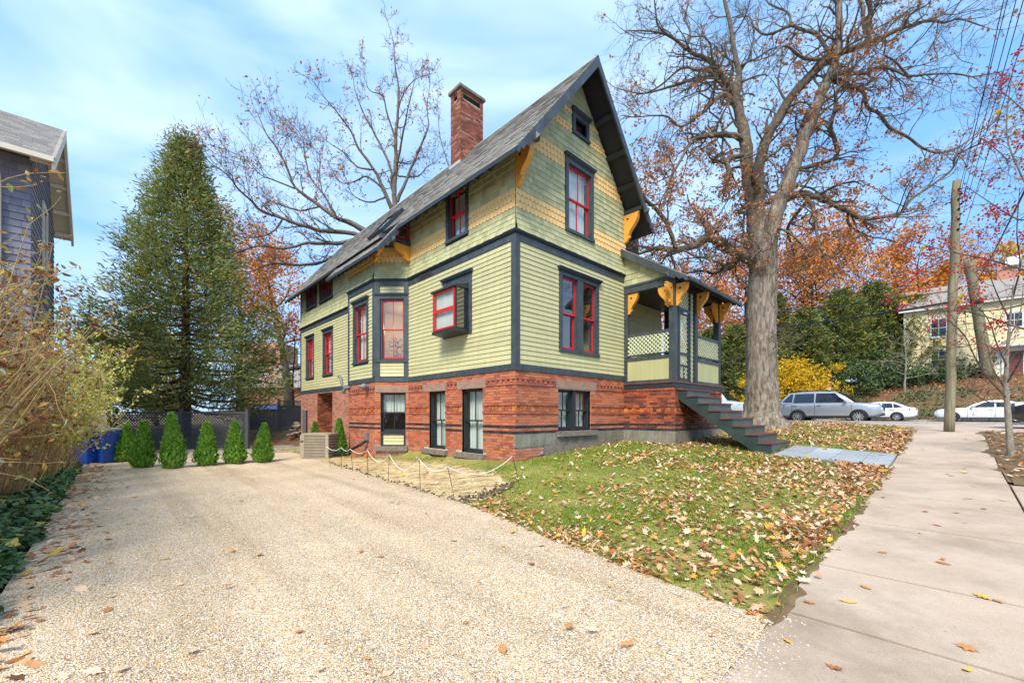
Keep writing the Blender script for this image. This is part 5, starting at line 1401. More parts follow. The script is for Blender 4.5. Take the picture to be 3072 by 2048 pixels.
# bare trees behind the house: limbs followed from the photograph, then grown out
def traced(name, label, base_px, d0, zooms, limbs, twig_L, leafmat, leaf_p, group=None, leaf_s=0.16, trunk=None, grow_n=0.75, barkmat='limb_bark'):
    bx, by, sc = zooms
    b0 = Vector(at(base_px, d0)); t = thing(name, label, 'tree', tuple(b0), 0, group)
    mb, tips = MB(), []
    if trunk:
        pts = [px(bx + a / sc, by + b_ / sc, d0) - b0 for a, b_, r in trunk]; rr = [r / sc / FPX * d0 for a, b_, r in trunk]
        pts = [Vector((pts[0].x * 0.9, 0, 0.0))] + pts; rr = [rr[0] * 1.3] + rr
        pts, rr = refine(pts, rr, 4, 0.2); mt = MB(); mt.tube(pts, rr, 10, False); mt.build('trunk', M[barkmat], t, True)
    for zp, e0, e1 in limbs:
        n = len(zp); pts = []; rr = []
        for i, (a, b_, r) in enumerate(zp):
            d = d0 + lerp(e0, e1, i / max(1, n - 1)); pts.append(px(bx + a / sc, by + b_ / sc, d) - b0); rr.append(r * .78 / sc / FPX * d)
        pts, rr = refine(pts, rr, 4, 0.5); mb.tube(pts, rr, 6, False)
        for i in range(3, len(pts)):
            if R() > grow_n: continue
            seg = (pts[i] - pts[i - 1]).normalized(); nd = (seg * 1.0 + rvec() * 0.6 + Vector((0, 0, 0.25))).normalized()
            grow(mb, pts[i], nd, twig_L * U(0.5, 1.2), max(0.012, rr[i] * 0.4), 2, tips, (5, 5), 0.25, 0.08, 0.5, 0.7, 0.006)
        grow(mb, pts[-1], pts[-1] - pts[-2], twig_L, max(.016, rr[-1]), 2, tips, (4, 4), 0.25, 0.06, 0.5, 0.7, 0.010)
    mb.build('branches', M[barkmat], t, True)
    ml = MB()
    for (c, d) in tips:
        if R() < leaf_p:
            for k in range(random.randint(1, 3)): leaf(ml, c + rvec() * .15, leaf_s * U(.7, 1.3), None, .6, .2)
    ml.build('crown', M[leafmat], t)
    return t
ZB = (620, 60, 2.45)
limbsA = [([(1200, 1560, 28), (1050, 1490, 24), (950, 1450, 18), (780, 1330, 15), (650, 1230, 12), (580, 1060, 10), (500, 920, 8), (440, 840, 6), (380, 700, 3)], 0, -2),
 ([(1180, 1590, 24), (950, 1555, 20), (800, 1540, 18), (560, 1460, 14), (400, 1400, 12), (330, 1330, 10), (230, 1240, 8), (190, 1180, 6), (120, 1110, 4), (60, 1080, 2)], 0, -4),
 ([(960, 1450, 10), (850, 1270, 8), (760, 1150, 7), (720, 980, 6), (700, 860, 5), (600, 740, 2.5)], 0, 2), ([(830, 1370, 9), (690, 1400, 8), (550, 1360, 7), (470, 1330, 5), (390, 1280, 3)], 0, 2.5),
 ([(650, 1240, 8), (500, 1180, 6), (400, 1140, 4), (310, 1050, 2.5)], 0, -2), ([(850, 1270, 7), (830, 1150, 6), (830, 1000, 4), (770, 930, 2.5)], 0, 1), ([(560, 1460, 9), (480, 1560, 8), (330, 1600, 6), (180, 1580, 3)], -1, -3),
 ([(1150, 1600, 22), (950, 1640, 20), (750, 1640, 16), (560, 1680, 12), (380, 1660, 9), (200, 1720, 5), (80, 1720, 2.5)], 0, -3), ([(1100, 1640, 18), (900, 1760, 16), (700, 1800, 12), (480, 1790, 9), (320, 1850, 5), (180, 1840, 2.5)], 0, 1.5)]
traced('bare_tree', 'wide bare tree whose limbs reach far out beyond the back of the roof', 1130, 25, ZB, limbsA, 1.9, 'rust_leaf', 0.06, 'bare trees behind the house', trunk=[(1420, 2600, 50), (1330, 2200, 44), (1260, 1800, 36), (1200, 1580, 30)])
limbsB = [([(1390, 1420, 28), (1380, 1250, 24), (1390, 1050, 20), (1390, 850, 16), (1405, 700, 13), (1410, 500, 9), (1385, 330, 6), (1375, 180, 4), (1350, 70, 2)], 0, 0),
 ([(1370, 1400, 24), (1300, 1250, 18), (1230, 1100, 14), (1120, 950, 11), (1060, 820, 9), (960, 680, 6), (890, 600, 4), (830, 520, 2)], 0, -2), ([(1370, 1200, 14), (1340, 1050, 12), (1240, 850, 9), (1150, 680, 7), (1090, 520, 4), (1080, 440, 2)], 0, 1.5),
 ([(1400, 1330, 18), (1500, 1100, 13), (1570, 930, 10), (1630, 780, 7), (1620, 650, 5), (1640, 480, 2.5)], 0, 1), ([(1400, 1050, 12), (1440, 850, 9), (1480, 650, 6), (1520, 480, 3)], 0, -2), ([(1395, 900, 10), (1330, 700, 8), (1290, 560, 6), (1200, 520, 4), (1160, 430, 2)], 0, -1.5),
 ([(1300, 1250, 10), (1180, 1150, 8), (1080, 1190, 6), (980, 1190, 4), (900, 1060, 2)], 0, 2), ([(1320, 1300, 9), (1200, 1340, 7), (1080, 1290, 4), (1030, 1200, 2)], 0, -2), ([(1230, 1100, 10), (1110, 1080, 8), (1000, 970, 6), (880, 890, 3)], -1, 1), ([(1410, 1150, 9), (1550, 1150, 6), (1620, 1080, 4), (1690, 1040, 2)], 0, 2), ([(1780, 1080, 6), (1740, 950, 5), (1710, 830, 4), (1700, 640, 2)], 1, 3), ([(1400, 700, 8), (1440, 560, 6), (1530, 440, 4), (1640, 400, 2)], 0, 2)]
traced('bare_tree', 'tall upright bare tree rising above the ridge left of the chimney', 1185, 27, ZB, limbsB, 1.25, 'rust_leaf', 0.07, 'bare trees behind the house', trunk=[(1410, 2600, 46), (1400, 1900, 40), (1390, 1450, 30)], grow_n=0.6)
# autumn tree between the conifer and the house
make_tree('autumn_tree', 'slender leaning tree with rust orange leaves behind the grey fence', 'tree', at(868, 30), 14.5, 4.8, 0.32, 'orange_leaf', 16, (-0.16, 0), 7, 0.19, 'limb_bark', 0.30, 2, 0.6, 0.9)
make_tree('autumn_tree', 'reddish autumn tree right behind the dark conifer', 'tree', at(720, 36), 18, 6.8, 0.30, 'rust_leaf', 17, (0, 0), 5, 0.20, 'dark_bark', 0.2, 2, 0.6, 0.8)
make_tree('young_tree', 'thin young tree with few orange leaves close to the house back corner', 'tree', at(878, 24), 7.0, 2.2, 0.07, 'orange_leaf', 9, (0.03, 0), 2, 0.14, 'dark_bark', 0.3, 1, 0.7, 0.6)
make_tree('yellow_tree', 'low yellow leaved tree behind the lattice fence', 'tree', at(470, 27), 6.0, 3.4, 0.12, 'yellowgreen_leaf', 12, (0, 0), 7, 0.22, 'dark_bark', 0.15, 2, 0.6)
make_tree('yellow_tree', 'yellow leaved tree behind the blue bin and hedge', 'tree', at(330, 24), 5.0, 3.0, 0.10, 'yellowgreen_leaf', 11, (0, 0), 7, 0.2, 'dark_bark', 0.15, 2, 0.6)
make_tree('bare_tree', 'small bare branched tree between the blue house and the conifer', 'tree', at(262, 26), 9.0, 2.2, 0.16, None, 7, (0.02, 0), 0, 0.1, 'limb_bark', 0.5, 1, 0.9)

# ---- conifers
def conifer(name, label, base, H, Rb, mat, nb, clumps, blades, bl, trunk_r=0.2, droop=0.25, low=0.06, barkmat='red_bark', group=None, wdt=0.22, shape=0.85, clump=0.35, s0=0.22, bw=0.13):
    t = thing(name, label, 'tree', base, 0, group)
    mb = MB(); mb.tube([(0, 0, 0), (0.02, 0.01, H * 0.5), (0, 0, H)], [trunk_r, trunk_r * 0.6, 0.012], 9, False)
    mb.build('trunk', M[barkmat], t, True)
    br = MB(); fo = MB()
    for i in range(nb):
        f = low + (0.995 - low) * (i + R()) / nb
        z = H * f; L = Rb * (1 - f) ** shape * U(0.70, 1.18) + 0.12
        L *= 1 + 0.22 * mnoise.noise((f * 9, i * 0.37, 3))
        a = i * 2.39996 + U(-.3, .3); dr = droop * (1 - f)
        pts = [Vector((cos(a) * L * s, sin(a) * L * s, z - dr * L * sin(s * 2.2) * 0.8 + 0.30 * L * s * s + (0.35 * L * s * f))) for s in (0, .25, .5, .75, 1)]
        br.tube(pts, [lerp(0.02 + 0.015 * L, 0.006, s / 4) for s in range(5)], 4, False)
        nc = max(2, int(clumps * (0.35 + L / Rb)))
        for c_ in range(nc):
            s = lerp(s0, 1.02, ((c_ + R()) / nc) ** 0.8); k = min(3, int(s * 4)); q = pts[k].lerp(pts[k + 1], s * 4 - k)
            side = Vector((-sin(a), cos(a), 0)) * U(-1, 1) * wdt * L * (1.1 - s * 0.7)
            c = q + side + Vector((0, 0, U(-.12, .10)))
            out = (Vector((cos(a), sin(a), 0.15)) + side.normalized() * 0.5 if side.length > 0 else Vector((cos(a), sin(a), 0.2)))
            for b_ in range(blades):
                d = (out * 0.9 + rvec() * 0.55 + Vector((0, 0, U(-.15, .5)))).normalized() * bl * U(0.6, 1.3)
                w = d.cross(rvec()).normalized() * bl * bw
                o = c + rvec() * bl * clump
                fo.add([tuple(o - w * .6), tuple(o + d * .5 + w), tuple(o + d), tuple(o + d * .5 - w)], [(0, 1, 2, 3)])
    br.build('branches', M[barkmat], t); fo.build('crown', M[mat], t)
    return t
conifer('cedar_tree', 'tall dark green conifer with drooping tufted sprays behind the lattice fence', at(556, 21), 14.9, 5.0, 'cedar_green', 150, 8, 64, 0.27, 0.26, 0.30, 0.10, 'red_bark', None, 0.36, 0.98, 0.95, 0.34, 0.10)
j = 0
for (x, d, H, Rb, lb) in ((2205, 36, 8.0, 2.6, 'dark conifer seen through the porch, beside the oak trunk'), (2130, 40, 8.6, 2.4, 'dark conifer rising behind the porch roof edge'), (2412, 43, 9.2, 3.2, 'dark conifer directly behind the yellow shrub'), (2520, 44, 10.2, 4.4, 'broad dark conifer over the roof of the silver SUV'), (2620, 46, 10.6, 4.8, 'broad tallest dark conifer right of the yellow shrub'), (2735, 44, 8.6, 4.0, 'dark conifer touching the yellow house'), (2330, 50, 11.0, 3.4, 'far conifer hidden half behind the oak trunk')):
    conifer('evergreen_tree', lb, at(x, d), H, Rb, 'dark_conifer', 130, 9, 16, 0.40, 0.2, 0.2, 0.12, 'dark_bark', 'dark conifers across the street', 0.3, 0.7)
# autumn trees across the street
for (x, d, H, sp, mt, lb, nm) in ((2060, 46, 15.5, 7.0, 'rust_leaf', 'rust leaved tree filling the gap left of the oak trunk', 15), (2230, 52, 17.5, 7.5, 'rust_leaf', 'rust leaved tree behind the oak trunk', 15), (2440, 52, 18.5, 9.5, 'orange_leaf', 'orange tree right of the oak trunk above the dark conifers', 22), (2590, 60, 18.0, 8.5, 'orange_leaf', 'rusty half bare tree far above the conifers', 18),
                               (2760, 58, 21, 7.5, 'orange_leaf', 'bright orange maple left of the wooden pole', 16), (2880, 66, 21.5, 7.0, 'orange_leaf', 'orange maple behind the leaning pole', 15), (3060, 60, 19, 6, 'yellow_leaf', 'yellow tree above the yellow house roof', 14), (2970, 70, 25, 9, 'rust_leaf', 'thin bare tree behind the yellow house chimney', 12)):
    dn = 0.12 if 'bare tree' in lb else (0.8 if 'half bare' in lb else (0.6 if x < 2300 else 0.95))
    make_tree('autumn_tree', lb, 'tree', at(x, d), H, sp, 0.35, mt, nm, (0, 0), 9, 0.34, 'dark_bark', 0.28, 2, 0.6, dn, 'autumn trees across the street', (5, 5), 0, 0.02)
# shrubs across the street
def shrub(name, label, base, H, Rr, mat, n, s, stems=14, barkmat='dark_bark', group=None, flat=1.0, cat='shrub', low=0.1):
    t = thing(name, label, cat, base, 0, group); mb = MB(); ml = MB()
    for k in range(stems):
        a = U(0, 2 * pi); r = U(0.2, 0.9) * Rr
        mb.tube([Vector((0.1 * cos(a), 0.1 * sin(a), 0)), Vector((r * .5 * cos(a), r * .5 * sin(a), H * .5)), Vector((r * cos(a), r * sin(a), H * U(.7, .95)))], [0.035, 0.025, 0.01], 4, False)
    cl = [(U(0, 2 * pi), sqrt(R()), R()) for _ in range(max(6, n // 60))]
    for k in range(n):
        a, rr_, f = cl[k % len(cl)]
        z = H * (low + (0.95 - low) * f); rad = Rr * rr_ * sqrt(max(0.05, 1 - (abs(f - 0.4) / 0.62) ** 2.2))
        c = Vector((cos(a) * rad, sin(a) * rad, z)) + rvec() * (0.13 * Rr)
        c.z = max(0.02, c.z); leaf(ml, c, s * U(.6, 1.3), None, .55, .2)
    mb.build('stems', M[barkmat], t); ml.build('crown', M[mat], t)
    return t
shrub('yellow_shrub', 'big bright yellow leaved shrub right of the oak trunk', at(2385, 38.5), 5.6, 3.1, 'yellow_leaf', 5200, 0.26)
shrub('yellow_shrub', 'small yellow shrub left of the oak trunk, seen past the porch', at(2215, 33), 3.6, 1.5, 'yellow_leaf', 900, 0.2)
shrub('yellow_shrub', 'sparse yellow sapling between the yellow shrub and the dark bushes', at(2510, 40), 4.0, 1.5, 'yellow_leaf', 500, 0.2)
for (x, d, H, Rr, lb) in ((2560, 40.5, 3.3, 2.4, 'dark green bush right above the silver SUV'), (2640, 41.5, 3.6, 2.4, 'dark green bush above the roof of the white sedan'), (2480, 40, 2.6, 1.7, 'dark green bush under the parking sign'), (2240, 35, 2.6, 2.0, 'dark green bush over the white van'), (2345, 40, 2.4, 1.6, 'dark bush at the foot of the yellow shrub')):
    shrub('evergreen_bush', lb, at(x, d), H, Rr, 'shrub_green', 2000, 0.26, 8, group='dark bushes across the street')
for k, (x, d, H, Rr, lb) in enumerate(((2700, 40.5, 1.5, 2.2, 'low juniper behind the tail of the white sedan'), (2790, 40, 1.7, 2.4, 'low juniper behind the front of the long white car'), (2880, 40.5, 1.7, 2.4, 'low juniper right of the wooden pole'), (2960, 40, 1.8, 2.5, 'low juniper at the foot of the leaning pole'), (3050, 39.5, 1.8, 2.6, 'low juniper behind the thin berry trunk'))):
    shrub('juniper_bush', lb, at(x, d), H, Rr, 'juniper_green', 1500, 0.3, 6, group='low junipers behind the far kerb')
for (x, d, H, Rr, lb) in ((2770, 45, 3.2, 2.6, 'brown bare shrub below the yellow house window'), (2850, 46, 2.6, 2.2, 'brown bare shrub behind the wooden pole')):
    shrub('bare_shrub', lb, at(x, d), H, Rr, 'oak_leaf', 500, 0.14, 90, 'dark_bark')
make_tree('young_tree', 'small pale bare tree standing behind the white sedan', 'tree', at(2716, 38.6), 5.6, 2.4, 0.09, 'oak_leaf', 11, (0, 0), 1, 0.12, 'pale_bark', 0.25, 2, 0.8, 0.08, None, (4, 4), 0, 0.014)

# ---- clipped arborvitae
def arbor(H, Rr, n, seed):
    random.seed(seed); mb = MB()
    for k in range(n):
        f = R() ** 0.85; z = H * f; a = U(0, 2 * pi)
        rad = Rr * (1 - f) ** 0.85 * (0.62 + 0.45 * R() ** 1.6) * (1 + 0.15 * mnoise.noise((cos(a) * 2, sin(a) * 2, z * 3))) * min(1, 0.55 + f * 3)
        c = Vector((cos(a) * rad, sin(a) * rad, z))
        out = Vector((cos(a), sin(a), 0)); up = (Vector((0, 0, 1)) + out * 0.55 + rvec() * 0.25).normalized() * U(.06, .12)
        w = up.cross(out + rvec() * 0.4).normalized() * U(.010, .026)
        mb.add([tuple(c - w * .3), tuple(c + up * .6 + w), tuple(c + up), tuple(c + up * .6 - w)], [(0, 1, 2, 3)])
    return mb
ARB = []
for s in (11, 12, 13):
    mbx = arbor(1.0, 0.285, 4600, s); ARB.append(mbx.mesh('crown', M['arbor_green']))
random.seed(21)
mbs = MB(); mbs.tube([(0, 0, -0.02), (0, 0, 0.5), (0, 0, 0.9)], [0.025, 0.018, 0.005], 6); ARBT = mbs.mesh('trunk', M['dark_bark'])
ARBL = [(372, 1372, 1.15, 'dark arborvitae in the row, directly behind the blue bin', 12.9), (425, 1402, 1.22, 'arborvitae next to the blue bin, with a sprig of red leaves above it', None), (522, 1404, 1.30, 'arborvitae in the row, second from the blue bin', None), (618, 1396, 1.24, 'middle arborvitae of the front row on the gravel edge', None), (706, 1390, 1.18, 'arborvitae in the row, before the last', None), (788, 1386, 1.16, 'last arborvitae of the row, nearest the air conditioner', None)]
for i, (x, y, H, lb, dd) in enumerate(ARBL):
    d = dd or (CAMZ - 0.02) * FPX / (y - 1245)
    t = thing('arborvitae', lb, 'shrub', ((x - 1536) / FPX * d, d, 0.01), U(0, 6), 'arborvitae row along the gravel')
    obj('crown', ARB[i % 3], t); obj('trunk', ARBT, t); sx = H * U(0.95, 1.1); t.scale = (sx * U(.85, 1.12), sx * U(.85, 1.12), H * U(.93, 1.08)); t.rotation_euler[0] = U(-.05, .05); t.rotation_euler[1] = U(-.05, .05)
for (x, y, H, d, lb) in ((945, 1370, 1.12, 15.6, 'arborvitae behind the air conditioner at the garden door'), (1018, 1366, 1.22, 14.2, 'arborvitae between the air conditioner and the brick wall')):
    X = (x - 1536) / FPX * d; t = thing('arborvitae', lb, 'shrub', (X, d, zt(X, d)), U(0, 6)); obj('crown', ARB[1], t); obj('trunk', ARBT, t); t.scale = (H * .85, H * .85, H)

# ---- hedge shrubs along the left side of the drive
def hedge_shrub(label, q, p, H, n_st, n_lf, lf=0.075, mat='hedge_leaf', lean=(0.25, 0), seed=1, fz=0.45):
    random.seed(seed); x, y = W(q, p)
    t = thing('deciduous_shrub', label, 'shrub', (x, y, zt(x, y)), HANG, 'bare stemmed shrubs along the drive'); mb = MB(); ml = MB()
    for k in range(n_st):
        a = U(0, 2 * pi); r0 = U(0, 0.35); h = H * U(0.55, 1.05)
        b0 = Vector((r0 * cos(a), r0 * sin(a) * 1.6, 0))
        d = Vector((0.35 * cos(a) + lean[0] * U(-.4, 1), 0.5 * sin(a) + lean[1], 1.25))
        pts, dd = poly_walk(b0, d, h, 8, 0.10, 0.03)
        r = U(0.006, 0.017); mb.tube(pts, [lerp(r, 0.003, i / 8) for i in range(9)], 5, False)
        for m_ in range(5):
            i = random.randint(3, 8); q_ = pts[i]; p2, d2 = poly_walk(q_, (dd + rvec() * 0.8).normalized(), U(.2, .7), 4, 0.2, 0.05)
            mb.tube(p2, [0.004, .0035, .003, .0025, .002], 3, False)
            for c_ in range(n_lf):
                pp_ = p2[random.randint(1, 4)]
                if pp_.z > fz * H * U(.5, 1.2): leaf6(ml, pp_ + rvec() * .03, lf * U(.55, 1.1), Vector((0, 0, -.2)) + rvec(), 0.52, 0.25)
    mb.build('stems', M['tan_stem'], t, True); ml.build('leaves', M[mat], t)
HS = [('nearest tan stemmed shrub at the left picture edge', -8.15, -1.9, 3.1, 80, 4, 'hedge_leaf', 0.07, .35), ('tall tan stemmed shrub in front of the blue house corner', -8.3, 0.2, 3.7, 100, 6, 'hedge_leaf', .075, .35), ('tan stemmed shrub with purple grey leaves below the downspout', -8.3, 2.0, 3.4, 100, 7, 'hedge_leaf', .075, .3), ('thin stemmed shrub turning yellow in the middle of the hedge', -8.1, 4.0, 3.1, 100, 9, 'hedge_leaf', .075, .3), ('shrub with yellow green leaves leaning over the blue bins', -7.9, 6.0, 3.0, 85, 9, 'hedge_green', .085, .3), ('last shrub of the hedge with bright yellow green leaves', -7.7, 8.0, 2.8, 75, 10, 'hedge_green', .085, .25), ('back shrub with orange and yellow leaves between bins and conifer', -9.2, 9.4, 3.0, 60, 6, 'yellowgreen_leaf', .09, .3), ('hedge shrub close behind the nearest one', -9.0, -1.0, 3.4, 60, 3, 'hedge_leaf', .085, .4), ('second row shrub against the blue house wall', -9.2, 3.4, 3.0, 60, 4, 'hedge_leaf', .08, .4)]
for i, (lb, q, p, H, ns, nl, mt, lf, fz) in enumerate(HS): hedge_shrub(lb, q, p, H, ns, nl + 3, lf * 1.1, mt, (0.08 if p < 3 else 0.14, 0), 40 + i, fz)
random.seed(77)
# ivy ground cover
mb = MB()
for k in range(5200):
    p = U(-2.6, 9.5); q = -7.3 - abs(random.gauss(0, 0.42)) + 0.15 * mnoise.noise((p * 1.5, 0, 0)); x, y = W(q, p)
    c = Vector((x, y, zt(x, y) + U(0.02, 0.22) * min(1, (-7.0 - q) * 2 + .2)))
    s = U(0.05, 0.10); n = (Vector((0.3 * VX, 0.3 * VY, 1)) + rvec() * 0.5).normalized(); t1 = n.cross(rvec()).normalized(); t2 = n.cross(t1)
    ring = [(0, -.5), (.25, -.55), (.62, -.2), (.3, .05), (.25, .35), (0, .7), (-.25, .35), (-.3, .05), (-.62, -.2), (-.25, -.55)]
    mb.add([tuple(c + t1 * (a * s) + t2 * (b_ * s)) for a, b_ in ring], [tuple(range(10))])
tag(mb.build('ivy', M['ivy_green'], kind='stuff'), 'dark green ivy carpet under the hedge shrubs', 'ivy')

# low growth on the bank across the street
mb = MB(); mb_b = MB()
for k in range(15000):
    q, p = U(38.0, 52.0), U(-24, 16); x, y = W(q, p)
    n = mnoise.noise((x * .35, y * .35, 4))
    c = Vector((x, y, zt(x, y) + U(0, .45)))
    if n > -0.12 and q < 46: leaf(mb, c, U(.16, .34), Vector((0, 0, .6)) + rvec(), .5, .2)
    else: leaf(mb_b, c - Vector((0, 0, .2)), U(.10, .26), Vector((0, 0, .3)) + rvec(), .6, .2)
tag(mb.build('ground_cover', M['juniper_green'], kind='stuff'), 'low green ground cover on the bank below the yellow house', 'ground cover')
tag(mb_b.build('bank_leaves', M['oak_leaf'], kind='stuff'), 'brown leaves and brush on the bank across the street', 'leaves')
# ---------------------------------------------------------------- neighbours, fences, cars, poles
def gpx(x, y):                      # where the ray through photo point (x, y) meets the ground
    d = 2.0
    while d < 80:
        X = (x - 1536) / FPX * d; Z = CAMZ + (1245 - y) / FPX * d
        if Z <= zt(X, d) + 0.03: break
        d += 0.02
    return Vector((X, d, zt(X, d)))
paint('blue_shingle', (0.21, 0.215, 0.27), 0.75, 0.1, 0.22, 4, 0.3, 30)
paint('cream_trim', (0.72, 0.64, 0.52), 0.55, 0.05, 0.03, 3, 0.06)
pieces('grey_roof', [(0, (0.20, 0.18, 0.165)), (1, (0.30, 0.275, 0.25))], 0.9, 0.2, 50, 0.5)
paint('yellow_siding', (0.80, 0.69, 0.40), 0.6, 0.05, 0.06, 2, 0.08)
paint('fence_grey', (0.085, 0.088, 0.095), 0.6, 0.12, 0.12, 4, 0.15, 30)
paint('bin_blue', (0.012, 0.07, 0.36), 0.4, 0.12, 0.0, 3, 0.05)
paint('ac_tan', (0.36, 0.30, 0.225), 0.5, 0.1, 0.04, 3, 0.05)
paint('ac_dark', (0.16, 0.135, 0.11), 0.6, 0.15, 0.04, 3, 0.05)
paint('tyre', (0.018, 0.018, 0.018), 0.8, 0.2, 0, 8, 0.1)
paint('alloy', (0.62, 0.60, 0.56), 0.3, 0.05, 0, 4, 0, metallic=0.7)
paint('car_glass', (0.012, 0.016, 0.02), 0.04, 0.05, 0, 4, 0, spec=1.0)
paint('car_black_trim', (0.02, 0.02, 0.022), 0.5, 0.1, 0, 4, 0)
paint('head_lamp', (0.75, 0.78, 0.80), 0.1, 0.05, 0, 4, 0, spec=0.8)
paint('tail_lamp', (0.5, 0.008, 0.012), 0.15, 0.05, 0, 4, 0, spec=0.8)
paint('amber_lamp', (0.75, 0.2, 0.02), 0.2, 0.05, 0, 4, 0)
def carpaint(name, c, metal=0.0, rough=0.25):
    m, nt, b = newmat(name); b.inputs['Base Color'].default_value = c + (1,); b.inputs['Metallic'].default_value = metal; b.inputs['Roughness'].default_value = rough
    b.inputs['Coat Weight'].default_value = 0.7; b.inputs['Coat Roughness'].default_value = 0.05
    f = noise_n(nt, 3, 4); nt.links.new(ramp(nt, [(0.3, tuple(x * 0.93 for x in c)), (0.7, c)], f), b.inputs['Base Color'])
    MATS[name] = m
carpaint('paint_silver', (0.50, 0.52, 0.56), 0.55, 0.32); carpaint('paint_white', (0.82, 0.83, 0.85)); carpaint('paint_black', (0.02, 0.022, 0.026)); carpaint('paint_van', (0.80, 0.81, 0.82))

def car(label, cat, loc, rz, L, Wd, H, zb, belt, hood, deck, xs_, wheels, wr, paint_, roofrail=False, zside=0.0, spokes=10, hatch=False, group='cars parked along the side street', van=False):
    """xs_: bumper front 0 .. L measured from the front: hood end (windscreen base), roof front, roof rear, rear glass base"""
    t = thing('van' if van else 'car', label, cat, loc, rz, group)
    hw = Wd / 2; X = lambda a: L / 2 - a
    hb, rf, rr_, gb = xs_
    def top(a):                     # bonnet, belt, boot outline
        return interp(a, [(0, hood - 0.22), (0.08, hood - 0.12), (0.35, hood - 0.03), (hb, belt - 0.02), (gb, belt), (gb + 0.02, deck), (L - 0.12, deck - 0.02), (L, deck - 0.18)])
    def wid(a): return hw * interp(a, [(0, 0.72), (0.12, 0.86), (0.45, 0.96), (1.0, 1), (L - 0.9, 1), (L - 0.3, 0.95), (L - 0.08, 0.88), (L, 0.78)])
    def bot(a): return interp(a, [(0, zb + 0.14), (0.25, zb + 0.02), (0.6, zb), (L - 0.6, zb), (L - 0.2, zb + 0.06), (L, zb + 0.2)])
    mb = MB(); st = [0, .06, .14, .3, .5, .75, 1.0, 1.3] + [1.3 + (L - 2.3) * i / 10 for i in range(1, 11)] + [L - .75, L - .5, L - .3, L - .14, L - .06, L]
    st = sorted(set(st)); secs = []
    for a in st:
        w, zt_, zb_ = wid(a), top(a), bot(a); zs = lerp(zb_, zt_, 0.55)
        half = [(w * 0.80, zb_), (w * 0.97, zb_ + 0.05), (w * 1.0, zb_ + 0.16), (w * 1.012, zs), (w * 0.995, zt_ - 0.10), (w * 0.955, zt_ - 0.03), (w * 0.86, zt_), (w * 0.5, zt_ + 0.025), (0, zt_ + 0.03)]
        secs.append([(X(a), y, z) for y, z in half] + [(X(a), -y, z) for y, z in half[-2::-1]])
    n = len(secs[0]); vs_ = [v for s in secs for v in s]
    fs = [(i * n + j, i * n + j + 1, (i + 1) * n + j + 1, (i + 1) * n + j) for i in range(len(st) - 1) for j in range(n - 1)]
    fs += [tuple(range(n)), tuple(range((len(st) - 1) * n, len(st) * n))]
    fs += [(i * n, (i + 1) * n, (i + 1) * n + n - 1, i * n + n - 1) for i in range(len(st) - 1)]
    mb.add(vs_, fs)
    # cabin
    def cz(a): return interp(a, [(hb, belt - 0.03), (lerp(hb, rf, .5), lerp(belt, H, .56)), (rf, H - 0.05), (lerp(rf, rr_, .35), H), (lerp(rf, rr_, .7), H - 0.01), (rr_, H - 0.07), (lerp(rr_, gb, .5), lerp(H - .07, deck, .48)), (gb, deck - 0.02)])
    cs = [hb, lerp(hb, rf, .5), rf] + [lerp(rf, rr_, i / 6) for i in range(1, 6)] + [rr_, lerp(rr_, gb, .5), gb]
    cy = lambda z: hw * lerp(0.955, 0.75, max(0, min(1, (z - belt) / (H - belt))))
    vs_ = []; n2 = 9
    for a in cs:
        z = cz(a); y = cy(z)
        half = [(hw * 0.955, belt - 0.05), (cy(lerp(belt, z, .5)), lerp(belt, z, .5)), (y, z - 0.04), (y * 0.90, z - 0.004), (0, z + 0.03)]
        vs_ += [(X(a), q, w) for q, w in half] + [(X(a), -q, w) for q, w in half[-2::-1]]
    fs = [(i * n2 + j, i * n2 + j + 1, (i + 1) * n2 + j + 1, (i + 1) * n2 + j) for i in range(len(cs) - 1) for j in range(n2 - 1)] + [tuple(range(n2)), tuple(range((len(cs) - 1) * n2, len(cs) * n2))]
    mb.add(vs_, fs)
    mb.build('body', M[paint_], t, True)
    # side windows
    lo = belt + 0.02
    def pane(pts, side, mat='car_glass', name='window'):
        mb = MB(); mb.add([(X(a), side * (cy(z) + 0.008), z) for a, z in pts], [tuple(range(len(pts)))]); mb.build(name, M[mat], t)
    bp = lerp(rf, rr_, 0.42); cp = lerp(rf, rr_, 0.88); hi = lambda a: min(cz(a) - 0.085, H - 0.12)
    w0 = hb + (rf - hb) * 0.30
    for side in (1, -1):
        pane([(w0 + 0.1, lo), (w0 + 0.12, lo + .03), (rf + 0.02, hi(rf + .02)), (bp - 0.04, hi(bp)), (bp - 0.04, lo)], side)
        if not van:
            pane([(bp + 0.04, lo), (bp + 0.04, hi(bp)), (cp - .04, hi(cp - .04)), (cp + 0.02, lo)], side)
            if hatch: pane([(cp + 0.08, lo + .03), (cp + 0.04, hi(cp)), (rr_ - .08, hi(rr_ - .12)), (lerp(rr_, gb, .55), lo + .06)], side)
            else: pane([(cp + 0.07, lo), (cp + 0.02, hi(cp)), (rr_ + .05, hi(rr_ + .06) - .03), (lerp(rr_, gb, .5), lo + .05)], side)
    for (a0, a1, nm) in ((hb + .06, rf - .04, 'windscreen'), (gb - .08, rr_ + .06, 'rear_window')):
        z0, z1 = cz(a0), cz(a1); mb = MB(); dx = 0.02 if nm == 'windscreen' else -0.02
        am = (a0 + a1) / 2; zm = cz(am)
        mb.add([(X(a0) + dx, -hw * .82, z0 + .02), (X(a0) + dx, hw * .82, z0 + .02), (X(am) + dx, hw * .76, zm + .025), (X(a1) + dx, hw * .66, z1 + .02), (X(a1) + dx, -hw * .66, z1 + .02), (X(am) + dx, -hw * .76, zm + .025)], [(0, 1, 2, 5), (5, 2, 3, 4)]); mb.build(nm, M['car_glass'], t)
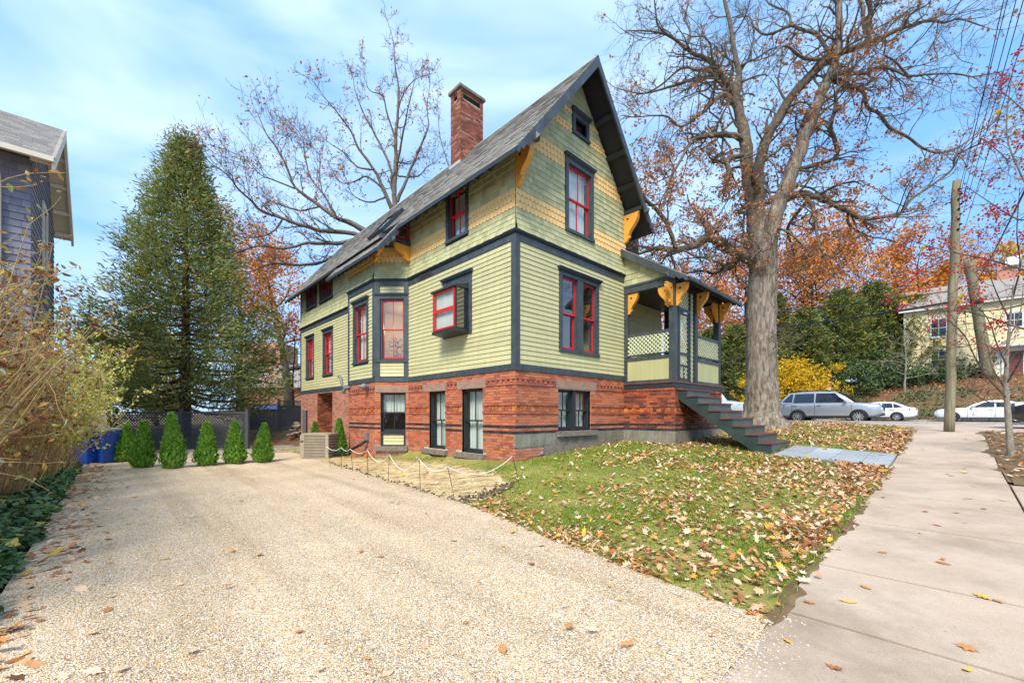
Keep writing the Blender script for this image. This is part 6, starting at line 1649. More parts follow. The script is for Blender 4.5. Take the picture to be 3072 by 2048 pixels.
    # wheels
    for a in wheels:
        for side in (1, -1):
            y0 = side * (hw - 0.145)
            arc = [(X(a) + (wr + .05) * cos(k * pi / 14), wr * 0.98 + (wr + .05) * sin(k * pi / 14)) for k in range(15)]
            arc = [(X(a) + (wr + .05), zb + 0.01)] + arc + [(X(a) - (wr + .05), zb + .01)]
            mb = MB(); mb.prism([(x, side * hw * 0.6, z) for x, z in arc], [(x, side * (hw * 1.012 + 0.004), z) for x, z in arc]); mb.build('wheel_arch', M['car_black_trim'], t)
            mb = MB(); mb.lathe([(wr * .66, 0), (wr * .93, 0.0), (wr, 0.03), (wr, 0.17), (wr * .94, 0.205), (wr * .70, 0.215), (wr * .66, .20)], 28, (0, 0, 0), 'y')
            wh = mb.build('wheel', M['tyre'], t, True); wh.location = (X(a), y0, wr)
            if side < 0: wh.rotation_euler = (0, 0, pi)
            rm = MB(); rm.lathe([(wr * .68, .19), (wr * .66, .20), (wr * .60, .17), (wr * .60, .10)], 28, (0, 0, 0), 'y')
            rm.lathe([(0.0, .19), (.05, .19), (.055, .17), (.055, .12)], 14, (0, 0, 0), 'y')
            for k in range(spokes):
                an = 2 * pi * k / spokes; c_, s_ = cos(an), sin(an); wv = 0.028 if spokes < 8 else 0.018
                rm.hexa([(c_ * r + s_ * w_, o, s_ * r - c_ * w_) for o in (.13, .178) for r, w_ in ((.04, -wv), (wr * .62, -wv * 1.3), (wr * .62, wv * 1.3), (.04, wv))])
            rm.build('rim', M['alloy'], wh)
            mb = MB(); mb.lathe([(0, .10), (wr * .6, .10)], 20, (0, 0, 0), 'y'); mb.build('brake_disc', M['car_black_trim'], wh)
    def side_box(nm, mat, a0, a1, z0, z1, o=0.02):
        for side in (1, -1):
            mb = MB(); w0_, w1_ = wid(a0) * 1.003, wid(a1) * 1.003
            mb.hexa([(X(a0), side * (w0_ - .03), z0), (X(a1), side * (w1_ - .03), z0), (X(a1), side * (w1_ + o), z0), (X(a0), side * (w0_ + o), z0), (X(a0), side * (w0_ - .03), z1), (X(a1), side * (w1_ - .03), z1), (X(a1), side * (w1_ + o), z1), (X(a0), side * (w0_ + o), z1)]); mb.build(nm, M[mat], t)
    side_box('head_lamp', 'head_lamp', 0.10, 0.52, hood - 0.20, hood - 0.07, .008)
    side_box('tail_lamp', 'tail_lamp', L - 0.42, L - 0.03, deck - 0.24, deck - 0.09, .012)
    side_box('sill_trim', 'car_black_trim', wheels[0] + wr + .1, wheels[1] - wr - .1, zb - 0.01, zb + 0.085, .012)
    side_box('door_handle', 'alloy' if not paint_.endswith('black') else 'paint_black', bp - 0.30, bp - 0.08, belt - 0.15, belt - 0.115, .03)
    if not van: side_box('door_handle', 'alloy', cp - 0.16, cp + 0.06, belt - 0.15, belt - 0.115, .03)
    for a in (bp, hb + 0.12) + (() if van else (cp + .08,)): side_box('door_seam', 'car_black_trim', a - .004, a + .004, zb + .13, belt - .06, .0165)
    mb = MB(); mb.box(X(0.03), X(-0.02), -hw * .5, hw * .5, hood - .24, hood - .13); mb.build('grille', M['car_black_trim'], t)
    mb = MB(); mb.box(X(0.12), X(-0.01), -hw * .68, hw * .68, zb + .10, zb + .24); mb.build('bumper_grille', M['car_black_trim'], t)
    for side in (1, -1):
        mb = MB(); y = side * (hw + .09); mb.lathe([(0, -.11), (.05, -.10), (.075, -.04), (.075, .05), (.05, .1), (0, .11)], 10, (X(hb + .35), y, belt + .08), 'y'); mb.build('mirror', M[paint_], t, True)
        if roofrail:
            mb = MB(); mb.tube([(X(rf + .25), side * hw * .66, H - .01), (X(rf + .4), side * hw * .66, H + .05), (X(rr_ - .5), side * hw * .66, H + .05), (X(rr_ - .3), side * hw * .66, H - .02)], .022, 6); mb.build('roof_rail', M['car_black_trim'], t)
    return t
FWD, BWD = atan2(-UY, -UX), atan2(UY, UX)
def cpos(q, p): x, y = W(q, p); return (x, y, zt(x, y) + 0.004)
car('silver SUV parked at the near kerb, right of the oak trunk', 'car', cpos(21.7, -2.17), FWD, 4.56, 1.80, 1.70, 0.27, 1.06, 1.02, 1.06, (1.05, 1.85, 3.95, 4.48), (0.88, 3.5), 0.335, 'paint_silver', True, hatch=True)
car('white sedan half hidden behind the silver SUV, tail to the pole', 'car', cpos(36.0, -2.75), BWD, 4.7, 1.8, 1.46, 0.22, 0.98, 0.90, 1.02, (1.25, 2.15, 3.55, 4.32), (0.92, 3.62), 0.33, 'paint_white')
car('long white sedan behind the wooden pole, nose to the SUV', 'car', cpos(36.0, -8.35), BWD, 4.75, 1.82, 1.44, 0.20, 0.97, 0.90, 1.0, (1.45, 2.3, 3.5, 4.4), (0.86, 3.70), 0.33, 'paint_white', spokes=5)
car('dark car barely showing between the oak trunk and the silver SUV', 'car', cpos(36.0, 3.2), BWD, 4.5, 1.78, 1.45, 0.22, 0.98, 0.9, 1.0, (1.2, 2.1, 3.4, 4.2), (0.9, 3.5), 0.33, 'paint_black')
car('black car cut off by the right picture edge', 'car', (18.85, 12.9, zt(18.85, 12.9) - 0.02), BWD, 4.6, 1.82, 1.62, 0.25, 1.02, 0.98, 1.05, (1.15, 1.95, 3.9, 4.5), (0.9, 3.6), 0.35, 'paint_black', hatch=True, group=None)
car('white van parked behind the porch steps, left of the oak trunk', 'van', cpos(22.4, 4.6), FWD, 5.6, 1.98, 2.05, 0.30, 1.30, 1.22, 1.3, (1.15, 1.85, 5.35, 5.56), (1.0, 4.4), 0.36, 'paint_van', van=True, group=None)

# ---- utility poles and wires
def pole(label, pts, r0, r1, bolts=True):
    b0 = Vector(pts[0]); t = thing('utility_pole', label, 'pole', tuple(b0))
    mb = MB(); L = [Vector(p) - b0 for p in pts]; n = 14; ps = [L[0].lerp(L[1], i / n) + (rvec() * .01 if 0 < i < n else Vector((0, 0, 0))) for i in range(n + 1)]
    mb.tube(ps, [lerp(r0, r1, i / n) for i in range(n + 1)], 14); mb.build('shaft', M['pole_wood'], t, True)
    if bolts:
        for k in range(9):
            f = 0.80 + k * 0.02; c = L[0].lerp(L[1], f); mb = MB(); mb.lathe([(.03, -.02), (.03, .03), (0, .03)], 8, (c.x + (.03 if k % 2 else -.03), c.y - lerp(r0, r1, f) - .01, c.z), 'y'); mb.build('bolt', M['wire_black'], t)
    return t
p1 = gpx(2847, 1291); p1 = Vector((13.57, 13.0, zt(13.57, 13.0) - 0.05)); p1t = px(2871, 542, 13.1)
pole('straight greenish wooden pole standing on the sidewalk corner', (p1, p1t), 0.125, 0.10)
b2 = Vector(at(2966, 37.9)); t2 = px(2906, 775, 37.5)
pole('leaning wooden pole behind the long white car', (b2, t2), 0.42, 0.34, False)
def wire(label, a, b_, sag, r=0.012, n=24, mat='wire_black', bumps=False):
    a, b_ = Vector(a), Vector(b_); pts = [a.lerp(b_, i / n) - Vector((0, 0, sag * 4 * (i / n) * (1 - i / n))) for i in range(n + 1)]
    mb = MB(); mb.tube([p - a for p in pts], r, 5); o = mb.build('overhead_wire', M[mat]); o.location = a
    tag(o, label, 'wire', 'overhead wires')
for i, (z, x_end) in enumerate(((575, 3050), (590, 3030), (610, 3064), (640, 3075), (690, 3088))):
    a = px(2876 + 4 * i, z, 13.0); e = px(x_end, -40 + 12 * i, 6.2)
    b_ = e + (e - a) * 1.4; b_.z = e.z + 0.6
    wire(('topmost', 'second', 'middle', 'fourth', 'lowest')[i] + ' of the wires running from the pole top out of the upper right corner', a, b_, 0.25, 0.0065)
for i, (y0, x1, y1, r) in enumerate(((838, 2150, 905, 0.012), (872, 2150, 935, 0.016), (905, 2150, 990, 0.035))):
    a = px(2858, y0, 13.0); b_ = px(x1, y1, 34); wire(('thin upper', 'thin middle', 'thick lower')[i] + ' cable running from the wooden pole past the oak trunk', a, b_, 0.25, r)
wire('thick black cable slanting from the upper right down to the leaning pole', px(3090, 540, 9), px(2925, 850, 36), 0.2, 0.022)
wire('cable running from the leaning pole to the right over the yellow house', px(2925, 930, 37), px(3100, 905, 20), 0.2, 0.04)
tb = thing('cable_box', 'black cable closure hanging beside the leaning pole', 'cable box', tuple(px(2930, 905, 36)))
mb = MB(); mb.lathe([(0, -.5), (.16, -.48), (.2, -.4), (.2, .4), (.16, .48), (0, .5)], 10, (0, 0, 0), 'x'); mb.build('case', M['wire_black'], tb, True)
# ---- parking sign
sp = Vector(at(2487, 37.9)); zs = lambda y: CAMZ + (1245 - y) / FPX * 37.9 - sp.z
sg = thing('parking_sign', 'red and white parking sign above the roof of the silver SUV', 'sign', tuple(sp), HANG)
mb = MB(); mb.tube([(0, 0, 0), (0, 0, zs(1146))], 0.05, 8); mb.build('post', M['maroon_tread'], sg)
FS_ = Fr((0, 0), (0, -1), (-1, 0))
mb = MB(); mb.fbox(FS_, -.14, .14, zs(1157.5), zs(1145), .06, .07); pr_ = mb.build('plate', M['tail_lamp'], sg)
mb = MB(); mb.fbox(FS_, -.14, .14, zs(1170), zs(1158), .06, .07); pw_ = mb.build('plate', M['white_paint'], sg)
def text(body, size, mat, parent, loc, rot, name='lettering', ex=0.002):
    cu = bpy.data.curves.new(name, 'FONT'); cu.body = body; cu.size = size; cu.align_x = 'CENTER'; cu.extrude = ex; cu.materials.append(M[mat])
    o = bpy.data.objects.new(name, cu); COL.objects.link(o); o.parent = parent; o.location = loc; o.rotation_euler = rot
    return o
mb = MB()
for (y, w) in ((1148, .10), (1151.5, .09), (1155, .11)): mb.fbox(FS_, -w, w, zs(y + .6), zs(y - .6), .071, .073)
mb.build('sign_text', M['white_paint'], sg)
mb = MB()
for (y, w) in ((1161, .05), (1164, .05), (1167.5, .09)): mb.fbox(FS_, -w, w, zs(y + .5), zs(y - .5), .071, .073)
mb.build('sign_text', M['arbor_green'], sg)

# ---- yellow house across the street
yh = thing('yellow_house', 'yellow clapboard house with grey roof and red door on the bank', 'house', W(52, -3.4) + (5.1,), HANG)
FY = Fr((0, 0), (0, -1), (-1, 0))
def ybox(nm, mat, a, b_, c, d, o0, o1, par=yh):
    mb = MB(); mb.fbox(FY, a, b_, c, d, o0, o1); return mb.build(nm, M[mat], par)
ybox('wall', 'white_paint', -0.0, 14, -1, 6.9, -8, 0)
for i in range(46):
    z = 0.0 + i * 0.15; P = FY.pt
    for (a, b_) in ivals(0.12, 13.9, [(1.9, 3.1, 0.9, 2.7), (1.9, 3.1, 4.0, 5.8), (6.2, 8.3, 0, 2.75), (5.0, 5.25, 0, 7), (9.6, 10.7, .9, 2.7), (6.7, 7.8, 4.2, 5.6)], z, z + .15):
        mb = MB(); mb.prism([P(a, z, 0), P(a, z, .03), P(a, z + .16, .008), P(a, z + .16, 0)], [P(b_, z, 0), P(b_, z, .03), P(b_, z + .16, .008), P(b_, z + .16, 0)]); mb.build('clapboard', M['yellow_siding'], yh)
for (a, b_, c, d) in ((2.0, 3.0, 1.0, 2.6), (2.0, 3.0, 4.1, 5.7), (9.7, 10.6, 1.0, 2.6), (6.8, 7.7, 4.3, 5.5)):
    w_ = ybox('window', 'white_paint', a - .1, b_ + .1, c - .1, d + .1, 0, .05); m_ = (a + b_) / 2; n_ = (c + d) / 2
    for (x0, x1) in ((a, m_ - .02), (m_ + .02, b_)):
        for (y0, y1) in ((c, n_ - .03), (n_ + .03, d)): ybox('pane', 'car_glass', x0, x1, y0, y1, .05, .055, w_)
    ybox('sill', 'white_paint', a - .15, b_ + .15, c - .18, c - .1, 0, .1, w_); ybox('lintel', 'white_paint', a - .15, b_ + .15, d + .1, d + .2, 0, .1, w_)
ybox('corner_board', 'white_paint', 5.0, 5.25, 0, 6.9, 0, .06); ybox('corner_board', 'white_paint', -0.02, .12, 0, 6.9, 0, .06)
dy = ybox('door', 'maroon_tread', 6.85, 7.75, 0, 2.1, .02, .08); ybox('door_frame', 'white_paint', 6.5, 6.85, 0, 2.35, .0, .12, dy); ybox('door_frame', 'white_paint', 7.75, 8.1, 0, 2.35, .0, .12, dy)
mb = MB(); pl = [(5.9, 2.5), (8.7, 2.5), (8.7, 2.65), (7.3, 3.55), (5.9, 2.65)]
mb.prism([FY.pt(a, z, 0) for a, z in pl], [FY.pt(a, z, 1.0) for a, z in pl]); mb.build('portico', M['white_paint'], yh)
mb = MB(); pl = [(6.25, 2.72), (8.35, 2.72), (7.3, 3.38)]; mb.prism([FY.pt(a, z, 1.0) for a, z in pl], [FY.pt(a, z, 1.01) for a, z in pl]); mb.build('pediment', M['yellow_siding'], yh)
mb = MB(); P = FY.pt
mb.hexa([P(-.4, 6.9, .5), P(14.4, 6.9, .5), P(14.4, 9.6, -4), P(-.4, 9.6, -4), P(-.4, 7.05, .5), P(14.4, 7.05, .5), P(14.4, 9.75, -4), P(-.4, 9.75, -4)])
mb.hexa([P(-.4, 9.6, -4), P(14.4, 9.6, -4), P(14.4, 6.9, -8.5), P(-.4, 6.9, -8.5), P(-.4, 9.75, -4), P(14.4, 9.75, -4), P(14.4, 7.05, -8.5), P(-.4, 7.05, -8.5)]); yr = mb.build('roof', M['grey_roof'], yh)
mb = MB(); mb.add([P(-.01, 6.9, 0), P(-.01, 6.9, -8), P(-.01, 9.5, -4)], [(0, 1, 2)]); mb.build('gable', M['yellow_siding'], yh)
ybox('fascia', 'white_paint', -.4, 14.4, 6.75, 6.9, .2, .48)
ybox('chimney', 'brick_pink', 6.4, 7.6, 8.2, 11.2, -4.4, -3.4, yr); ybox('chimney_cap', 'white_paint', 6.9, 7.9, 10.6, 11.4, -3.4, -3.1, yr)

# ---- blue shingled house on the left
bh = thing('blue_house', 'dark blue shingled house with cream eaves at the left picture edge', 'house', (CX, CY, 0), HANG)
FBF = Fr((-8.4, 11.4), (-1, 0), (0, -1)); FBG = Fr((-8.4, 11.4), (0, 1), (1, 0))
mb = MB(); mb.box(-16, -8.41, 11.41, 17.4, 0, 8.7); mb.add([(-8.41, 11.41, 8.7), (-8.41, 17.4, 8.7), (-8.41, 14.4, 11.1)], [(0, 1, 2)]); mb.build('wall', M['blue_shingle'], bh)
ns = 0
for i in range(28):
    z = 3.2 + i * 0.2
    s = -U(0, .2)
    while s < 3.2:
        w = U(.18, .42); a, b_ = max(s, 0) + .003, min(s + w, 3.2) - .003; s += w
        if b_ - a < .03: continue
        mb = MB(); P = FBF.pt; mb.add([P(a, z, .001), P(b_, z, .001), P(b_, z, .03), P(a, z, .03), P(b_, z + .215, .006), P(a, z + .215, .006)], [(3, 2, 4, 5), (0, 1, 2, 3), (1, 4, 2), (0, 3, 5)]); mb.build('shingle', M['blue_shingle'], bh); ns += 1
for i in range(38):
    z = 3.2 + i * 0.2
    a0, b0 = 0.0, 5.99
    if z > 8.6: k = (z - 8.6) * 1.25; a0, b0 = k, 5.99 - k
    if b0 - a0 < .2: break
    for (a, b_) in ivals(a0, b0, [(2.3, 3.5, 6.0, 8.6)], z, z + .2):
        mb = MB(); P = FBG.pt; mb.prism([P(a, z, 0), P(a, z, .03), P(a, z + .21, .006), P(a, z + .21, 0)], [P(b_, z, 0), P(b_, z, .03), P(b_, z + .21, .006), P(b_, z + .21, 0)]); mb.build('shingle_course', M['blue_shingle'], bh)
mb = MB()
for (a, b_, c, d) in ((2.3, 2.45, 6.0, 8.5), (3.35, 3.5, 6.0, 8.5), (2.45, 3.35, 8.35, 8.5), (2.45, 3.35, 6.0, 6.1), (2.45, 3.35, 7.2, 7.28)): mb.fbox(FBG, a, b_, c, d, 0, .06)
bw_ = mb.build('window', M['cream_trim'], bh); mb = MB(); mb.fbox(FBG, 2.45, 3.35, 6.1, 8.35, .01, .02); mb.build('pane', M['car_glass'], bw_)
BZ = lambda p: 11.35 - 0.70 * abs(p - 14.4)
for s, (pa, pb) in enumerate(((10.7, 14.4), (18.1, 14.4))):
    mb = MB(); mb.hexa([(-16, pa, BZ(pa) - .16), (-7.9, pa, BZ(pa) - .16), (-7.9, pb, BZ(pb) - .16), (-16, pb, BZ(pb) - .16), (-16, pa, BZ(pa)), (-7.9, pa, BZ(pa)), (-7.9, pb, BZ(pb)), (-16, pb, BZ(pb))]); mb.build('roof', M['cream_trim'], bh)
rf_ = MB()
for i in range(27):
    p0 = 10.66 + i * .14
    s = -16 - U(0, .3)
    while s < -7.86:
        a, b_ = max(s, -16) + .003, min(s + .3, -7.86) - .003; s += .3
        if b_ - a < .03: continue
        rf_.add([(a, p0, BZ(p0) + .001), (b_, p0, BZ(p0) + .001), (b_, p0, BZ(p0) + .02), (a, p0, BZ(p0) + .02), (b_, p0 + .15, BZ(p0 + .15) + .006), (a, p0 + .15, BZ(p0 + .15) + .006)], [(3, 2, 4, 5), (0, 1, 2, 3), (1, 4, 2), (0, 3, 5)])
rf_.build('shingle_field', M['grey_roof'], bh, kind='stuff')
mb = MB(); mb.box(-16, -7.9, 10.58, 10.70, 8.60, 8.74); mb.build('gutter', M['cream_trim'], bh)
mb = MB(); mb.tube([(-9.0, 10.64, 8.62), (-9.0, 10.68, 8.45), (-9.0, 11.2, 8.1), (-9.0, 11.31, 7.9), (-9.0, 11.31, 1.0)], .065, 8); mb.build('downspout', M['cream_trim'], bh)
for s, (pa, pb) in enumerate(((10.7, 14.4), (18.1, 14.4))):
    mb = MB(); mb.hexa([(-7.95, pa, BZ(pa) - .36), (-7.88, pa, BZ(pa) - .36), (-7.88, pb, BZ(pb) - .36), (-7.95, pb, BZ(pb) - .36), (-7.95, pa, BZ(pa) + .01), (-7.88, pa, BZ(pa) + .01), (-7.88, pb, BZ(pb) + .01), (-7.95, pb, BZ(pb) + .01)]); mb.build('bargeboard', M['cream_trim'], bh)
    for f in (.2, .45, .7, .93):
        p = lerp(pb, pa, f); mb = MB(); mb.bar((-8.38, p, BZ(p) - .24), (-7.94, p, BZ(p) - .24), .12, .14); mb.build('lookout', M['cream_trim'], bh)

# ---- fences
def post_at(t, x, y, z0, z1, w=.06, rz=0.0):
    mb = MB(); mb.box(-w, w, -w, w, 0, z1 - z0); mb.box(-w * 1.25, w * 1.25, -w * 1.25, w * 1.25, z1 - z0, z1 - z0 + .03); o = mb.build('post', M['fence_grey'], t); o.location = (x, y, z0); return o
def lat_fence(label, x0, x1, d0, d1, z0, z1, npan):
    a = Vector(((x0 - 1536) / FPX * d0, d0, 0)); b_ = Vector(((x1 - 1536) / FPX * d1, d1, 0)); L = (b_ - a).length
    t = thing('lattice_fence', label, 'fence', (a.x, a.y, z0), atan2(b_.y - a.y, b_.x - a.x)); fr = Fr((0, 0), (1, 0), (0, -1)); H = z1 - z0
    for k in range(npan + 1): post_at(t, L * k / npan, 0, 0, H + .12)
    for k in range(npan):
        s0, s1 = L * k / npan + .06, L * (k + 1) / npan - .06
        for (c, d) in ((.05, .13), (H - .08, H)):
            mb = MB(); mb.fbox(fr, s0, s1, c, d, -.03, .03); mb.build('rail', M['fence_grey'], t)
        lattice(fr, s0, s1, .13, H - .08, 'fence_grey', 0.135, 0.045, -0.012, t)
    return t
lat_fence('dark grey lattice fence behind the row of arborvitae', 345, 742, 18.2, 18.0, 0.02, 1.60, 2)
def solid_fence(label, x0, x1, d0, d1, zb0, zb1, H):
    a = Vector(((x0 - 1536) / FPX * d0, d0, zb0)); b_ = Vector(((x1 - 1536) / FPX * d1, d1, zb1)); L = hypot(b_.x - a.x, b_.y - a.y)
    t = thing('board_fence', label, 'fence', tuple(a), atan2(b_.y - a.y, b_.x - a.x)); fr = Fr((0, 0), (1, 0), (0, -1)); n = int(L / .15); dz = zb1 - zb0
    for i in range(n):
        s0, s1 = L * i / n + .003, L * (i + 1) / n - .003; mb = MB(); z = dz * i / n; mb.fbox(fr, s0, s1, z, H - .32, -.012, .012); mb.build('board', M['fence_grey'], t)
    for (c, d) in ((H - .32, H - .25), (H - .04, H + .02)): mb = MB(); mb.fbox(fr, 0, L, c, d, -.03, .03); mb.build('rail', M['fence_grey'], t)
    lattice(fr, 0, L, H - .25, H - .04, 'fence_grey', .11, .03, -.01, t)
    post_at(t, 0, 0, -.1, H + .06); post_at(t, L, 0, -.1, H + .06)
solid_fence('lower grey board fence with lattice top, left of its taller post', 735, 836, 22.5, 23.0, 0.62, 0.78, 1.42)
solid_fence('taller grey board fence with lattice top touching the house', 837, 960, 23.0, 24.5, 0.80, 0.95, 1.45)
# ---- post, air conditioner, bins, stones, hose
x_, y_ = (915 - 1536) / FPX * 14.6, 14.6
gp = thing('fence_post', 'single dark grey post beside the air conditioner', 'post', (x_, y_, zt(x_, y_))); mb = MB(); mb.box(-.06, .06, -.06, .06, 0, 1.62); mb.build('shaft', M['fence_grey'], gp)
d_ = 13.9; x_ = (962 - 1536) / FPX * d_
ac = thing('air_conditioner', 'tan louvred air conditioner unit on the ground by the brick wall', 'air conditioner', (x_, d_ + .1, zt(x_, d_)), radians(-10))
def rring(w, d, r, z, n=5):
    out = []
    for cx_, cy_, a0 in ((w - r, d - r, 0), (-w + r, d - r, pi / 2), (-w + r, -d + r, pi), (w - r, -d + r, 1.5 * pi)):
        for k in range(n): a = a0 + k * pi / 2 / (n - 1); out.append((cx_ + r * cos(a), cy_ + r * sin(a), z))
    return out
mb = MB(); mb.prism(rring(.49, .40, .12, .04), rring(.49, .40, .12, .80)); mb.build('core', M['ac_dark'], ac)
for k in range(9):
    z = .05 + k * .092; mb = MB(); mb.prism(rring(.508, .418, .13, z), rring(.508, .418, .13, z + .022)); mb.build('band', M['ac_tan'], ac)
mb = MB()
for k in range(46):
    s = -.37 + k * .74 / 45; mb.box(s - .004, s + .004, -.412, -.40, .06, .79)
mb.build('grille', M['ac_tan'], ac, kind='stuff')
mb = MB(); mb.prism(rring(.515, .425, .13, .80), rring(.515, .425, .13, .85)); mb.prism(rring(.50, .41, .13, 0), rring(.50, .41, .13, .04)); mb.build('lid', M['ac_tan'], ac)
mb = MB(); mb.box(-.49, -.39, -.424, -.418, .56, .61); mb.build('badge', M['car_black_trim'], ac)
for (s0, s1) in ((-.51, -.36), (.40, .515)):
    mb = MB(); mb.box(s0, s1, -.4215, -.415, .05, .80); mb.build('corner_panel', M['ac_tan'], ac)
def wheelie(label, x, d, rz):
    X = (x - 1536) / FPX * d; t = thing('wheelie_bin', label, 'bin', (X, d, zt(X, d)), rz, 'blue bins by the hedge')
    mb = MB(); mb.hexa([(-.22, -.26, .05), (.22, -.26, .05), (.22, .24, .05), (-.22, .24, .05), (-.29, -.34, .98), (.29, -.34, .98), (.29, .34, .98), (-.29, .34, .98)]); mb.hexa([(-.31, -.36, .88), (.31, -.36, .88), (.31, .36, .88), (-.31, .36, .88), (-.31, -.36, .98), (.31, -.36, .98), (.31, .36, .98), (-.31, .36, .98)]); mb.build('body', M['bin_blue'], t)
    mb = MB(); mb.hexa([(-.33, -.40, .985), (.33, -.40, .985), (.33, .40, 1.01), (-.33, .40, 1.01), (-.31, -.38, 1.02), (.31, -.38, 1.02), (.31, .36, 1.07), (-.31, .36, 1.07)]); mb.build('lid', M['grey_plastic'], t)
    for s in (-1, 1):
        mb = MB(); mb.lathe([(.1, -.02), (.11, -.02), (.11, .03), (0, .03)], 14, (s * .26, .28, .11), 'x'); mb.build('wheel', M['tyre'], t)
    mb = MB()
    for k in range(10):
        a = k * pi / 5; mb.box(-.09 + .05 * cos(a) - .006, -.09 + .05 * cos(a) + .006, -.352, -.325, .70 + .05 * sin(a) - .008, .70 + .05 * sin(a) + .008)
    for (a, b_, c, d2) in ((-.02, .0, .70, .76), (0, .03, .70, .715), (.05, .065, .70, .76), (.065, .09, .735, .76), (.065, .10, .70, .715), (-.02, .14, .655, .67), (-.02, .12, .62, .632)): mb.box(a, b_, -.352, -.325, c, d2)
    mb.build('emblem', M['white_paint'], t)
    return t
wheelie('blue wheelie bin nearest the arborvitae row', 316, 12.6, radians(-6)); wheelie('blue wheelie bin half hidden by hedge stems', 262, 12.3, radians(4))
# stone pile
st_ = thing('stone_pile', 'heap of grey brown stones at the back corner of the house', 'stones', tuple(gpx(893, 1322)))
pieces('rubble', [(0, (0.16, 0.12, 0.09)), (1, (0.40, 0.33, 0.26))], 0.9, 0.3, 10, .6)
def rock(mb, c, s):
    ring = []
    for z, r in ((-.5, .6), (-.1, 1), (.3, .9), (.55, .45)):
        ring.append([(c[0] + s * r * U(.75, 1.1) * cos(k * pi / 3.5 + z), c[1] + s * r * U(.75, 1.1) * sin(k * pi / 3.5 + z), c[2] + s * z * .8) for k in range(7)])
    for a, b_ in zip(ring, ring[1:]): mb.prism(a, b_, True)
for k in range(34):
    r_ = U(0, .55); a = U(0, 2 * pi); mb = MB(); rock(mb, (r_ * cos(a), r_ * sin(a), U(.05, .75) * (1 - r_)), U(.09, .18)); mb.build('stone', M['rubble'], st_)
hp = [gpx(x, y) + Vector((0, 0, .03)) for x, y in ((740, 1332), (790, 1331), (850, 1329), (880, 1318), (893, 1306))]
mb = MB(); mb.tube([p - hp[0] for p in hp], .03, 6); ho = mb.build('garden_hose', M['red_sash'], smooth_=True); ho.location = hp[0]; tag(ho, 'red garden hose lying on the patio by the stones', 'hose')
# loose rock by the front wall
rp = gpx(1612, 1366); mb = MB(); rock(mb, (0, 0, .1), .22); ro = mb.build('boulder', M['sill_stone']); ro.location = rp; tag(ro, 'brown rock lying against the brick under the front window', 'rock')
# far buildings in the gap at the back
fb = thing('brick_building', 'far brick apartment tower seen through the orange leaves', 'building', at(800, 95)); mb = MB(); mb.box(-6, 3, 0, 8, 0, 17); mb.build('wall', M['brick_pink'], fb)
for i in range(4):
    for j_ in range(4): mb = MB(); mb.box(-5 + 2 * i, -3.9 + 2 * i, -.05, .05, 5 + 3 * j_, 6.7 + 3 * j_); mb.build('window', M['car_glass'], fb)
fb = thing('grey_building', 'far low building with dark grey roof behind the board fence', 'building', at(850, 70)); mb = MB(); mb.box(-8, 8, 0, 8, 0, 5.0); mb.build('wall', M['brick_pink'], fb)
mb = MB(); mb.hexa([(-9, -1, 5), (9, -1, 5), (9, 9, 5), (-9, 9, 5), (-8, 2, 9), (8, 2, 9), (8, 6, 9), (-8, 6, 9)]); mb.build('roof', M['grey_roof'], fb)
tw = thing('blue_tarpaulin', 'low white structure with a blue cover far behind the board fence', 'structure', at(870, 62)); mb = MB(); mb.box(-5, 6, 0, 3, 0, 1.3); mb.build('wall', M['white_paint'], tw); mb = MB(); mb.hexa([(-5.2, -.3, 1.3), (6.2, -.3, 1.3), (6.2, 3.3, 1.3), (-5.2, 3.3, 1.3), (-5, 0, 1.9), (6, 0, 1.9), (6, 3, 2.0), (-5, 3, 2.0)]); mb.build('cover', M['bin_blue'], tw)

# ---- rope fence round the straw patch
ZR5 = lambda a, b_: (1000 + a / 2.94, 1280 + b_ / 2.94)
STK = [((900 - 960, 170), (943 - 960, 360)), ((70, 180), (70, 375)), ((150, 195), (175, 395)), ((300, 205), (305, 452)), ((495, 245), (480, 492)), ((755, 280), (770, 578)), ((1008, 352), (1075, 642)), ((1580, 258), (1650, 522))]
tops = []
for i, (a, b_) in enumerate(STK):
    g = gpx(*ZR5(*b_)); tx, ty = ZR5(*a); tp = px(tx, ty, g.y + .02)
    mb = MB(); mb.tube([Vector((0, 0, -.05)), (tp - g) * .5, tp - g], .0055, 5); mb.tube([(tp - g) + Vector((0, 0, .0)), (tp - g) + Vector((.05, 0, .015))], .004, 4)
    o = mb.build('garden_stake', M['wire_black'] if i else M['shrub_green']); o.location = g
    tag(o, ('stake by the air conditioner, first of the rope fence', 'thin stake right of the air conditioner', 'third stake of the rope fence', 'fourth stake of the rope fence', 'stake before the bay window sill', 'stake at the middle of the straw patch', 'stake at the near corner of the straw patch', 'leaning stake near the house corner, end of the rope')[i], 'stake', 'stakes of the rope fence')
    tops.append(tp)
rp_ = []
SAG = [.10, .07, .09, .20, .26, .14, .22]
for i in range(7):
    a, b_ = tops[i], tops[i + 1]
    for k in range(12):
        t = k / 12; rp_.append(a.lerp(b_, t) - Vector((0, 0, SAG[i] * 4 * t * (1 - t))))
rp_.append(tops[-1]); o0 = rp_[0].copy()
mb = MB(); mb.tube([p - o0 for p in rp_], .0055, 6); o = mb.build('rope', M['rope_white'], smooth_=True); o.location = o0; tag(o, 'white rope strung between thin stakes round the straw patch', 'rope')

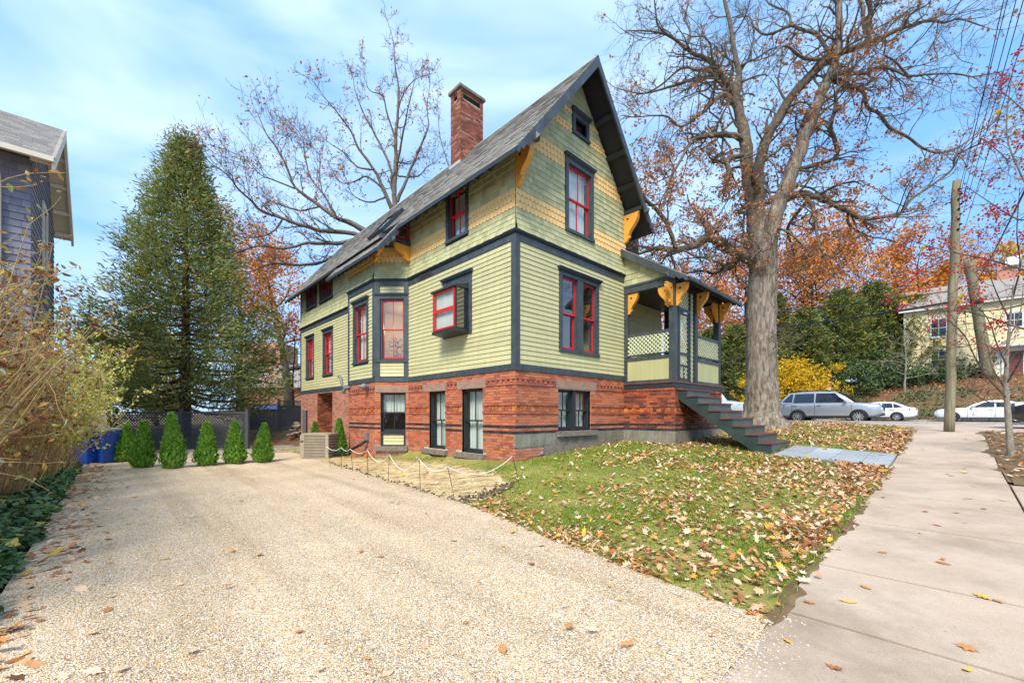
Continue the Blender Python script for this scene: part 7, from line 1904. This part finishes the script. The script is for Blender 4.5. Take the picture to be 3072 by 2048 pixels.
# ---- berry tree at the right edge
random.seed(5)
bt0 = gpx(3033, 1366); bt_ = thing('crabapple_tree', 'thin grey tree with red berries in the planting strip', 'tree', tuple(bt0))
mb = MB(); tips = []
bd = bt0.y
def bp_(x, y, d): return px(x, y, d) - bt0
pts = [Vector((0, 0, 0)), bp_(3028, 1300, bd), bp_(3022, 1220, bd), bp_(3018, 1160, bd), bp_(3020, 1080, bd), bp_(3030, 960, bd - .1), bp_(3040, 860, bd - .2)]
mb.tube(pts, [.062, .055, .05, .045, .032, .02, .010], 10, False); mb.build('trunk', M['pale_bark'], bt_, True)
mb = MB(); BR = [[(3018, 1190, 0), (2960, 1130, -.4), (2925, 1070, -.8), (2890, 1000, -1.0), (2840, 960, -1.2)], [(3018, 1170, 0), (2975, 1100, .3), (2955, 1030, .5), (2870, 1040, .8), (2800, 990, 1.0)], [(3020, 1150, 0), (3060, 1080, -.4), (3090, 1000, -.7)], [(3020, 1100, 0), (2990, 1030, -.3), (2960, 950, -.6), (2900, 900, -.9)], [(3024, 1020, 0), (3060, 940, .3), (3070, 850, .5)], [(3018, 1195, 0), (3070, 1150, .3), (3110, 1120, .5)], [(3030, 960, 0), (2990, 880, -.4), (2960, 800, -.8)], [(3036, 900, -.1), (3060, 800, -.5), (3050, 700, -.9), (3060, 560, -1.2)], [(3010, 1210, 0), (2950, 1200, -.5), (2890, 1150, -1.0)]]
berr = []
for b_ in BR:
    ps = [bp_(x, y, bd + dd) for x, y, dd in b_]; ps, rr = refine(ps, [lerp(.017, .005, i / max(1, len(ps) - 1)) for i in range(len(ps))], 4, .4); mb.tube(ps, rr, 5, False)
    for i in range(2, len(ps)):
        if R() < .8: grow(mb, ps[i], (ps[i] - ps[i - 1]).normalized() + rvec() * .6, U(.3, .9), .007, 2, tips, (4, 3), .2, .04, .5, .7, .002)
# long berry branches reaching in from the right
for b_ in ([(3140, 830, 5.0), (3040, 800, 5.2), (2950, 775, 5.5), (2850, 755, 5.7), (2760, 730, 5.9), (2650, 690, 6.1)], [(3150, 1010, 4.6), (3050, 980, 4.8), (2960, 950, 5.0), (2880, 932, 5.2), (2790, 930, 5.4), (2700, 905, 5.6)], [(3150, 700, 4.5), (3080, 560, 4.7), (3020, 400, 5.0), (3040, 200, 5.2)], [(3160, 620, 5.0), (3070, 660, 5.1), (2990, 620, 5.3), (2900, 560, 5.6)], [(3150, 400, 5), (3070, 330, 5.1), (3000, 270, 5.3)]):
    ps = [px(x, y, d) - bt0 for x, y, d in b_]; ps, rr = refine(ps, [lerp(.012, .004, i / (len(ps) - 1)) for i in range(len(ps))], 5, .5); mb.tube(ps, rr, 5, False)
    for i in range(2, len(ps)):
        if R() < .9: grow(mb, ps[i], (ps[i] - ps[i - 1]).normalized() * .6 + rvec() * .6, U(.12, .4), .004, 1, berr, (4,), .2, -.02, .5, .8, .0018)
mb.build('branches', M['limb_bark'], bt_, True)
mb = MB()
def berry(mb, c, r):
    mb.add([(c.x, c.y, c.z + r), (c.x + r, c.y, c.z), (c.x, c.y + r, c.z), (c.x - r, c.y, c.z), (c.x, c.y - r, c.z), (c.x, c.y, c.z - r)], [(0, 1, 2), (0, 2, 3), (0, 3, 4), (0, 4, 1), (5, 2, 1), (5, 3, 2), (5, 4, 3), (5, 1, 4)])
for c, d in berr:
    if R() < .45:
        for k in range(random.randint(2, 7)): berry(mb, c + rvec() * .03 - Vector((0, 0, .02)), U(.010, .016))
for c, d in tips:
    if R() < .22: berry(mb, c - Vector((0, 0, .02)), U(.008, .012))
mb.build('berries', M['berry_red'], bt_, kind='stuff')
mb = MB()
for c, d in berr:
    if R() < .05: leaf(mb, c, U(.06, .10), None, .6, .2)
mb.build('leaves', M['yellow_leaf'], bt_)
# ---------------------------------------------------------------- fallen leaves, grass, pebbles
random.seed(99)
pieces('litter_leaf', [(0, (0.16, 0.075, 0.04)), (0.12, (0.34, 0.14, 0.06)), (0.3, (0.50, 0.22, 0.09)), (0.45, (0.58, 0.33, 0.16)), (0.62, (0.68, 0.48, 0.30)), (0.82, (0.76, 0.62, 0.46)), (0.9, (0.62, 0.22, 0.05)), (0.97, (0.70, 0.42, 0.05)), (1, (0.42, 0.06, 0.04))], 0.75, 0.2, 14, 0, trans=0.12)
pieces('grass_blade', [(0, (0.09, 0.19, 0.014)), (0.4, (0.17, 0.30, 0.024)), (0.7, (0.28, 0.38, 0.045)), (0.9, (0.42, 0.42, 0.09)), (1, (0.52, 0.45, 0.18))], 0.6, 0.1, 8, 0, trans=0.3)
pieces('straw_blade', [(0, (0.45, 0.32, 0.14)), (0.6, (0.66, 0.52, 0.28)), (1, (0.78, 0.66, 0.42))], 0.7, 0.1, 8, 0)
OAKL = [(0, -.55), (.10, -.30), (.30, -.34), (.20, -.12), (.42, -.02), (.22, .10), (.36, .30), (.14, .30), (0, .55), (-.14, .30), (-.36, .30), (-.22, .10), (-.42, -.02), (-.20, -.12), (-.30, -.34), (-.10, -.30)]
MAPL = [(0, -.5), (.08, -.2), (.35, -.3), (.30, -.08), (.55, .05), (.30, .12), (.28, .32), (.10, .26), (0, .55), (-.10, .26), (-.28, .32), (-.30, .12), (-.55, .05), (-.30, -.08), (-.35, -.3), (-.08, -.2)]
OVAL = [(0, -.5), (.2, -.25), (.26, .0), (.16, .3), (0, .5), (-.16, .3), (-.26, .0), (-.2, -.25)]
def flat_leaf(mb, c, s, shape, tilt=0.25, curl=0.25):
    k_ = U(.6, 1.05); shape = [(x * k_ * U(.85, 1.12), y * U(.85, 1.12)) for x, y in shape]
    a = U(0, 2 * pi); nx_, ny_ = random.gauss(0, tilt), random.gauss(0, tilt); ca, sa = cos(a), sin(a); cu = U(-.3, 1) * curl; cv = U(-.5, 1) * curl
    pts = []; lo = 0
    for (x, y) in shape:
        X, Y = (x * ca - y * sa) * s, (x * sa + y * ca) * s
        z = nx_ * X + ny_ * Y + s * (cu * (2 * x) ** 2 + cv * (1.6 * y) ** 2) * .6
        pts.append((X, Y, z)); lo = min(lo, z)
    n = len(shape); ctr = (0, 0, 0)
    b0 = [(c[0] + p[0], c[1] + p[1], c[2] + p[2] - lo) for p in pts] + [(c[0], c[1], c[2] - lo)]
    mb.add(b0, [(i, (i + 1) % n, n) for i in range(n)])
def lawn_spot():
    while True:
        p = U(-6.04, 0.0) if R() < 0.8 else U(0, 12); q = U(-3.4, 18)
        e = edge_q(p)
        if q < e + 0.02 or q > lawn_end(p) - .1: continue
        if p > -0.05 and (-.9 if 4.6 < p < 8.5 else 0) < q < 5.0: continue
        if p > -1.65 and 4.5 < q < 8: continue
        if -4.0 > p and 4.5 < q < 6.45 and R() < .96: continue
        if p > -1.55 and q < interp(p, STRAW_R) and R() < .9: continue
        return q, p
mb = MB(); mb_f = MB(); cnt = 0
CLU = []
while cnt < 27000:
    q, p = lawn_spot()
    if CLU and R() < .45:
        cq, cp = random.choice(CLU[-60:]); q, p = cq + random.gauss(0, .18), cp + random.gauss(0, .18)
        if p < -6.12 or q < edge_q(p) - .06 or (p > -1.65 and 4.5 < q < 8) or (p > -.05 and q > -.9) or (p < -3.9 and 4.5 < q < 6.45): continue
    elif R() < .25:
        p = -5.95 + abs(random.gauss(0, .35)); q = U(-3.3, 12)
        if 4.5 < q < 6.45: continue
    elif R() < .12: p = U(-6, -1.7); q = edge_q(p) + abs(random.gauss(0, .3))
    else: CLU.append((q, p))
    x, y = W(q, p); d = hypot(x, y)
    k = mnoise.noise((x * .45, y * .45, 2)) + .5 * mnoise.noise((x * 1.3, y * 1.3, 5))
    dens = 0.55 + 0.8 * k
    if p > -1.6 and q < 4: dens *= 0.35
    if q < 1.5 and p > -3.5: dens *= 0.55
    if p < -2.5 and q > -1: dens += .3
    if R() > dens: continue
    near = d < 9
    flat_leaf(mb if near else mb_f, (x, y, zt(x, y) + U(.02, .05)), (U(.03, .085) if R() < .85 else U(.08, .12)) * (1 if near else 1.25), random.choice((OAKL, MAPL, OVAL)) if near else OVAL, .35, .55); cnt += 1
tag(mb.build('fallen_leaves', M['litter_leaf'], kind='stuff'), 'dry brown leaves scattered over the near front lawn', 'leaves')
tag(mb_f.build('fallen_leaves', M['litter_leaf'], kind='stuff'), 'dry leaves scattered over the far lawn by the street', 'leaves')
mb = MB()
for k in range(2300):                # strip, kerbs, hedge foot, patio, back garden
    r = R()
    if r < .30: q, p = U(3.9, 12.5), U(-9.2, -7.5)
    elif r < .50: q, p = -7.05 + abs(random.gauss(0, .28)) - .2, U(-5, 10.5)
    elif r < .62: q, p = U(-9, -.3), U(10.2, 15)
    elif r < .78: q, p = U(-11, 0), U(15.5, 24)
    elif r < .86: q, p = 20.7 + abs(random.gauss(0, .5)), U(-9, 8)
    elif r < .95: q, p = 37.2 - abs(random.gauss(0, .7)), U(-22, 8)
    else: pp_ = U(.1, 7); q, p = edge_q(pp_) + U(0, 2), pp_
    x, y = W(q, p)
    flat_leaf(mb, (x, y, zt(x, y) + .035), U(.06, .14), random.choice((OAKL, OVAL)), .25, .3)
tag(mb.build('fallen_leaves', M['litter_leaf'], kind='stuff'), 'dry leaves along the hedge, the kerbs and the back garden', 'leaves')
# single leaves that can be picked out on gravel and concrete
LM = []
pieces('leaf_rust', [(0, (0.40, 0.15, 0.05)), (1, (0.55, 0.27, 0.10))], .75, .2, 14, 0); pieces('leaf_tan', [(0, (0.50, 0.33, 0.19)), (1, (0.68, 0.52, 0.34))], .75, .2, 14, 0); pieces('leaf_gold', [(0, (0.62, 0.36, 0.05)), (1, (0.75, 0.50, 0.10))], .7, .15, 14, 0)
for sh in (OAKL, MAPL, OVAL):
    for mt in ('leaf_rust', 'leaf_tan', 'leaf_gold'):
        mbx = MB(); flat_leaf(mbx, (0, 0, 0), 1.0, sh, .1, .5); LM.append((mbx.mesh('fallen_leaf', M[mt]), mt, 'lobed oak' if sh is OAKL else ('broad maple' if sh is MAPL else 'plain oval')))
lab = {'leaf_rust': 'rust brown', 'leaf_tan': 'pale tan', 'leaf_gold': 'golden yellow'}
def one_leaf(x, y, s, where, grp, mt=None):
    me, m_, sn = random.choice([t for t in LM if mt is None or t[1] == mt]); o = obj('fallen_leaf', me); o.location = (x, y, zt(x, y) + (.045 if 'gravel' in where else .018)); o.rotation_euler = (U(-.15, .15), U(-.15, .15), U(0, 6.28)); o.scale = (s, s, s * U(.5, 1.2))
    tag(o, '%s %s %s leaf lying on the %s' % ('small' if s < .075 else 'large', lab[m_], sn, where), 'leaf', grp)
for k in range(62):
    p = -6 + 12 * R() ** 1.4; q = U(-6.9, edge_q(p) - .1); x, y = W(q, p); one_leaf(x, y, U(.05, .11), 'gravel drive', 'leaves on the gravel drive', None if R() < .2 else random.choice(('leaf_rust', 'leaf_tan')))
for k in range(40):
    q, p = U(-3.4, 12), U(-7.45, -6.05); x, y = W(q, p); one_leaf(x, y, U(.05, .12), 'pinkish sidewalk', 'leaves on the sidewalk', None if R() < .25 else 'leaf_rust')
for (x, y, s, mt) in ((1950, 1377, .12, 'leaf_gold'), (2220, 1482, .13, 'leaf_rust'), (2222, 1535, .09, 'leaf_gold'), (1917, 1528, .11, 'leaf_rust'), (1440, 1484, .10, 'leaf_rust'), (1400, 1348, .06, 'leaf_gold'), (820, 1498, .10, 'leaf_rust'), (845, 1520, .08, 'leaf_rust'), (260, 1373, .09, 'leaf_tan'), (890, 1553, .09, 'leaf_tan'), (735, 1545, .07, 'leaf_tan'), (65, 1278, .12, 'leaf_gold'), (1808, 1470, .09, 'leaf_gold'), (1070, 1437, .07, 'leaf_rust'), (525, 1350, .08, 'leaf_rust')):
    g = gpx(x * 1.3061, y * 1.3061); q, p = QP(g.x, g.y)
    one_leaf(g.x, g.y, s, 'pinkish sidewalk' if p < -6 else 'gravel drive', 'leaves on the sidewalk' if p < -6 else 'leaves on the gravel drive', mt)
# grass
mb = MB(); cnt = 0
while cnt < 80000:
    q, p = lawn_spot(); x, y = W(q, p); d = hypot(x, y)
    if R() > min(1, (5.0 / d) ** 1.3): continue
    k = mnoise.noise((x * .8, y * .8, 9)) + .4 * mnoise.noise((x * 2.6, y * 2.6, 1))
    if R() > 0.55 + k * 0.9: continue
    h = U(.03, .085) * (1.15 if k > .2 else .8); a = U(0, 6.28); w = U(.003, .006) * max(1, d / 6); lx, ly = random.gauss(0, .35) * h, random.gauss(0, .35) * h; z = zt(x, y) + .005
    mb.add([(x - w * cos(a), y - w * sin(a), z), (x + w * cos(a), y + w * sin(a), z), (x + lx, y + ly, z + h)], [(0, 1, 2)]); cnt += 1
tag(mb.build('grass', M['grass_blade'], kind='stuff'), 'short green grass of the front lawn', 'grass')
mb = MB()
for k in range(9500):
    p = U(-1.5, 8); q = lerp(edge_q(p) - .02, interp(p, STRAW_R) + .1, R()); x, y = W(q, p)
    a = U(0, 3.14); L = U(.03, .10); z = zt(x, y) + U(.03, .05); w = .003
    mb.add([(x - L * cos(a) - w * sin(a), y - L * sin(a) + w * cos(a), z), (x - L * cos(a) + w * sin(a), y - L * sin(a) - w * cos(a), z), (x + L * cos(a), y + L * sin(a), z + U(-.005, .02))], [(0, 1, 2)])
tag(mb.build('straw', M['straw_blade'], kind='stuff'), 'loose straw over the bare patch beside the drive', 'straw')
# dark clods at the edge of the straw patch
mb = MB()
for k in range(420):
    p = -1.5 + abs(random.gauss(0, .25)) if R() < .6 else U(-1.4, 6); q = (lerp(edge_q(p), interp(p, STRAW_R) + .1, R())) if p < -1.0 else edge_q(p) + abs(random.gauss(0, .08)); x, y = W(q, p); s = U(.012, .045)
    c = Vector((x, y, zt(x, y) + .03))
    mb.add([tuple(c + Vector((s * U(.6, 1.2) * cos(i * 1.26), s * U(.6, 1.2) * sin(i * 1.26), 0))) for i in range(5)] + [tuple(c + Vector((U(-.3, .3) * s, U(-.3, .3) * s, s * U(.5, 1))))], [(i, (i + 1) % 5, 5) for i in range(5)])
paint('dark_soil', (0.05, 0.035, 0.022), .95, .3, .2, 9, .5)
tag(mb.build('soil_clods', M['dark_soil'], kind='stuff'), 'dark clods of soil edging the straw patch', 'soil')
# pebbles proud of the gravel
mb = MB(); cnt = 0
while cnt < 34000:
    p = U(-6.05, 2.5); q = U(-7.2, edge_q(p) + .05); x, y = W(q, p); d = hypot(x, y)
    if d < 1.9 or R() > min(1, (3.2 / d) ** 2): continue
    r = U(.004, .0085); a = U(0, 6); z = zt(x, y) + .03 + .02 * mnoise.noise((x * 1.3, y * 1.3, 0)) + .010 * mnoise.noise((x * 4, y * 4, 3)) + ruts(q, p) + r * .35; ca, sa = cos(a) * r, sin(a) * r; e = U(.6, 1)
    mb.add([(x + ca, y + sa, z), (x - sa * e, y + ca * e, z), (x - ca, y - sa, z), (x + sa * e, y - ca * e, z), (x, y, z + r * U(.5, .8)), (x, y, z - r * .6)], [(0, 1, 4), (1, 2, 4), (2, 3, 4), (3, 0, 4), (1, 0, 5), (2, 1, 5), (3, 2, 5), (0, 3, 5)]); cnt += 1
for k in range(900):                # spilled on to the sidewalk
    p = -6.0 - abs(random.gauss(0, .12)); q = U(-6, -3.2); x, y = W(q, p); r = U(.004, .008); z = zt(x, y) + .012 + r * .4
    mb.add([(x + r, y, z), (x, y + r, z), (x - r, y, z), (x, y - r, z), (x, y, z + r * .7)], [(0, 1, 4), (1, 2, 4), (2, 3, 4), (3, 0, 4)])
tag(mb.build('pebbles', M['pebble'], kind='stuff'), 'cream and tan pebbles of the near gravel drive', 'gravel')
# twig on the lawn edge
g = gpx(1690, 1640); mb = MB(); mb.tube([Vector((0, 0, .03)), Vector((.12, -.1, .06)), Vector((.3, -.16, .05)), Vector((.5, -.3, .04))], [.006, .005, .004, .002], 5); o = mb.build('twig', M['tan_stem']); o.location = g; tag(o, 'thin pale twig lying at the lawn edge by the gravel', 'twig')
